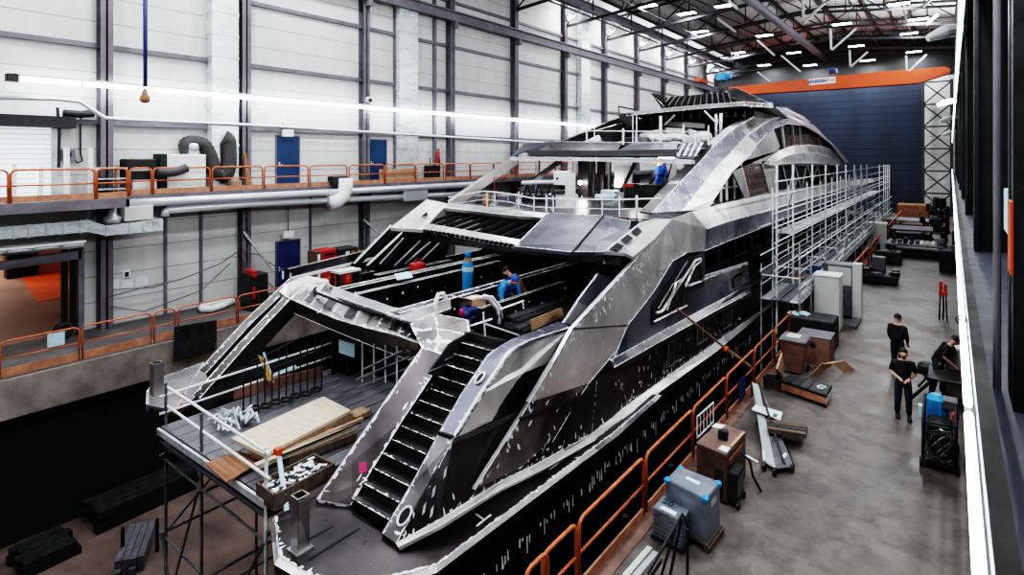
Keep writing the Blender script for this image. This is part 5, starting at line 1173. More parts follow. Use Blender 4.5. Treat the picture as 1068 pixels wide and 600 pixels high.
p = ground(978, 413); person('person in black t-shirt bending over the workbench by the light rail', p, 1.5, 'blackc', 'jean', 1.0, lean=.5, stride=.2, arms={1: ((.03, -.18, -.2), (.0, -.40, -.22)), -1: ((-.06, .08, -.22), (-.02, -.12, -.40))})
p = ground(985, 258); person('distant person in dark clothes walking down the aisle near the lattice mast', p, .2, 'blackc', 'jean', 1.0, sleeves=1)
p = ground(964, 244); person('distant person in dark clothes bending at the far worktables', p, -1.3, 'blackc', 'jean', 1.0, lean=.4, sleeves=1)
p = at(688, 203, Y=21); person('person in blue overalls standing under the sun deck roof', (p.x, p.y, 4.63), 2.9, 'overall', 'overall', .95, sleeves=1, lean=.2)
p = at(760, 200, X=-8.2); person('person in bright blue overalls seen through the opening under the arch', (p.x, p.y, 4.63), 1.2, 'cyanc', 'overall', .95, sleeves=1)
p = at(524, 318, Y=11.4); person('person in light blue jacket bending inside the stern cockpit', (p.x, p.y, p.z - .62), 1.2, 'cyanc', 'navy', 1.0, lean=.9, sleeves=1, hairm='overall')
p = at(545, 316, Y=11.9); person('person in brown clothes crouching beside the blue-jacketed one in the cockpit', (p.x, p.y, p.z - .62), -1.4, 'brown', 'navy', .95, lean=.7, sleeves=1)
p = at(507, 212, Y=16.4); tag(MB().cbox((p.x - .1, 16.3, 4.62), (p.x + .1, 16.5, 5.0), .03).build('orange_canister', 'toe'), 'small orange canister on the port side of the bridge deck', 'canister')

# ------------------------------------------------------------------ stern scaffold and what lies on it
zS = .9
c00, c10 = at(181, 440, z=zS), at(275, 526, z=zS)
XA, XB, Y0, Y1 = -12.8, -8.75, 4.95, 9.4
t = thing('stern_scaffold', 'tube scaffold with a plank platform under the open stern of the yacht', 'scaffold', (XA, Y0, PD))
def clamp(p, par): return MB().ball(p, .055, 8).build('coupler', 'scafd', par)
posts = [(XA, Y0 + .12, 1.75), (-11.1, Y0 + .06, 1.6), (XB, Y0, 1.72), (XA, 7, .9), (XB, 7.2, .85), (XA, Y1, .9), (XB, Y1, .85), (-10.8, 7, .85)]
for i, (x, y, h) in enumerate(posts): MB().tube((x, y, PD), (x, y, h), .03, 8).build('standard', 'scafw' if i in (2,) else 'scafd', t)
for z, m_ in ((1.66, 'scafw'), (1.27, 'scafw')):
    MB().tube((XA - .1, Y0 + .15, z), (XB + .15, Y0 - .02, z), .026, 8).build('guard_rail', m_, t)
MB().tube((XA, Y0, 1.5), (XA, Y1, 1.55), .026, 8).build('guard_rail', 'scafw', t)
MB().tube((XA, Y0, 1.15), (XA, Y1, 1.2), .026, 8).build('guard_rail', 'scafw', t)
for z in (-3.2, -1.4, .2):
    MB().tube((XA, Y0 + .1, z), (XB, Y0, z), .026, 6).build('ledger', 'scafd', t)
    for x in (XA, XB, -10.8): MB().tube((x, Y0, z + .1), (x, Y1, z + .1), .026, 6).build('transom', 'scafd', t)
for a, b in (((XA, Y0 + .05, -3.2), (-11.1, Y0, .2)), ((-11.1, Y0, -3.2), (XB, Y0 - .04, .2)), ((XA, Y0, -1.4), (XA, 7, .2)), ((XB, Y0, -3.2), (XB, 7, .2)), ((XA, Y0 + .05, -1.4), (-11.1, Y0, -4.9)), ((-10.8, 7, -3.2), (XB, Y0, -4.8)), ((XA, Y0, .6), (XB, Y1, -3))): MB().tube(a, b, .026, 6).build('brace', 'scafd', t)
k = 0
x = XA
while x < XB - .2:
    MB().cbox((x + .01, Y0 + .02, zS - .06), (x + .36, Y1, zS), .01).build('deck_plank', 'plank', t); x += .375
MB().box((XA, Y0 - .05, zS - .14), (XB, Y0 + .0, zS - .02)).build('edge_bar', 'scaf', t)
MB().cbox((XA + .1, Y0 + .0, .56), (XB, Y0 + .3, .62), .02).build('deck_plank', 'plank', t)
MB().beam(at(291, 477, Y=5.3), at(303, 560, Y=5.0), .07, .05).build('ladder_post', 'bluepaper', t)
MB().box((at(290, 474, Y=5.3).x - .06, 5.25, at(290, 474, Y=5.3).z), (at(290, 474, Y=5.3).x + .06, 5.35, at(290, 474, Y=5.3).z + .1)).build('end_cap', 'crane', t)
for px, py in ((190, 413), (190, 424)): MB().ball(at(px, py, Y=5.6), .06, 8).build('red_clamp', 'crane', t)
o = tag(MB().slab([at(*q, z=1.24) for q in ((241, 457), (337, 413.5), (366, 428), (276, 474))], .06, n=V((0, 0, 1))).build('plywood_sheet', 'ply'), 'large pale plywood sheet lying on the stern scaffold', 'plywood')
tag(MB().slab([at(*q, z=1.16) for q in ((262, 470), (350, 425), (368, 431), (280, 477))], .12, n=V((0, 0, 1))).build('support_timber', 'timber'), 'brown timber stack directly under the plywood sheet', 'timber')
tag(MB().slab([at(*q, z=.98) for q in ((214, 483), (249, 470), (273, 481), (236, 503))], .025, n=V((0, 0, 1))).build('brown_sheet', 'brown'), 'rust-brown sheet overhanging the scaffold edge', 'sheet')
tl_ = ['long pale plank in front of the plywood sheet', 'second long plank right of the plywood sheet', 'short brown offcut between the planks', 'dark timber beam behind the scrap box', 'brown block of timber by the stair coaming', 'thin dark bar lying on the long planks']
for i, (a, b, w_, h_, m_, z) in enumerate([((266, 487), (372, 445), .10, .08, 'ply', 1.12), ((282, 478), (378, 437), .08, .06, 'timber', 1.1), ((300, 466), (345, 448), .2, .05, 'timber', 1.06), ((300, 480), (370, 454), .18, .14, 'dtimber', 1.0), ((366, 436), (382, 428), .3, .1, 'timber', 1.0), ((292, 476), (376, 441), .03, .03, 'dark', 1.22)]):
    tag(MB().beam(at(*a, z=z), at(*b, z=z), w_, h_).build('timber_plank', m_), tl_[i], 'plank')
# scrap box
bx = [at(*q, z=1.08) for q in ((268, 504), (327, 474), (348, 484), (286, 517))]
t = thing('scrap_box', 'brown wooden tray full of shiny metal offcuts at the front of the stern scaffold', 'box', (bx[0] + bx[2]) / 2)
m = MB()
for a, b in zip(bx, bx[1:] + bx[:1]): m.slab([a, b, b - V((0, 0, .26)), a - V((0, 0, .26))], .03)
m.slab([p - V((0, 0, .2)) for p in bx], .03, n=V((0, 0, 1))); m.build('tray', 'dtimber', t)
m = MB()
for i in range(130):
    u, v_ = random.uniform(.05, .93), random.uniform(.06, .92); p = (bx[0].lerp(bx[1], u)).lerp(bx[3].lerp(bx[2], u), v_) + V((0, 0, -.06 + random.uniform(-.05, .04)))
    a = random.uniform(0, PI); m.box((p.x - .06, p.y - .025, p.z), (p.x + .06, p.y + .025, p.z + .015), random.choice((0, 0, 1)), rz=a, c=(p.x, p.y, 0))
o = m.build('offcuts', ['weld', 'dark'], t); o['kind'] = 'stuff'
# rod rack
t = thing('rod_rack', 'rack of dark upright rods with a brown back board on the stern scaffold', 'rack', at(290, 420, z=.95))
MB().slab([at(244, 417, z=.92), at(337, 393, z=.92), at(337, 393, z=.92) + V((0, 0, .25)), at(244, 417, z=.92) + V((0, 0, .25))], .04).build('back_board', 'bin', t)
for i in range(12):
    p = at(254 + i * 7.4, 429 - i * 2.4 + (i % 3) * 2, z=.95); MB().tube(p, p + V((random.uniform(-.03, .03), .0, random.uniform(.75, 1.35))), .018, 6).build('rod', 'dark', t)
m = MB()
for i in range(8):
    p = at(256 + i * 10.5, 432 - i * 3.2, z=.95); m.path([p + V((.13*math.cos(k), .1*math.sin(k), .05 + .02 * (i % 2))) for k in (0, 1.05, 2.1, 3.14, 4.2, 5.2)], .03, 6, closed=True)
m.build('weights', 'rubber', t)
m = MB(); c = at(238, 441, z=.97)
for i in range(26):
    a, b = random.uniform(0, 6.28), random.uniform(.05, .42); q = c + V((math.cos(a) * b * 1.2, math.sin(a) * b * .9, .03)); m.path([q, q + V((random.uniform(-.2, .2), random.uniform(-.1, .2), random.uniform(.03, .14))), q + V((random.uniform(-.3, .3), random.uniform(-.1, .25), .0))], .03, 5)
tag(m.build('plastic_film', 'plastic', smooth=True), 'crumpled clear plastic film beside the rod rack', 'film')
tag(MB().tube(at(286, 393, Y=7.6), at(308, 384, Y=8.2), .08, 10).build('pale_roll', 'bluepaper'), 'pale blue roll behind the rods under the stern bridge', 'roll')
t = thing('step_ladder', 'short yellow step ladder with pale side standing behind the rods', 'ladder', at(277, 395, Y=7.2))
m = MB(); a, b = at(271, 372, Y=7.4), at(281, 398, Y=7.1); m.beam(a, b, .05, .03).beam(a + V((.15, 0, 0)), b + V((.15, 0, 0)), .05, .03); m.build('rail', 'yellow', t)
for k in range(4): q = a.lerp(b, (k + .5) / 4); MB().beam(q, q + V((.15, 0, 0)), .03, .03).build('rung', 'yellow', t); MB().beam(at(275, 368, Y=7.5), at(284, 396, Y=7.2), .05, .03).build('side_strip', 'bluepaper', t)
p, q = at(353.5, 353.5, Y=8.3), at(369.5, 373, Y=8.3); tag(MB().cbox((p.x, 8.28, q.z), (q.x, 8.33, p.z), .02).build('blue_window_cover', 'bluepaper'), 'pale blue rounded panel shining through the stern opening', 'panel')
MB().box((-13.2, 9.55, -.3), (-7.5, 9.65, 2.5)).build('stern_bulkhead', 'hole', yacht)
m = MB()
for px in (378, 390, 402, 414): m.tube(at(px, 400, Y=7.6), at(px, 358, Y=8), .025, 6)
for a, b in (((372, 396), (428, 372)), ((374, 404), (426, 384)), ((380, 385), (420, 366))): m.tube(at(*a, Y=7.5), at(*b, Y=7.9), .025, 6)
tag(m.build('pipe_frame', 'scafd'), 'frame of thin tubes under the right end of the stern bridge', 'frame')
m = MB()
for a, b in (((234, 392), (316, 351)), ((240, 366), (240, 400)), ((276, 352), (278, 392)), ((250, 382), (300, 372)), ((222, 410), (330, 366)), ((262, 362), (292, 398)), ((225, 358), (222, 400))): m.tube(at(*a, Y=8.1), at(*b, Y=8.1), .022, 6)
tag(m.build('pipe_frame', 'scafd'), 'frame of thin tubes under the left end of the stern bridge', 'frame')

# pit: timber stacks and beams
def stack(lab, a, b, n, rows, w_, h_, m_, z, name='timber_stack'):
    t = thing(name, lab, 'stack', at(*a, z=z)); p, q = at(*a, z=z), at(*b, z=z); d = (q - p).normalized(); s = V((d.y, -d.x, 0))
    for r in range(rows):
        for k in range(n):
            o_ = s * (k - n / 2) * (w_ + .015) + V((0, 0, h_ / 2 + r * (h_ + .01))) + d * random.uniform(-.1, .1); MB().beam(p + o_, q + o_, w_, h_).build('beam', m_, t)
stack('dark timber stack on the pit floor by the left pit wall', (98, 552), (200, 505), 4, 3, .28, .2, 'dark2', PD)
stack('low dark timber stack in the lower left corner of the pit', (20, 598), (75, 572), 4, 2, .3, .2, 'dark2', PD)
stack('bundle of violet-grey steel beams lying in the pit', (138, 600), (152, 560), 4, 2, .16, .2, 'plank', PD, 'beam_bundle')
for q, l in (((128, 585), 'short dark bollard left of the beam bundle'), ((164, 575), 'short dark bollard right of the beam bundle')):
    p = at(*q, z=PD); tag(MB().lathe([(.05, 0), (.05, .9), (.03, .95)], p, 8).build('pit_post', 'dark'), l, 'post')
# keel blocks under the hull
for i in range(6):
    y = 10 + i * 6; tag(MB().box((CLX - .9, y, PD), (CLX + .9, y + .6, -4.45)).build('keel_block', 'dtimber'), 'timber keel block under the yacht hull', 'block', 'keel blocks')

# ------------------------------------------------------------------ side scaffold along the starboard flank
t = thing('side_scaffold', 'tall pale tube scaffold with plank walkways along the starboard side of the yacht', 'scaffold', (-4.9, 22, PD))
XT, XO2, XI2 = -4.9, -4.12, -5.36
ysc = [yat(px, XT) for px in (810, 827, 847, 861, 873, 882, 891, 898, 904)] + [58.5, 62.5, 64.5, 66.5, 68.5]
for i, y in enumerate(ysc): MB().tube((XT, y, PD), (XT, y, 6.1 - (y - 22) * .012), .04, 8).build('standard', 'scafw', t); (MB().tube((XI2, y + 1.4, PD), (XI2, y + 1.4, 5.2), .035, 8).build('standard', 'scafw', t) if y < 58 else None)
for i, y in enumerate([21.6] + [23.6 + 3.1 * k for k in range(12)]):
    MB().tube((XO2, y, 0), (XO2, y, 2.7 if i % 2 else 3.4), .035, 6).build('standard', 'scaf', t); MB().tube((XI2, y, PD), (XI2, y, 2.6), .03, 6).build('standard', 'scaf', t)
    MB().tube((XI2, y, 1.35), (XO2, y, 1.35), .03, 6).build('transom', 'scaf', t); MB().tube((XI2, y, 2.2), (XO2, y, 2.2), .025, 6).build('transom', 'scaf', t)
    MB().tube((XI2, y, -1.2), (XO2, y, -1.2), .03, 6).build('transom', 'scafd', t)
for X, z, m_ in ((XT, 1.9, 'scaf'), (XT, 2.4, 'scafw'), (XT, 3.9, 'scafw'), (XT, 4.4, 'scafw'), (XT, 5.0, 'scaf'), (XT, 5.5, 'scaf'), (XO2, 1.35, 'scaf'), (XO2, 1.85, 'scafw'), (XO2, 2.4, 'scaf'), (XI2, 1.35, 'scaf'), (XI2, 1.85, 'scaf'), (XI2, 2.35, 'scafw'), (XO2, .6, 'scafd'), (XT, -1.2, 'scafd'), (XT, .1, 'scafd'), (XI2, 3.9, 'scafw'), (XI2, 4.4, 'scafw'), (XI2, 2.9, 'scafw'), (XO2, 2.9, 'scafw'), (XT, 3.36, 'scafw'), (XT, 2.9, 'scaf')):
    MB().tube((X, 21.5, z), (X, 60 if z < 3 else 68, z), .026, 6).build('ledger', m_, t)
for k in range(12):
    y = 21.5 + k * 3.1
    for j in range(4): MB().cbox((XI2 + .04 + j * .3, y, 1.36), (XI2 + .32 + j * .3, y + 3.06, 1.41), .01).build('deck_plank', 'plank' if (j + k) % 3 else 'scaf', t)
    if k: 
        for j in range(2): MB().cbox((-5.56 + j * .32, y, 3.38), (-5.26 + j * .32, y + 3.06, 3.43), .01).build('deck_plank', 'scaf' if k % 2 else 'offwhite', t)
        MB().tube((-5.5, y, 3.36), (XT, y, 3.36), .026, 6).build('transom', 'scaf', t)
MB().box((XI2, 21.5, 2.0), (XI2 + .03, 46, 2.3)).build('toe_board', 'plank', t); MB().box((XO2, 21.6, 1.42), (XO2 + .03, 60, 1.6)).build('toe_board', 'scaf', t)
for a, b in (((XI2, 21.5, -4.5), (XO2, 21.5, 1.3)), ((XT, 21.6, -4), (XT, 25, 1.2)), ((XI2, 24, -4.5), (XI2, 27, 1)), ((XT, 22, 3.4), (XT, 25.2, 5.5)), ((XO2, 30, .1), (XO2, 33, 2.4))): MB().tube(a, b, .026, 6).build('brace', 'scafd', t)
for (px, py), l, m_, sx_, sy_, sz_ in (((800, 286), 'cardboard piece lying on the lower scaffold walkway', 'card', .5, .3, .04), ((842, 282), 'blue-white panel lying on the lower scaffold walkway', 'bluepaper', .35, .5, .05), ((835, 287), 'small red tool lying on the lower scaffold walkway', 'red', .1, .22, .06), ((826, 289), 'flat brown board on the lower scaffold walkway', 'timber', .3, .3, .03)):
    p = at(px, py, z=1.43); p.x = min(max(p.x, -5.0), -4.3); tag(MB().box((p.x - sx_ / 2, p.y - sy_ / 2, 1.42), (p.x + sx_ / 2, p.y + sy_ / 2, 1.42 + sz_), rz=.4).build(['cardboard_piece', 'drawing_board', 'hand_tool', 'wooden_board'][('card', 'bluepaper', 'red', 'timber').index(m_)], m_), l, 'panel')

# ------------------------------------------------------------------ loose things inside the yacht
p = at(488, 303, Y=12.2); t = thing('gas_cylinder', 'tall blue gas cylinder with a yellow collar standing in the cockpit', 'gas cylinder', p)
MB().lathe([(.15, -.1), (.16, .0), (.16, .72), (.13, .82), (.06, .88)], p, 16).build('cylinder', 'cyan', t, smooth=True); MB().lathe([(.165, .55), (.165, .68)], p, 16).build('collar_label', 'bluepaper', t); MB().lathe([(.12, .82), (.10, .92)], p, 12).build('collar', 'yellow', t); MB().lathe([(.08, .9), (.09, 1.08), (.05, 1.12)], p, 12).build('cap', 'blue', t, smooth=True)
p = at(436, 282, X=-12.9); t = thing('tool_bag', 'bright red tool box standing behind the long port bulkhead', 'tool box', p)
MB().cbox((p.x - .2, p.y - .22, p.z), (p.x + .15, p.y + .22, p.z + .24), .05).build('box', 'red', t); MB().path([p + V((0, -.14, .24)), p + V((0, -.1, .34)), p + V((0, .1, .34)), p + V((0, .14, .24))], .02, 6).build('handle', 'red', t)
MB().box((-14.6, 8.8, 2.2), (-12.8, 16.5, 2.26)).build('side_deck', 'alud', yacht)
p = at(361, 296, X=-13.1); t = thing('red_canister', 'dark red canister under a grey bench by the port bulwark', 'canister', p)
MB().lathe([(.13, 0), (.15, .05), (.15, .26), (.08, .3)], p, 14).build('body', 'red', t, smooth=True)
t = thing('small_bench', 'grey topped bench standing over the dark red canister', 'bench', p)
a = at(362, 281, X=-13.1); MB().box((p.x - .22, p.y - .34, a.z - .06), (p.x + .2, p.y + .34, a.z)).build('top', 'offwhite', t)
for dx, dy_ in ((-.19, -.3), (.17, -.3), (-.19, .3), (.17, .3)): MB().box((p.x + dx - .03, p.y + dy_ - .03, p.z - .05), (p.x + dx + .03, p.y + dy_ + .03, a.z - .06)).build('leg', 'dark', t)
tag(MB().slab([at(*q, X=None, z=3.04) for q in ((411, 286), (426, 283), (431, 289), (414, 292))], .02, n=V((0, 0, 1))).build('drawing_sheet', 'bluepaper'), 'pale blue drawing sheet lying on the port bulkhead edge', 'paper')
p = at(490, 320, X=-9.3); t = thing('cardboard_box', 'open brown cardboard box on the middle bulkhead', 'box', p)
m = MB(); m.box((p.x - .28, p.y - .25, p.z), (p.x + .3, p.y + .25, p.z + .25)); m.build('carton', 'card', t); MB().slab([p + V((-.28, -.25, .25)), p + V((.3, -.25, .25)), p + V((.35, -.42, .32)), p + V((-.3, -.42, .32))], .01).slab([p + V((-.2, -.15, .255)), p + V((.2, -.15, .255)), p + V((.2, .15, .255)), p + V((-.2, .15, .255))], .004, 0, V((0, 0, 1))).build('flap', 'paper', t)
m = MB(); c = at(489, 329, X=-9.05)
for i in range(14): a = i * .9; q = c + V((random.uniform(-.1, .1), math.cos(a) * .2, math.sin(a) * .12)); m.ball(q, random.uniform(.09, .16), 8)
tag(m.build('blue_jacket', 'dkblue', smooth=True), 'dark blue jacket hanging below the cardboard box', 'jacket')
p = at(481, 329, X=-9.0); tag(MB().lathe([(.06, -.1), (.06, .12), (.03, .15)], p, 10).build('pink_can', 'pink', smooth=True), 'small pink can left of the blue jacket', 'can')
def slats(lab, a, b, X, n, dz_, m_, w_=.2, h_=.05):
    p, q = at(*a, X=X), at(*b, X=X); t = thing('plank_stack', lab, 'planks', p)
    for k in range(n): o_ = V((.05 * (k % 2), random.uniform(-.1, .1), -k * dz_)); MB().beam(p + o_, q + o_, w_, h_).build('plank', m_, t)
slats('stack of grey planks in the starboard cockpit', (529, 331), (594, 309), -8.2, 5, .075, 'plank', .34)
slats('lower stack of grey planks in front of the grey plank stack', (540, 342), (596, 319), -7.9, 3, .07, 'scafd', .2)
tag(MB().slab(line([(554, 334), (586, 321), (588, 331), (555, 345)], -7.7), .03).build('rusty_board', 'card'), 'upright rust-mottled board behind the stern bulwark cap', 'board')
m = MB()
for a, b in (((504, 326), (506, 351)), ((491, 340), (513, 333)), ((506, 338), (541, 350)), ((506, 352), (524, 361)), ((545, 314), (546, 322)), ((521, 323), (546, 314))): m.tube(at(*a, X=-7.8), at(*b, X=-7.8), .022, 6)
tag(m.build('pipe_frame', 'scafw'), 'pale tube frame between the stair shoulder and the bulwark cap', 'frame')
p = at(502, 368, X=-7.3); t = thing('fan_heater', 'small round grey machine at the head of the stern stairs', 'machine', p)
MB().lathe([(.12, -.25), (.14, -.1), (.14, .12), (.08, .2)], p, 12).build('drum', 'girt', t, smooth=True); MB().tube(p + V((-.2, 0, -.3)), p + V((-.2, 0, .1)), .05, 8).build('handle', 'card', t)
# bridge deck things
p, q = at(584, 180, Y=17), at(594, 222, Y=17)
t = thing('drill_press', 'tall white machine column on the bridge deck', 'machine', (p.x, 17, 4.62))
MB().box((q.x - .12, 16.9, 4.62), (q.x + .12, 17.2, p.z)).build('column', 'white', t); MB().cbox((p.x - .12, 16.75, p.z - .42), (q.x - .1, 17.2, p.z + .05), .03).build('head', 'white', t); MB().box((p.x - .2, 16.8, 5.1), (q.x - .12, 17.2, 5.18)).build('table', 'dark', t); MB().cbox((p.x - .1, 16.85, 4.62), (q.x - .12, 17.2, 5.1), .03).build('base', 'offwhite', t); MB().ball(V((p.x + .05, 16.75, p.z - .2)), .05, 8).build('dial', 'dark', t)
def deckbox(name, lab, cat, px0, px1, y0, y1, Y, m_, d=.5):
    p, q = at(px0, y0, Y=Y), at(px1, y1, Y=Y); t = thing(name, lab, cat, ((p.x + q.x) / 2, Y, 4.62))
    MB().cbox((p.x, Y, 4.62), (q.x, Y + d, max(p.z, 4.9)), .04).build('body', m_, t); return t, p, q
t, p, q = deckbox('tool_cart', 'blue-grey cart on the port side of the bridge deck', 'cart', 518, 530, 203, 213, 17, 'alup'); MB().path([V((p.x, 16.95, 4.7)), V((p.x - .1, 16.95, 5.6)), V((q.x, 16.95, 5.6))], .02, 6).build('handle', 'red', t)
deckbox('grey_crate', 'long grey crate left of the blue-grey cart on the bridge deck', 'crate', 487, 504, 204, 212, 16.8, 'plank')
t, p, q = deckbox('welding_set', 'dark welding set with red trim in front of the person in blue overalls', 'welding set', 650, 683, 192, 205, 19.5, 'dark2', .8); MB().box((p.x, 19.45, p.z - .1), (p.x + .5, 19.5, p.z + .02)).build('red_trim', 'red', t); MB().path([V((p.x + .6, 19.4, 5.2 + .2 * math.sin(k))) + V((.2 * math.cos(k), 0, 0)) for k in range(7)], .03, 6).build('cable_coil', 'rubber', t)
t, p, q = deckbox('blower', 'pale cyan blower lying right of the tall white machine', 'machine', 626, 640, 198, 206, 18.6, 'duct', .4); MB().path([V((p.x - .1, 18.5, 4.9)), V((q.x + .1, 18.5, 4.95))], .12, 10).build('barrel', 'bluepaper', t, smooth=True)
t = thing('work_trestle', 'trestle with a long pale tube on the bridge deck behind the carts', 'trestle', at(560, 200, Y=18)); a, b = at(545, 191, Y=18), at(580, 190, Y=18)
MB().tube(a, b, .09, 10).build('tube', 'pipe', t); m = MB()
for u in (.15, .5, .85): q = a.lerp(b, u); m.beam(q, (q.x - .25, q.y, 4.62), .06, .06).beam(q, (q.x + .25, q.y, 4.62), .06, .06)
m.beam(a + V((0, 0, -.35)), b + V((0, 0, -.35)), .05, .05); m.build('leg', 'dark', t)
for i, (px, mm) in enumerate(((548, 'dark2'), (556, 'girt'), (564, 'dark'), (572, 'alup'))):
    deckbox('parts_crate', '%s crate from the left under the long pale tube' % ORD[i], 'crate', px - 4, px + 3, 204 - (i % 2) * 2, 210, 18.4, mm)
t = thing('hanging_lamp', 'bright work lamp hanging on the dark post of the bridge deck', 'lamp', at(605, 190.5, Y=21.8)); c = at(605, 190.5, Y=21.8); MB().ball(c, .1, 10).build('bulb', 'bay', t); MB().tube(c, c + V((0, 0, .5)), .01, 5).build('cord', 'rubber', t)
for q in (c + V((.3, -.3, -.1)), at(664, 172, Y=20.8)): l = bpy.data.lights.new('deck_fill_light', 'POINT'); l.energy = 45; l.shadow_soft_size = .15; o = bpy.data.objects.new('deck_fill_light', l); COL.objects.link(o); o.location = q  # point lights added to brighten the dark bridge deck
for i, (px, w_) in enumerate(((684, 1.1), (697, .9), (707, .6), (730, .6))):
    p = at(px, 146.5, Y=22.5); m = MB()
    for k in range(5): m.ball(p + V((random.uniform(-w_ / 3, w_ / 3), random.uniform(-.1, .1), .08 + random.uniform(-.03, .1))), random.uniform(.14, .24), 8, 0, (1.4, 1, .7))
    tag(m.build('wrapped_bundle', 'white', smooth=True), '%s white wrapped bundle from the left on the sun deck' % ORD[i], 'bundle', 'white bundles on the sun deck')
for i, (px, m_) in enumerate(((656, 'rubber'), (668, 'plank'), (722, 'galv'))):
    p = at(px, 147, Y=22); tag(MB().cbox((p.x - .3, 21.9, 6.84), (p.x + .3, 22.4, 7.2), .05).build('deck_case', m_), ['black case on the sun deck behind the rail', 'grey case right of the black case on the sun deck', 'silver case at the right end of the sun deck'][i], 'case')
for px, Y, l in ((664, 17.6, 'white strip lamp under the right end of the sun deck'), (709, 18.6, 'short white strip lamp beside the arch under the sun deck')):
    p = at(px + 30, 169, Y=Y + 3); tag(MB().box((p.x - .3, Y + 3, 6.33), (p.x + .3, Y + 3.12, 6.38)).build('strip_lamp', 'bay'), l, 'lamp')
# ------------------------------------------------------------------ right quay: rails and equipment
RX = PR + .1
rl = [((548, 571), 'orange quay rail frame at the bottom edge of the photo', 0), ((566, 601), 'second orange quay rail frame from the bottom edge of the photo', 0), ((604, 671), 'long orange quay rail frame left of the two metal cases', 0), ((674, 722), 'orange quay rail frame between the metal cases and the brown crate', 0), ((723, 757), 'orange quay rail frame carrying the white grille, behind the brown crate', 0), ((758, 786), 'orange quay rail frame with a small sign, left of the leaning sheets', 0), ((787, 807), 'orange quay rail frame left of the brown wheelie bin', 0), ((808, 823), 'orange quay rail frame behind the brown wheelie bin', 0), ((824, 836), 'orange quay rail frame left of the tall grey cabinet', 0), ((837, 847), 'orange quay rail frame hidden behind the tall grey cabinet', 0)]
for (a, b), l, _ in rl:
    rail_panel((RX, yat(a, RX), 0), (RX, yat(b, RX), 0), 1.05, .14, l, 'quay rail frames', r=.03, cap=.14)
X2 = -3.82
for i, (a, b) in enumerate(((892, 899), (899.5, 905.5), (909, 915), (915.5, 920.5), (924, 928), (928.5, 933), (933.5, 938), (938.5, 942))):
    rail_panel((X2, yat(a, X2), 0), (X2, yat(b, X2), 0), 1.1, .3, 'far orange quay rail frame beside the scaffold, %s along the quay' % ORD[i], 'far quay rail frames', r=.05, cap=.2)
struct('trim_quay', MB().box((PR, YB, 0), (PR + .34, 21, .015)), 'kerb', 'worn reddish kerb strip along the quay edge')
# warning sign and grille on the rails
p, q = at(770, 398, X=RX + .04), at(777, 412, X=RX + .04); tag(MB().box((RX + .04, p.y, min(p.z, q.z)), (RX + .055, q.y, max(p.z, q.z))).build('rail_sign', 'dkblue'), 'small dark sign hanging on the quay rail', 'sign')
t = thing('white_grille', 'white barred grille leaning on the quay rail behind the brown crate', 'grille', at(735, 450, X=RX + .1)); q4 = line([(727, 435), (744, 420), (744, 440), (727, 457)], RX + .08)
MB().path(q4, .02, 6, closed=True).build('frame', 'scafw', t); m = MB()
for k in range(1, 5): m.tube(q4[0].lerp(q4[1], k / 5), q4[3].lerp(q4[2], k / 5), .014, 5)
m.build('bars', 'scafw', t)
def world_quad(pts, z): return [at(*p, z=z) for p in pts]
def crate(name, lab, cat, top, ztop, body, lidm=None, zb=.0, lid=.07, inset=.02):
    """box whose top outline is given in photo positions at height ztop"""
    tp = world_quad(top, ztop); c = sum(tp, V((0, 0, 0))) / 4
    t = thing(name, lab, cat, (c.x, c.y, zb)); m = MB(); b = [p + (c - p) * inset for p in tp]
    vs = [V((p.x, p.y, zb)) for p in b] + [V((p.x, p.y, ztop - lid)) for p in b]
    m.add(vs, [(0, 1, 2, 3), (4, 5, 6, 7), (0, 1, 5, 4), (1, 2, 6, 5), (2, 3, 7, 6), (3, 0, 4, 7)]); m.build('body', body, t)
    m = MB(); k = .04; ins = [p + (c - p) * k for p in tp]
    m.add([p + V((0, 0, -lid)) for p in tp] + [p + V((0, 0, -.02)) for p in tp] + ins, [(0, 1, 2, 3), (8, 9, 10, 11)] + [(i, (i+1) % 4, 4+(i+1) % 4, 4+i) for i in range(4)] + [(4+i, 4+(i+1) % 4, 8+(i+1) % 4, 8+i) for i in range(4)]); m.build('lid', lidm or body, t)
    return t, tp, c
def label_on(t, pts, z, m_='paper', name='paper_label'): return MB().slab(world_quad(pts, z), .004, n=V((0, 0, 1))).build(name, m_, t)
# large aluminium case
t, tp, c = crate('aluminium_case', 'large grey aluminium case with bright blue lid corners on a pallet', 'case', [(694, 499), (709, 486.5), (751.5, 503), (737, 520.5)], .86, 'case', 'case', .13)
for p in tp:
    q = p + (c - p) * .085; MB().cbox((q.x - .055, q.y - .055, .80), (q.x + .055, q.y + .055, .873), .02).build('corner_cap', 'cyan', t)
label_on(t, [(715, 499), (717, 497), (730.5, 503.5), (729, 506)], .866)
m = MB(); a, b = tp[3], tp[2]; m.slab([a.lerp(b, .3) + V((0, 0, -.15)), a.lerp(b, .7) + V((0, 0, -.15)), a.lerp(b, .7) + V((0, 0, -.24)), a.lerp(b, .3) + V((0, 0, -.24))], .01); m.build('latch', 'galv', t)
m = MB(); m.slab([p + V((0, 0, -.12)) for p in (tp[0], tp[3])] + [p + V((0, 0, -.16)) for p in (tp[3], tp[0])], .0); 
p4 = [p + (p - c) * .06 for p in tp]; t2 = thing('pallet', 'dark pallet under the large aluminium case', 'pallet', (c.x, c.y, 0))
m = MB(); m.slab([V((p.x, p.y, .125)) for p in p4], .04, n=V((0, 0, 1))); m.build('deck', 'dtimber', t2)
for u in (.02, .5, .98):
    a, b = p4[0].lerp(p4[3], u), p4[1].lerp(p4[2], u); MB().beam((a.x, a.y, .045), (b.x, b.y, .045), .1, .085).build('bearer', 'dtimber', t2)
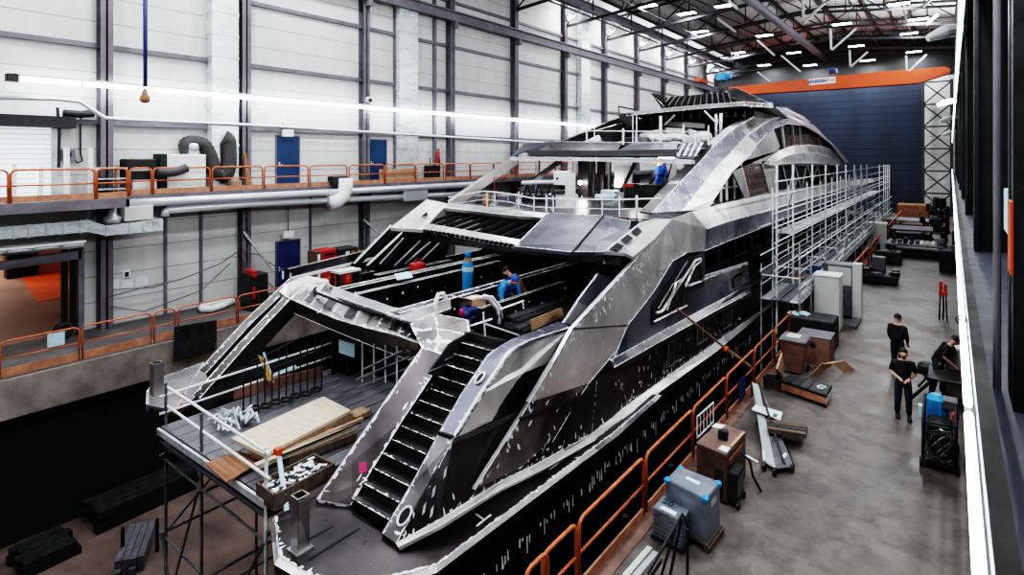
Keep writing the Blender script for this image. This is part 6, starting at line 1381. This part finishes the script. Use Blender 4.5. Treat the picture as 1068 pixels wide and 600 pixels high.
t, tp, c = crate('small_case', 'smaller grey case marked 20 beside the large aluminium case', 'case', [(681, 529), (692, 516), (722, 529), (711, 544)], .52, 'case', 'case', .06)
ex = (tp[3] - tp[0]).normalized(); ey = (tp[1] - tp[0]).normalized(); text_mesh('20', .20, 'number', 'ink', t, frame_matrix(tp[0].lerp(tp[1], .62).lerp(tp[3].lerp(tp[2], .62), .30) + V((0, 0, .004)), (tp[2] - tp[1]).normalized(), (tp[1] - tp[0]).normalized()), .006)
label_on(t, [(688, 530), (691, 527.5), (706, 534.5), (704, 538)], .524)
m = MB()
for k in range(5):
    z = .12 + k * .07; a, b = tp[0] + (c - tp[0]) * .015, tp[3] + (c - tp[3]) * .015; m.beam((a.x, a.y, z), (b.x, b.y, z), .012, .02)
m.build('ribs', 'scafd', t)
p4 = [p + (p - c) * .12 for p in tp]; t2 = thing('pallet', 'dark low pallet under the smaller case', 'pallet', (c.x, c.y, 0)); MB().slab([V((p.x, p.y, .055)) for p in p4], .05, n=V((0, 0, 1))).build('deck', 'rubber', t2)
# brown crate with papers
t, tp, c = crate('brown_crate', 'rust-brown steel crate with papers and a dark clamp on its lid', 'crate', [(726, 461), (749, 440), (778, 450), (758, 474)], .95, 'crate', 'cratelid', .05)
label_on(t, [(742, 445), (746, 441.5), (757, 444), (752, 447)], .956); label_on(t, [(749, 468), (753, 464.5), (762, 467), (758, 472)], .956)
p = at(755, 459, z=.95); MB().box((p.x - .1, p.y - .04, .95), (p.x + .06, p.y + .06, 1.12)).cbox((p.x - .06, p.y - .06, 1.05), (p.x + .08, p.y + .05, 1.15), .02).build('clamp', 'rubber', t)
MB().beam(at(762, 466, z=.96), at(776, 451, z=.96), .05, .02).build('edge_bar', 'card', t); MB().beam(tp[3].lerp(tp[2], .1) + V((.01, -.01, -.2)), tp[3].lerp(tp[2], .9) + V((.01, -.01, -.2)), .02, .1).build('side_rail', 'brown', t)
# black welder
t, tp, c = crate('black_cabinet', 'black wheeled welding cabinet standing in front of the brown crate', 'welding machine', [(745, 488), (757, 478), (776, 485), (770, 496)], .62, 'dark2', 'rubber', .1)
MB().slab([tp[3] + V((.0, -.01, -.1)), tp[2] + V((.0, -.01, -.1)), tp[2] + V((0, -.01, -.4)), tp[3] + V((0, -.01, -.4))], .01).build('front_panel', 'plank', t)
for p in tp: MB().tube((p.x - .02, p.y, .06), (p.x + .02, p.y, .06), .06, 10).build('wheel', 'rubber', t)
p = at(777, 481, z=.5); MB().path([p + V((-.2, 0, .1)), p + V((-.05, -.1, .2)), p + V((.1, -.05, .05)), p + V((.12, .1, -.3)), p + V((.3, .0, -.49))], .022, 6).build('hose', 'rubber', t, smooth=True); MB().tube(p + V((.0, 0, .1)), p + V((.22, .05, .02)), .03, 8).build('torch', 'galv', t)
# leaning sheets on a trolley
t = thing('sheet_trolley', 'trolley with bright and dark metal sheets leaning together like a tent', 'trolley', at(805, 480, z=.1))
a_, b_ = at(784, 398, X=-4.1), at(790, 400, X=-4.0)
m = MB(); m.slab([at(784.5, 399, X=-4.15), at(793, 402, X=-3.95), at(809, 489, z=.12), at(797, 481, z=.12)], .03); m.build('bright_sheet', 'galv', t)
m = MB(); m.slab([at(793, 402, X=-3.93), at(803, 435, X=-3.6), at(828, 487, z=.12), at(809, 489, z=.12)], .03); m.build('dark_sheet', 'plank', t)
m = MB().beam(at(791, 399, X=-3.9), at(818, 484, z=.2), .04, .03).beam(at(793, 420, X=-3.85), at(797, 481, z=.15), .05, .03, 1).beam(at(808, 432, X=-3.6), at(828, 486, z=.15), .03, .03); m.build('frame_bar', ['rubber', 'weld'], t)
MB().beam(at(784, 399, X=-4.2), at(784.5, 440, X=-4.2), .05, .05).build('post', 'plank', t)
for q in ((797, 487), (808, 492), (826, 489)): p = at(*q, z=.08); MB().tube(p + V((-.03, 0, 0)), p + V((.03, 0, 0)), .08, 10).build('wheel', 'rubber', t)
label_on(t, [(816, 475), (819, 472), (821, 474), (818, 478)], .35)
m = MB().slab([at(785, 425, X=-3.9), at(790, 423, X=-3.9), at(815, 433, X=-3.35), at(814, 437, X=-3.35), at(800, 436, X=-3.6)], .03); 
tag(MB().slab([at(*q, z=.38) for q in ((784, 427), (788, 422), (816, 430), (814, 438))], .02, n=V((0, 0, 1))).build('white_board', 'paper'), 'white board lying across the dark bars behind the leaning sheets', 'board')
tg_ = at(809, 433, z=.645); tag(MB().slab([at(*q, z=.392) for q in ((807, 431), (811, 432), (810, 435), (806, 434))], .008, n=V((0, 0, 1))).build('green_sticker', 'green'), 'small green label on the white board', 'label')
t = thing('bar_bundle', 'dark bundle of steel bars lying behind the leaning sheets', 'bars', at(825, 450, z=.2))
for k in range(6): MB().beam(at(800 + k * .5, 441 + (k % 3) * 3.5, z=.35 - (k // 3) * .18), at(842 - k * .6, 441 + (k % 3) * 3.5 + 6, z=.35 - (k // 3) * .18), .14, .09).build('bar', 'dark' if k % 2 else 'dtimber', t)
# wheelie bin, boxes, scale
p = at(822, 391, z=0); t = thing('wheelie_bin', 'brown wheelie bin with a grey lid by the quay rail', 'bin', at(828, 388, z=0)); c = at(829, 388, z=0)
m = MB(); m.add([c + V(q) for q in ((-.21, -.23, .05), (.21, -.23, .05), (.21, .23, .05), (-.21, .23, .05), (-.34, -.38, .98), (.34, -.38, .98), (.34, .38, .98), (-.34, .38, .98))], [(0, 1, 2, 3), (4, 5, 6, 7), (0, 1, 5, 4), (1, 2, 6, 5), (2, 3, 7, 6), (3, 0, 4, 7)]); m.build('body', 'bin', t)
MB().cbox((c.x - .37, c.y - .42, .98), (c.x + .37, c.y + .42, 1.06), .04).build('lid', 'girt', t); MB().tube((c.x - .3, c.y + .45, 1.0), (c.x + .3, c.y + .45, 1.0), .03, 8).build('handle', 'rubber', t); MB().box((c.x - .2, c.y - .2, 1.06), (c.x + .15, c.y + .2, 1.075)).build('lid_papers', 'offwhite', t)
for s in (-.3, .3): MB().tube((c.x + s - .03, c.y + .3, .1), (c.x + s + .03, c.y + .3, .1), .1, 12).build('wheel', 'rubber', t)
c = at(850, 380, z=0); t = thing('brown_box', 'brown wooden box right of the wheelie bin', 'box', c); MB().cbox((c.x - .5, c.y - .1, .0), (c.x + .42, c.y + .8, .82), .02).build('body', 'bin', t); MB().box((c.x - .5, c.y - .1, .82), (c.x + .44, c.y + .8, .86)).build('lid', 'girt', t); MB().ball((c.x - .05, c.y - .11, .62), .09, 10, 0, (1, .2, 1)).build('hand_hole', 'rubber', t)
c = at(858, 365, z=0); t = thing('black_container', 'black container with shiny scraps on top, behind the brown box', 'container', c); MB().cbox((c.x - 1.15, c.y - .2, 0), (c.x + .35, c.y + .9, 1.0), .03).build('body', 'rubber', t)
m = MB()
for i in range(18): q = V((c.x - .75 + random.uniform(-.25, .3), c.y + .2 + random.uniform(-.2, .3), 1.02)); m.ball(q, random.uniform(.05, .12), 6, 0, (1.3, 1, .6))
o = m.build('scraps', 'bluepaper', t); o['kind'] = 'stuff'
t = thing('folded_cardboard', 'folded tan cardboard sheet standing like a tent on the floor', 'cardboard', at(862, 390, z=0))
q0, q1, q2, q3 = at(844, 393, z=.02), at(856, 380, z=.36), at(868, 379, z=.36), at(880, 389, z=.02); w_ = V((.25, .45, 0))
m = MB(); m.slab([q0, q1, q1 + w_, q0 + w_], .012); m.slab([q1, q2, q2 + w_, q1 + w_], .012, n=V((0, 0, 1))); m.slab([q2, q3, q3 + w_, q2 + w_], .012); m.build('sheet', 'card', t)
t, tp, c = crate('floor_scale', 'low brown and grey platform machine lying on the floor by the folded cardboard', 'machine', [(814, 396), (824, 390), (868, 402), (862, 412)], .36, 'toe', 'dark', .1, .08)
MB().slab([tp[3] + V((0, -.01, -.1)), tp[2] + V((.01, 0, -.1)), tp[2] + V((.01, 0, -.26)), tp[3] + V((0, -.01, -.26))], .01).build('end_plate', 'offwhite', t)
p = at(857, 404, z=.37); MB().path([p + V((.1*math.cos(k*.6), .1*math.sin(k*.6), .0)) for k in range(10)], .02, 6).build('coil', 'paper', t); m = MB()
for u in (.2, .4, .6): a, b = tp[0].lerp(tp[3], u), tp[1].lerp(tp[2], u); m.beam(a + V((0, 0, .005)), b + V((0, 0, .005)), .05, .02)
m.build('slats', 'rubber', t)
tag(MB().slab([at(811, 385, z=.75), at(816, 372, z=.75) + V((0, 0, .1)), at(818, 396, z=.0), at(812, 399, z=.0)], .04).build('wood_offcut', 'card'), 'pale brown board leaning at the left end of the platform machine', 'board')
t = thing('cable_reel', 'dark cable heap at the left end of the platform machine', 'cable', at(806, 402, z=.1)); c = at(806, 403, z=.08)
m = MB()
for k in range(5): m.path([c + V((.22*math.cos(a*.7), .2*math.sin(a*.7), .03 + k * .05)) for a in range(9)], .03, 6, closed=True)
m.build('coil', 'rubber', t)
# tall cabinets
c = at(862, 345, z=0); t = thing('grey_cabinet', 'tall pale grey cabinet standing at the quay edge', 'cabinet', c)
MB().cbox((c.x - .42, c.y - .02, .05), (c.x + .42, c.y + .7, 1.98), .02).build('body', 'offwhite', t); MB().cbox((c.x - .45, c.y - .05, 1.98), (c.x + .45, c.y + .73, 2.05), .02).build('top', 'white', t); MB().box((c.x + .422, c.y + .05, .15), (c.x + .44, c.y + .64, 1.9)).build('door', 'offwhite', t); MB().box((c.x - .4, c.y, 0), (c.x + .4, c.y + .68, .05)).build('plinth', 'rubber', t)
c = at(880, 340, z=0); t = thing('switch_cabinet', 'tall grey switch cabinet with a side post behind the pale cabinet', 'cabinet', c)
MB().cbox((c.x - .9, c.y + 1.2, .1), (c.x + .15, c.y + 2.0, 2.1), .02).build('body', 'plank', t); MB().box((c.x + .15, c.y + 1.1, 0), (c.x + .45, c.y + 1.5, 2.2)).build('post', 'offwhite', t); MB().box((c.x - .7, c.y + 1.18, 1.3), (c.x + .1, c.y + 1.2, 2.0)).build('panel', 'offwhite', t); MB().box((c.x - 1.5, c.y + 1.1, 1.6), (c.x - .95, c.y + 1.25, 1.95)).build('display', 'dkblue', t)
MB().box((c.x + .2, c.y - .3, .0), (c.x + .45, c.y + 1.1, .12)).build('base_rail', 'plank', t)
c = at(912, 262, z=0); t = thing('switch_cabinet', 'distant pale grey cabinet at the quay edge beside the far orange rails', 'cabinet', c); MB().cbox((c.x - .6, c.y, 0), (c.x + .7, c.y + 1, 1.9), .03).build('body', 'offwhite', t); MB().box((c.x + .7, c.y + .1, .2), (c.x + .72, c.y + .9, 1.8)).build('door', 'plank', t)
# distant machines and tables on the quay
def machine(lab, px, py, w_, d, h, m_, n=10):
    c = at(px, py, z=0); t = thing('machine', lab, 'machine', c); MB().cbox((c.x - w_ / 2, c.y, .12), (c.x + w_ / 2, c.y + d, h * .6), .05).build('bed', m_, t)
    for i in range(n): q = V((c.x + random.uniform(-.45, .45) * w_, c.y + random.uniform(.05, .9) * d, h * .6)); s = random.uniform(.08, .22); MB().box((q.x - s, q.y - s, q.z), (q.x + s, q.y + s, q.z + random.uniform(.08, h * .5)), rz=i).build('block', [m_, 'girt'][i % 2], t)
    for dx in (-.4, .4):
        for dy_ in (.1, .9): MB().box((c.x + dx * w_ - .06, c.y + dy_ * d - .06, 0), (c.x + dx * w_ + .06, c.y + dy_ * d + .06, .12)).build('foot', 'rubber', t)
    return t, c
t, c = machine('dark machine with scattered parts on the quay right of the switch cabinet', 914, 297, 1.7, 1.6, .75, 'dark2'); MB().cbox((c.x - .3, c.y + .9, .5), (c.x + .3, c.y + 1.4, 1.25), .04).build('head', 'plank', t)
t, c = machine('black box machine behind the dark one with scattered parts', 926, 276, 1.3, 1.2, 1.25, 'rubber', 3)
def table(lab, px, py, w_, d, h, m_, things_=0):
    c = at(px, py, z=0); t = thing('worktable', lab, 'table', c); MB().cbox((c.x - w_ / 2, c.y, h - .1), (c.x + w_ / 2, c.y + d, h), .02).build('top', m_, t)
    MB().box((c.x - w_ / 2 + .1, c.y + .1, .25), (c.x + w_ / 2 - .1, c.y + d - .1, .32)).build('shelf', 'dark', t)
    for dx in (-1, 1):
        for dy_ in (.05, d - .15): MB().box((c.x + dx * (w_ / 2 - .1) - .05, c.y + dy_, 0), (c.x + dx * (w_ / 2 - .1) + .05, c.y + dy_ + .1, h - .1)).build('leg', 'dark', t)
    return c
c = table('wide steel worktable with orange bars across the aisle', 955, 270, 3.2, 2.6, .85, 'plank')
for i in range(4): tag(MB().box((c.x + .2 + i * .3, c.y + .3, .86), (c.x + .32 + i * .3, c.y + 2.2, .92)).build('copper_bar', 'card' if i % 2 else 'offwhite'), '%s bar from the left lying on the wide worktable' % ORD[i], 'bar', 'bars on the wide worktable')
c2_ = table('second steel worktable behind the wide one', 950, 252, 2.6, 3, .9, 'plank'); table('third pale worktable near the far quay rails', 946, 241, 3, 3, .9, 'girt')
m_ = MB()
for i in range(9): tag(MB().cbox((c.x - 1.3 + (i % 5) * .32, c.y + .3 + (i // 5) * .9, .86), (c.x - 1.1 + (i % 5) * .32, c.y + .65 + (i // 5) * .9, 1.0 + .12 * (i % 3)), .03).build('work_piece', ['dark2', 'girt', 'rubber'][i % 3]), '%s small dark part on the left half of the wide worktable' % ORD[i], 'part', 'parts on the wide worktable')
c = at(955, 232, z=0); tag(MB().cbox((c.x - 1.5, c.y, 0), (c.x + 1.5, c.y + 2, 1.7), .05).build('brown_stack', 'brown'), 'brown stack of boards below the lattice mast', 'stack')
t, c = machine('black machine stack on the right of the far aisle', 990, 285, .9, 2.5, 2.0, 'rubber', 6)
for i, (px, py, h) in enumerate(((976, 244, 2.1), (980, 236, 2.4), (974, 234, 1.9), (984, 243, 2.2))):
    t, c = machine('%s dark equipment rack from the left below the lattice mast' % ORD[i], px, py, .8, .8, h, 'dark2', 5)
# red stand near the light rail
c = at(994, 335, z=0); c.x = -.25; t = thing('red_clamp_stand', 'black stand with a red vice beside the light rail', 'stand', c)
for dx in (-.12, .12):
    for dy_ in (-.12, .12): MB().tube((c.x + dx, c.y + dy_, 0), (c.x + dx * .7, c.y + dy_ * .7, 1.0), .025, 6).build('leg', 'rubber', t)
MB().cbox((c.x - .14, c.y - .2, 1.0), (c.x + .14, c.y + .2, 1.12), .02).box((c.x - .12, c.y - .15, 1.12), (c.x - .02, c.y + .15, 1.5)).box((c.x + .02, c.y - .15, 1.12), (c.x + .12, c.y + .15, 1.42)).build('vice', 'red', t)
MB().path([(c.x, c.y - .1, 1.0), (c.x + .02, c.y - .16, .5), (c.x, c.y - .1, .02)], .03, 6).build('hose', 'rubber', t)
# workbench with tool and stool
c = at(985, 425, z=0); t = thing('workbench', 'black workbench the bending person leans on', 'workbench', c)
MB().cbox((c.x - .35, c.y - .3, .72), (c.x + .55, c.y + .8, .78), .02).build('top', 'dark', t)
for dx, dy_ in ((-.3, -.25), (.5, -.25), (-.3, .75), (.5, .75)): MB().beam((c.x + dx, c.y + dy_, 0), (c.x + dx * .9, c.y + dy_ * .9, .72), .05, .05).build('leg', 'rubber', t)
MB().beam((c.x - .75, c.y - .1, .02), (c.x - .1, c.y + .3, .74), .06, .06).build('brace', 'rubber', t)
p = V((c.x + .25, c.y + .9, .78)); tag(MB().cbox((p.x - .25, p.y, 0), (p.x + .3, p.y + .5, 1.3), .03).build('parts_cabinet', 'offwhite'), 'pale cabinet beside the bending person under the light rail', 'cabinet')
c = at(966, 405, z=0); t = thing('folding_stool', 'black bag on a stool left of the bending person', 'stool', c); MB().cbox((c.x - .2, c.y - .15, .4), (c.x + .25, c.y + .25, .7), .08).build('bag', 'rubber', t)
for dx in (-.18, .2): MB().beam((c.x + dx, c.y, 0), (c.x - dx * .6, c.y + .1, .42), .04, .04).build('leg', 'rubber', t)
# blue cleaning machine with hoses
c = at(980, 486, z=0); t = thing('gas_trolley', 'black trolley with bright blue bottle and tangled hoses by the light rail', 'trolley', c)
L_ = .0
m = MB()
for dx in (-.27, .27): m.path([(c.x + dx, c.y - .25, .12), (c.x + dx, c.y - .25, .95), (c.x + dx, c.y - .1, 1.1), (c.x + dx, c.y + .95, 1.1), (c.x + dx, c.y + .95, .12)], .028, 8)
for y, z in ((-.25, .5), (-.25, .95), (.95, .5), (.95, 1.1)): m.tube((c.x - .27, c.y + y, z), (c.x + .27, c.y + y, z), .025, 6)
m.build('frame', 'dark2', t, smooth=True); MB().cbox((c.x - .28, c.y - .3, .1), (c.x + .28, c.y + 1.0, .18), .02).build('base', 'rubber', t)
MB().cbox((c.x - .22, c.y + .0, .18), (c.x + .22, c.y + .55, .85), .05).build('tank', 'dark2', t)
MB().lathe([(.14, 0), (.2, .05), (.2, .75), (.12, .9), (.05, .95)], (c.x - .05, c.y + .8, .18), 16).build('bottle', 'cyan', t, smooth=True); MB().cbox((c.x - .24, c.y + .6, .55), (c.x + .1, c.y + 1.0, 1.2), .08).build('cover', 'cyan', t); MB().box((c.x + .05, c.y + .6, 1.0), (c.x + .3, c.y + .95, 1.16)).build('panel', 'girt', t); MB().box((c.x - .38, c.y + .45, .75), (c.x - .29, c.y + .6, 1.0)).build('label_plate', 'bluepaper', t); MB().cbox((c.x + .2, c.y + .2, .95), (c.x + .32, c.y + .4, 1.05), .02).build('red_valve', 'red', t)
for k in range(5):
    pts = [V((c.x + .24 * math.sin(a * 1.3 + k * 1.7), c.y - .3 - .04 * k * .4, .55 + .33 * math.cos(a * 1.05 + k))) for a in range(8)]; MB().path(pts, .02, 6).build('hose', ['galv', 'dark', 'girt', 'scafd', 'dark'][k], t, smooth=True)
for dx in (-.3, .3):
    for y in (-.2, .9): MB().tube((c.x + dx - .03, c.y + y, .09), (c.x + dx + .03, c.y + y, .09), .09, 12).build('wheel', 'rubber', t)
# black rails and pale pipes at the bottom edge
t = thing('black_barrier', 'black tubular rack at the bottom edge beside the smaller case', 'rack', at(700, 590, z=0)); m = MB()
for a, b in (((712, 536), (676, 598)), ((711, 540), (699, 600)), ((704, 552), (690, 600)), ((717, 552), (717, 600)), ((690, 585), (680, 600))): m.path([at(*a, z=.9 if a[1] < 550 else .75), at(*b, z=.0)], .022, 6)
m.path([at(676, 598, z=.4), at(712, 536, z=.93), at(718, 552, z=.7)], .025, 6); m.build('bars', 'rubber', t)
for i, (a, b) in enumerate((((652, 602), (678, 572)), ((661, 604), (684, 577)))): tag(MB().beam(at(*a, z=.03), at(*b, z=.03), .09, .05).build('pale_profile', ['offwhite', 'galv'][i]), ['pale profile bar lying on the quay at the bottom edge', 'second profile bar right of the pale one at the bottom edge'][i], 'bar')
# hull tie: rusty rod with chain from the hull to the quay
t = thing('hull_tie', 'rusty tie rod with an orange chain hook from the hull bracket to the quay rail', 'tie rod', at(706, 322, X=-5.7)); a, b, c = at(706, 322, X=-5.68), at(757, 364, X=-4.95), at(784, 384, X=RX); MB().tube(a, b, .03, 8).build('rod', 'bin', t); MB().ball(b, .075, 8, 0, (1, 2, 1)).build('hook', 'crane', t); m = MB(); m.tube(b, c, .014, 6).tube(b + V((0, 0, .05)), c + V((0, 0, .05)), .014, 6); m.build('chain', 'card', t)
# posts in the gap between hull and quay
for i, px in enumerate((528, 652, 700, 760)):
    y = yat(px, -4.9); tag(MB().tube((-4.9, y, PD), (-4.9, y, -.4), .07, 8).build('shore_post', 'dark'), '%s dark shore post from the left in the gap beside the hull' % ORD[i], 'post', 'shore posts beside the hull')

# ------------------------------------------------------------------ right gallery by the camera: light rail, ledge, walkway
zr = 5.4; ys = [1.35 + k * 1.55 for k in range(36)]
t = tube_line('fluorescent_strip', 'glowing fluorescent light rail running along the right gallery edge', .054, zr, ys, 'hotr', .015, 'dark', True)
MB().box((.078, 1.3, zr - .2), (.082, 57, zr + .022)).build('reflector', 'galv', t)
m = MB()
for y in ys[::2]: m.path([(.05 + .028*math.cos(a*PI/4), y, zr + .028*math.sin(a*PI/4)) for a in range(8)], .004, 4, closed=True)
o = m.build('clip_ring', 'dark', t)
g = thing('gallery', 'dark walkway of the right gallery with its brown edge ledge', 'walkway', (.6, 5, 5))
m = MB().box((.10, -4, 5.12), (.165, 60, 5.2)); m.build('ledge', 'ledge', g); MB().box((.19, -4, 4.92), (WR - .01, 60, 5.0)).build('deck', 'gallerydeck', g); MB().box((.10, -4, 4.7), (.16, 60, 5.12)).build('fascia', 'dark', g)
tube_line('fluorescent_strip', 'bright reflection high along the right gallery columns, built as a glowing tube', .055, 7.4, [2.5 + k * 3 for k in range(18)], 'hotr', .012, 'galv')  # glowing tube put in for a bright line of reflection
for (px, py, Y, l) in ((1040, 406, 4, 'slim grey pole standing on the right gallery'),):
    p = at(px, py, z=5.0); tag(MB().tube((p.x, p.y, 5.0), (p.x, p.y, 7.6), .02, 10).build('gallery_pole', 'girt'), l, 'pole')
p = at(1036, 220, z=5.9); tag(MB().box((.258, 4.15, 5.75), (.27, 4.35, 6.15)).build('orange_bracket', 'crane'), 'orange bracket on the column behind the slim grey pole', 'bracket')
for i, (px, py) in enumerate(((985, 33), (986, 107), (988, 124), (989, 139))):
    y = [24.2, 37.4, 44, 50.6][i]; p = at(px, py, Y=y - .4); t = thing('wall_spotlight', '%s white spotlight from the top on the right wall columns' % ORD[i], 'spotlight', p, group='spotlights on right wall columns')
    s = [1, .8, .8, .8][i]; MB().path([p + V((.5, .3, .12)) * s, p, p + V((-.45, -.2, -.2)) * s], [.16 * s, .22 * s, .12 * s], 10).build('housing', 'white', t); MB().tube(p + V((.5, .3, .1)) * s, V((.35, y, p.z + .2)), .05, 6).build('arm', 'girt', t); MB().ball(p + V((-.1, -.12, -.02)) * s, .09 * s, 8).build('lens', 'rubber', t)
o = struct('window_1', MB().box((.46, 6.6, 5.6), (.5, 8.3, 6.05)), 'bluepaper', 'small bluish window in the right gallery')
# lamps added on the right wall to brighten the roof and the starboard side
for y in (20, 40, 60): l = lamp_light((.2, y, 14), 2200, .4, 1.6, 'roof_fill_light'); l.rotation_euler = (0, math.radians(152), 0); t = thing('added_uplight', 'added uplight box high on the right wall, brightening the roof', 'lamp', (.25, y, 14), group='added right wall uplights'); MB().box((.22, y - .8, 13.8), (.3, y + .8, 14.1)).build('housing', 'dark', t); MB().box((.3, y - .05, 13.9), (WR, y + .05, 13.98)).build('arm', 'dark', t)
for y in (3, 10, 17, 26, 36): l = lamp_light((.2, y, 9.5), 420 if y < 20 else 420, .3, 1.6, 'starboard_fill_lamp'); l.rotation_euler = (0, math.radians(70), 0); t = thing('starboard_fill_lamp', 'added lamp box high on the right wall, lighting the starboard side', 'lamp', (.25, y, 9.5), group='added right wall lamp boxes'); MB().box((.22, y - .8, 9.3), (.3, y + .8, 9.75)).build('housing', 'dark', t); MB().box((.3, y - .05, 9.5), (WR, y + .05, 9.58)).build('arm', 'dark', t)

# ------------------------------------------------------------------ world, tone
w = bpy.data.worlds.new('world'); bpy.context.scene.world = w; w.use_nodes = True
w.node_tree.nodes['Background'].inputs[0].default_value = (.5, .6, .75, 1); w.node_tree.nodes['Background'].inputs[1].default_value = .3
sc = bpy.context.scene
sc.view_settings.view_transform = 'Filmic'; sc.view_settings.look = 'Very High Contrast'; sc.view_settings.exposure = .42
sc.cycles.max_bounces = 6; sc.cycles.diffuse_bounces = 4; sc.cycles.glossy_bounces = 4; sc.cycles.use_denoising = True; sc.cycles.sample_clamp_indirect = 4; sc.cycles.caustics_reflective = False
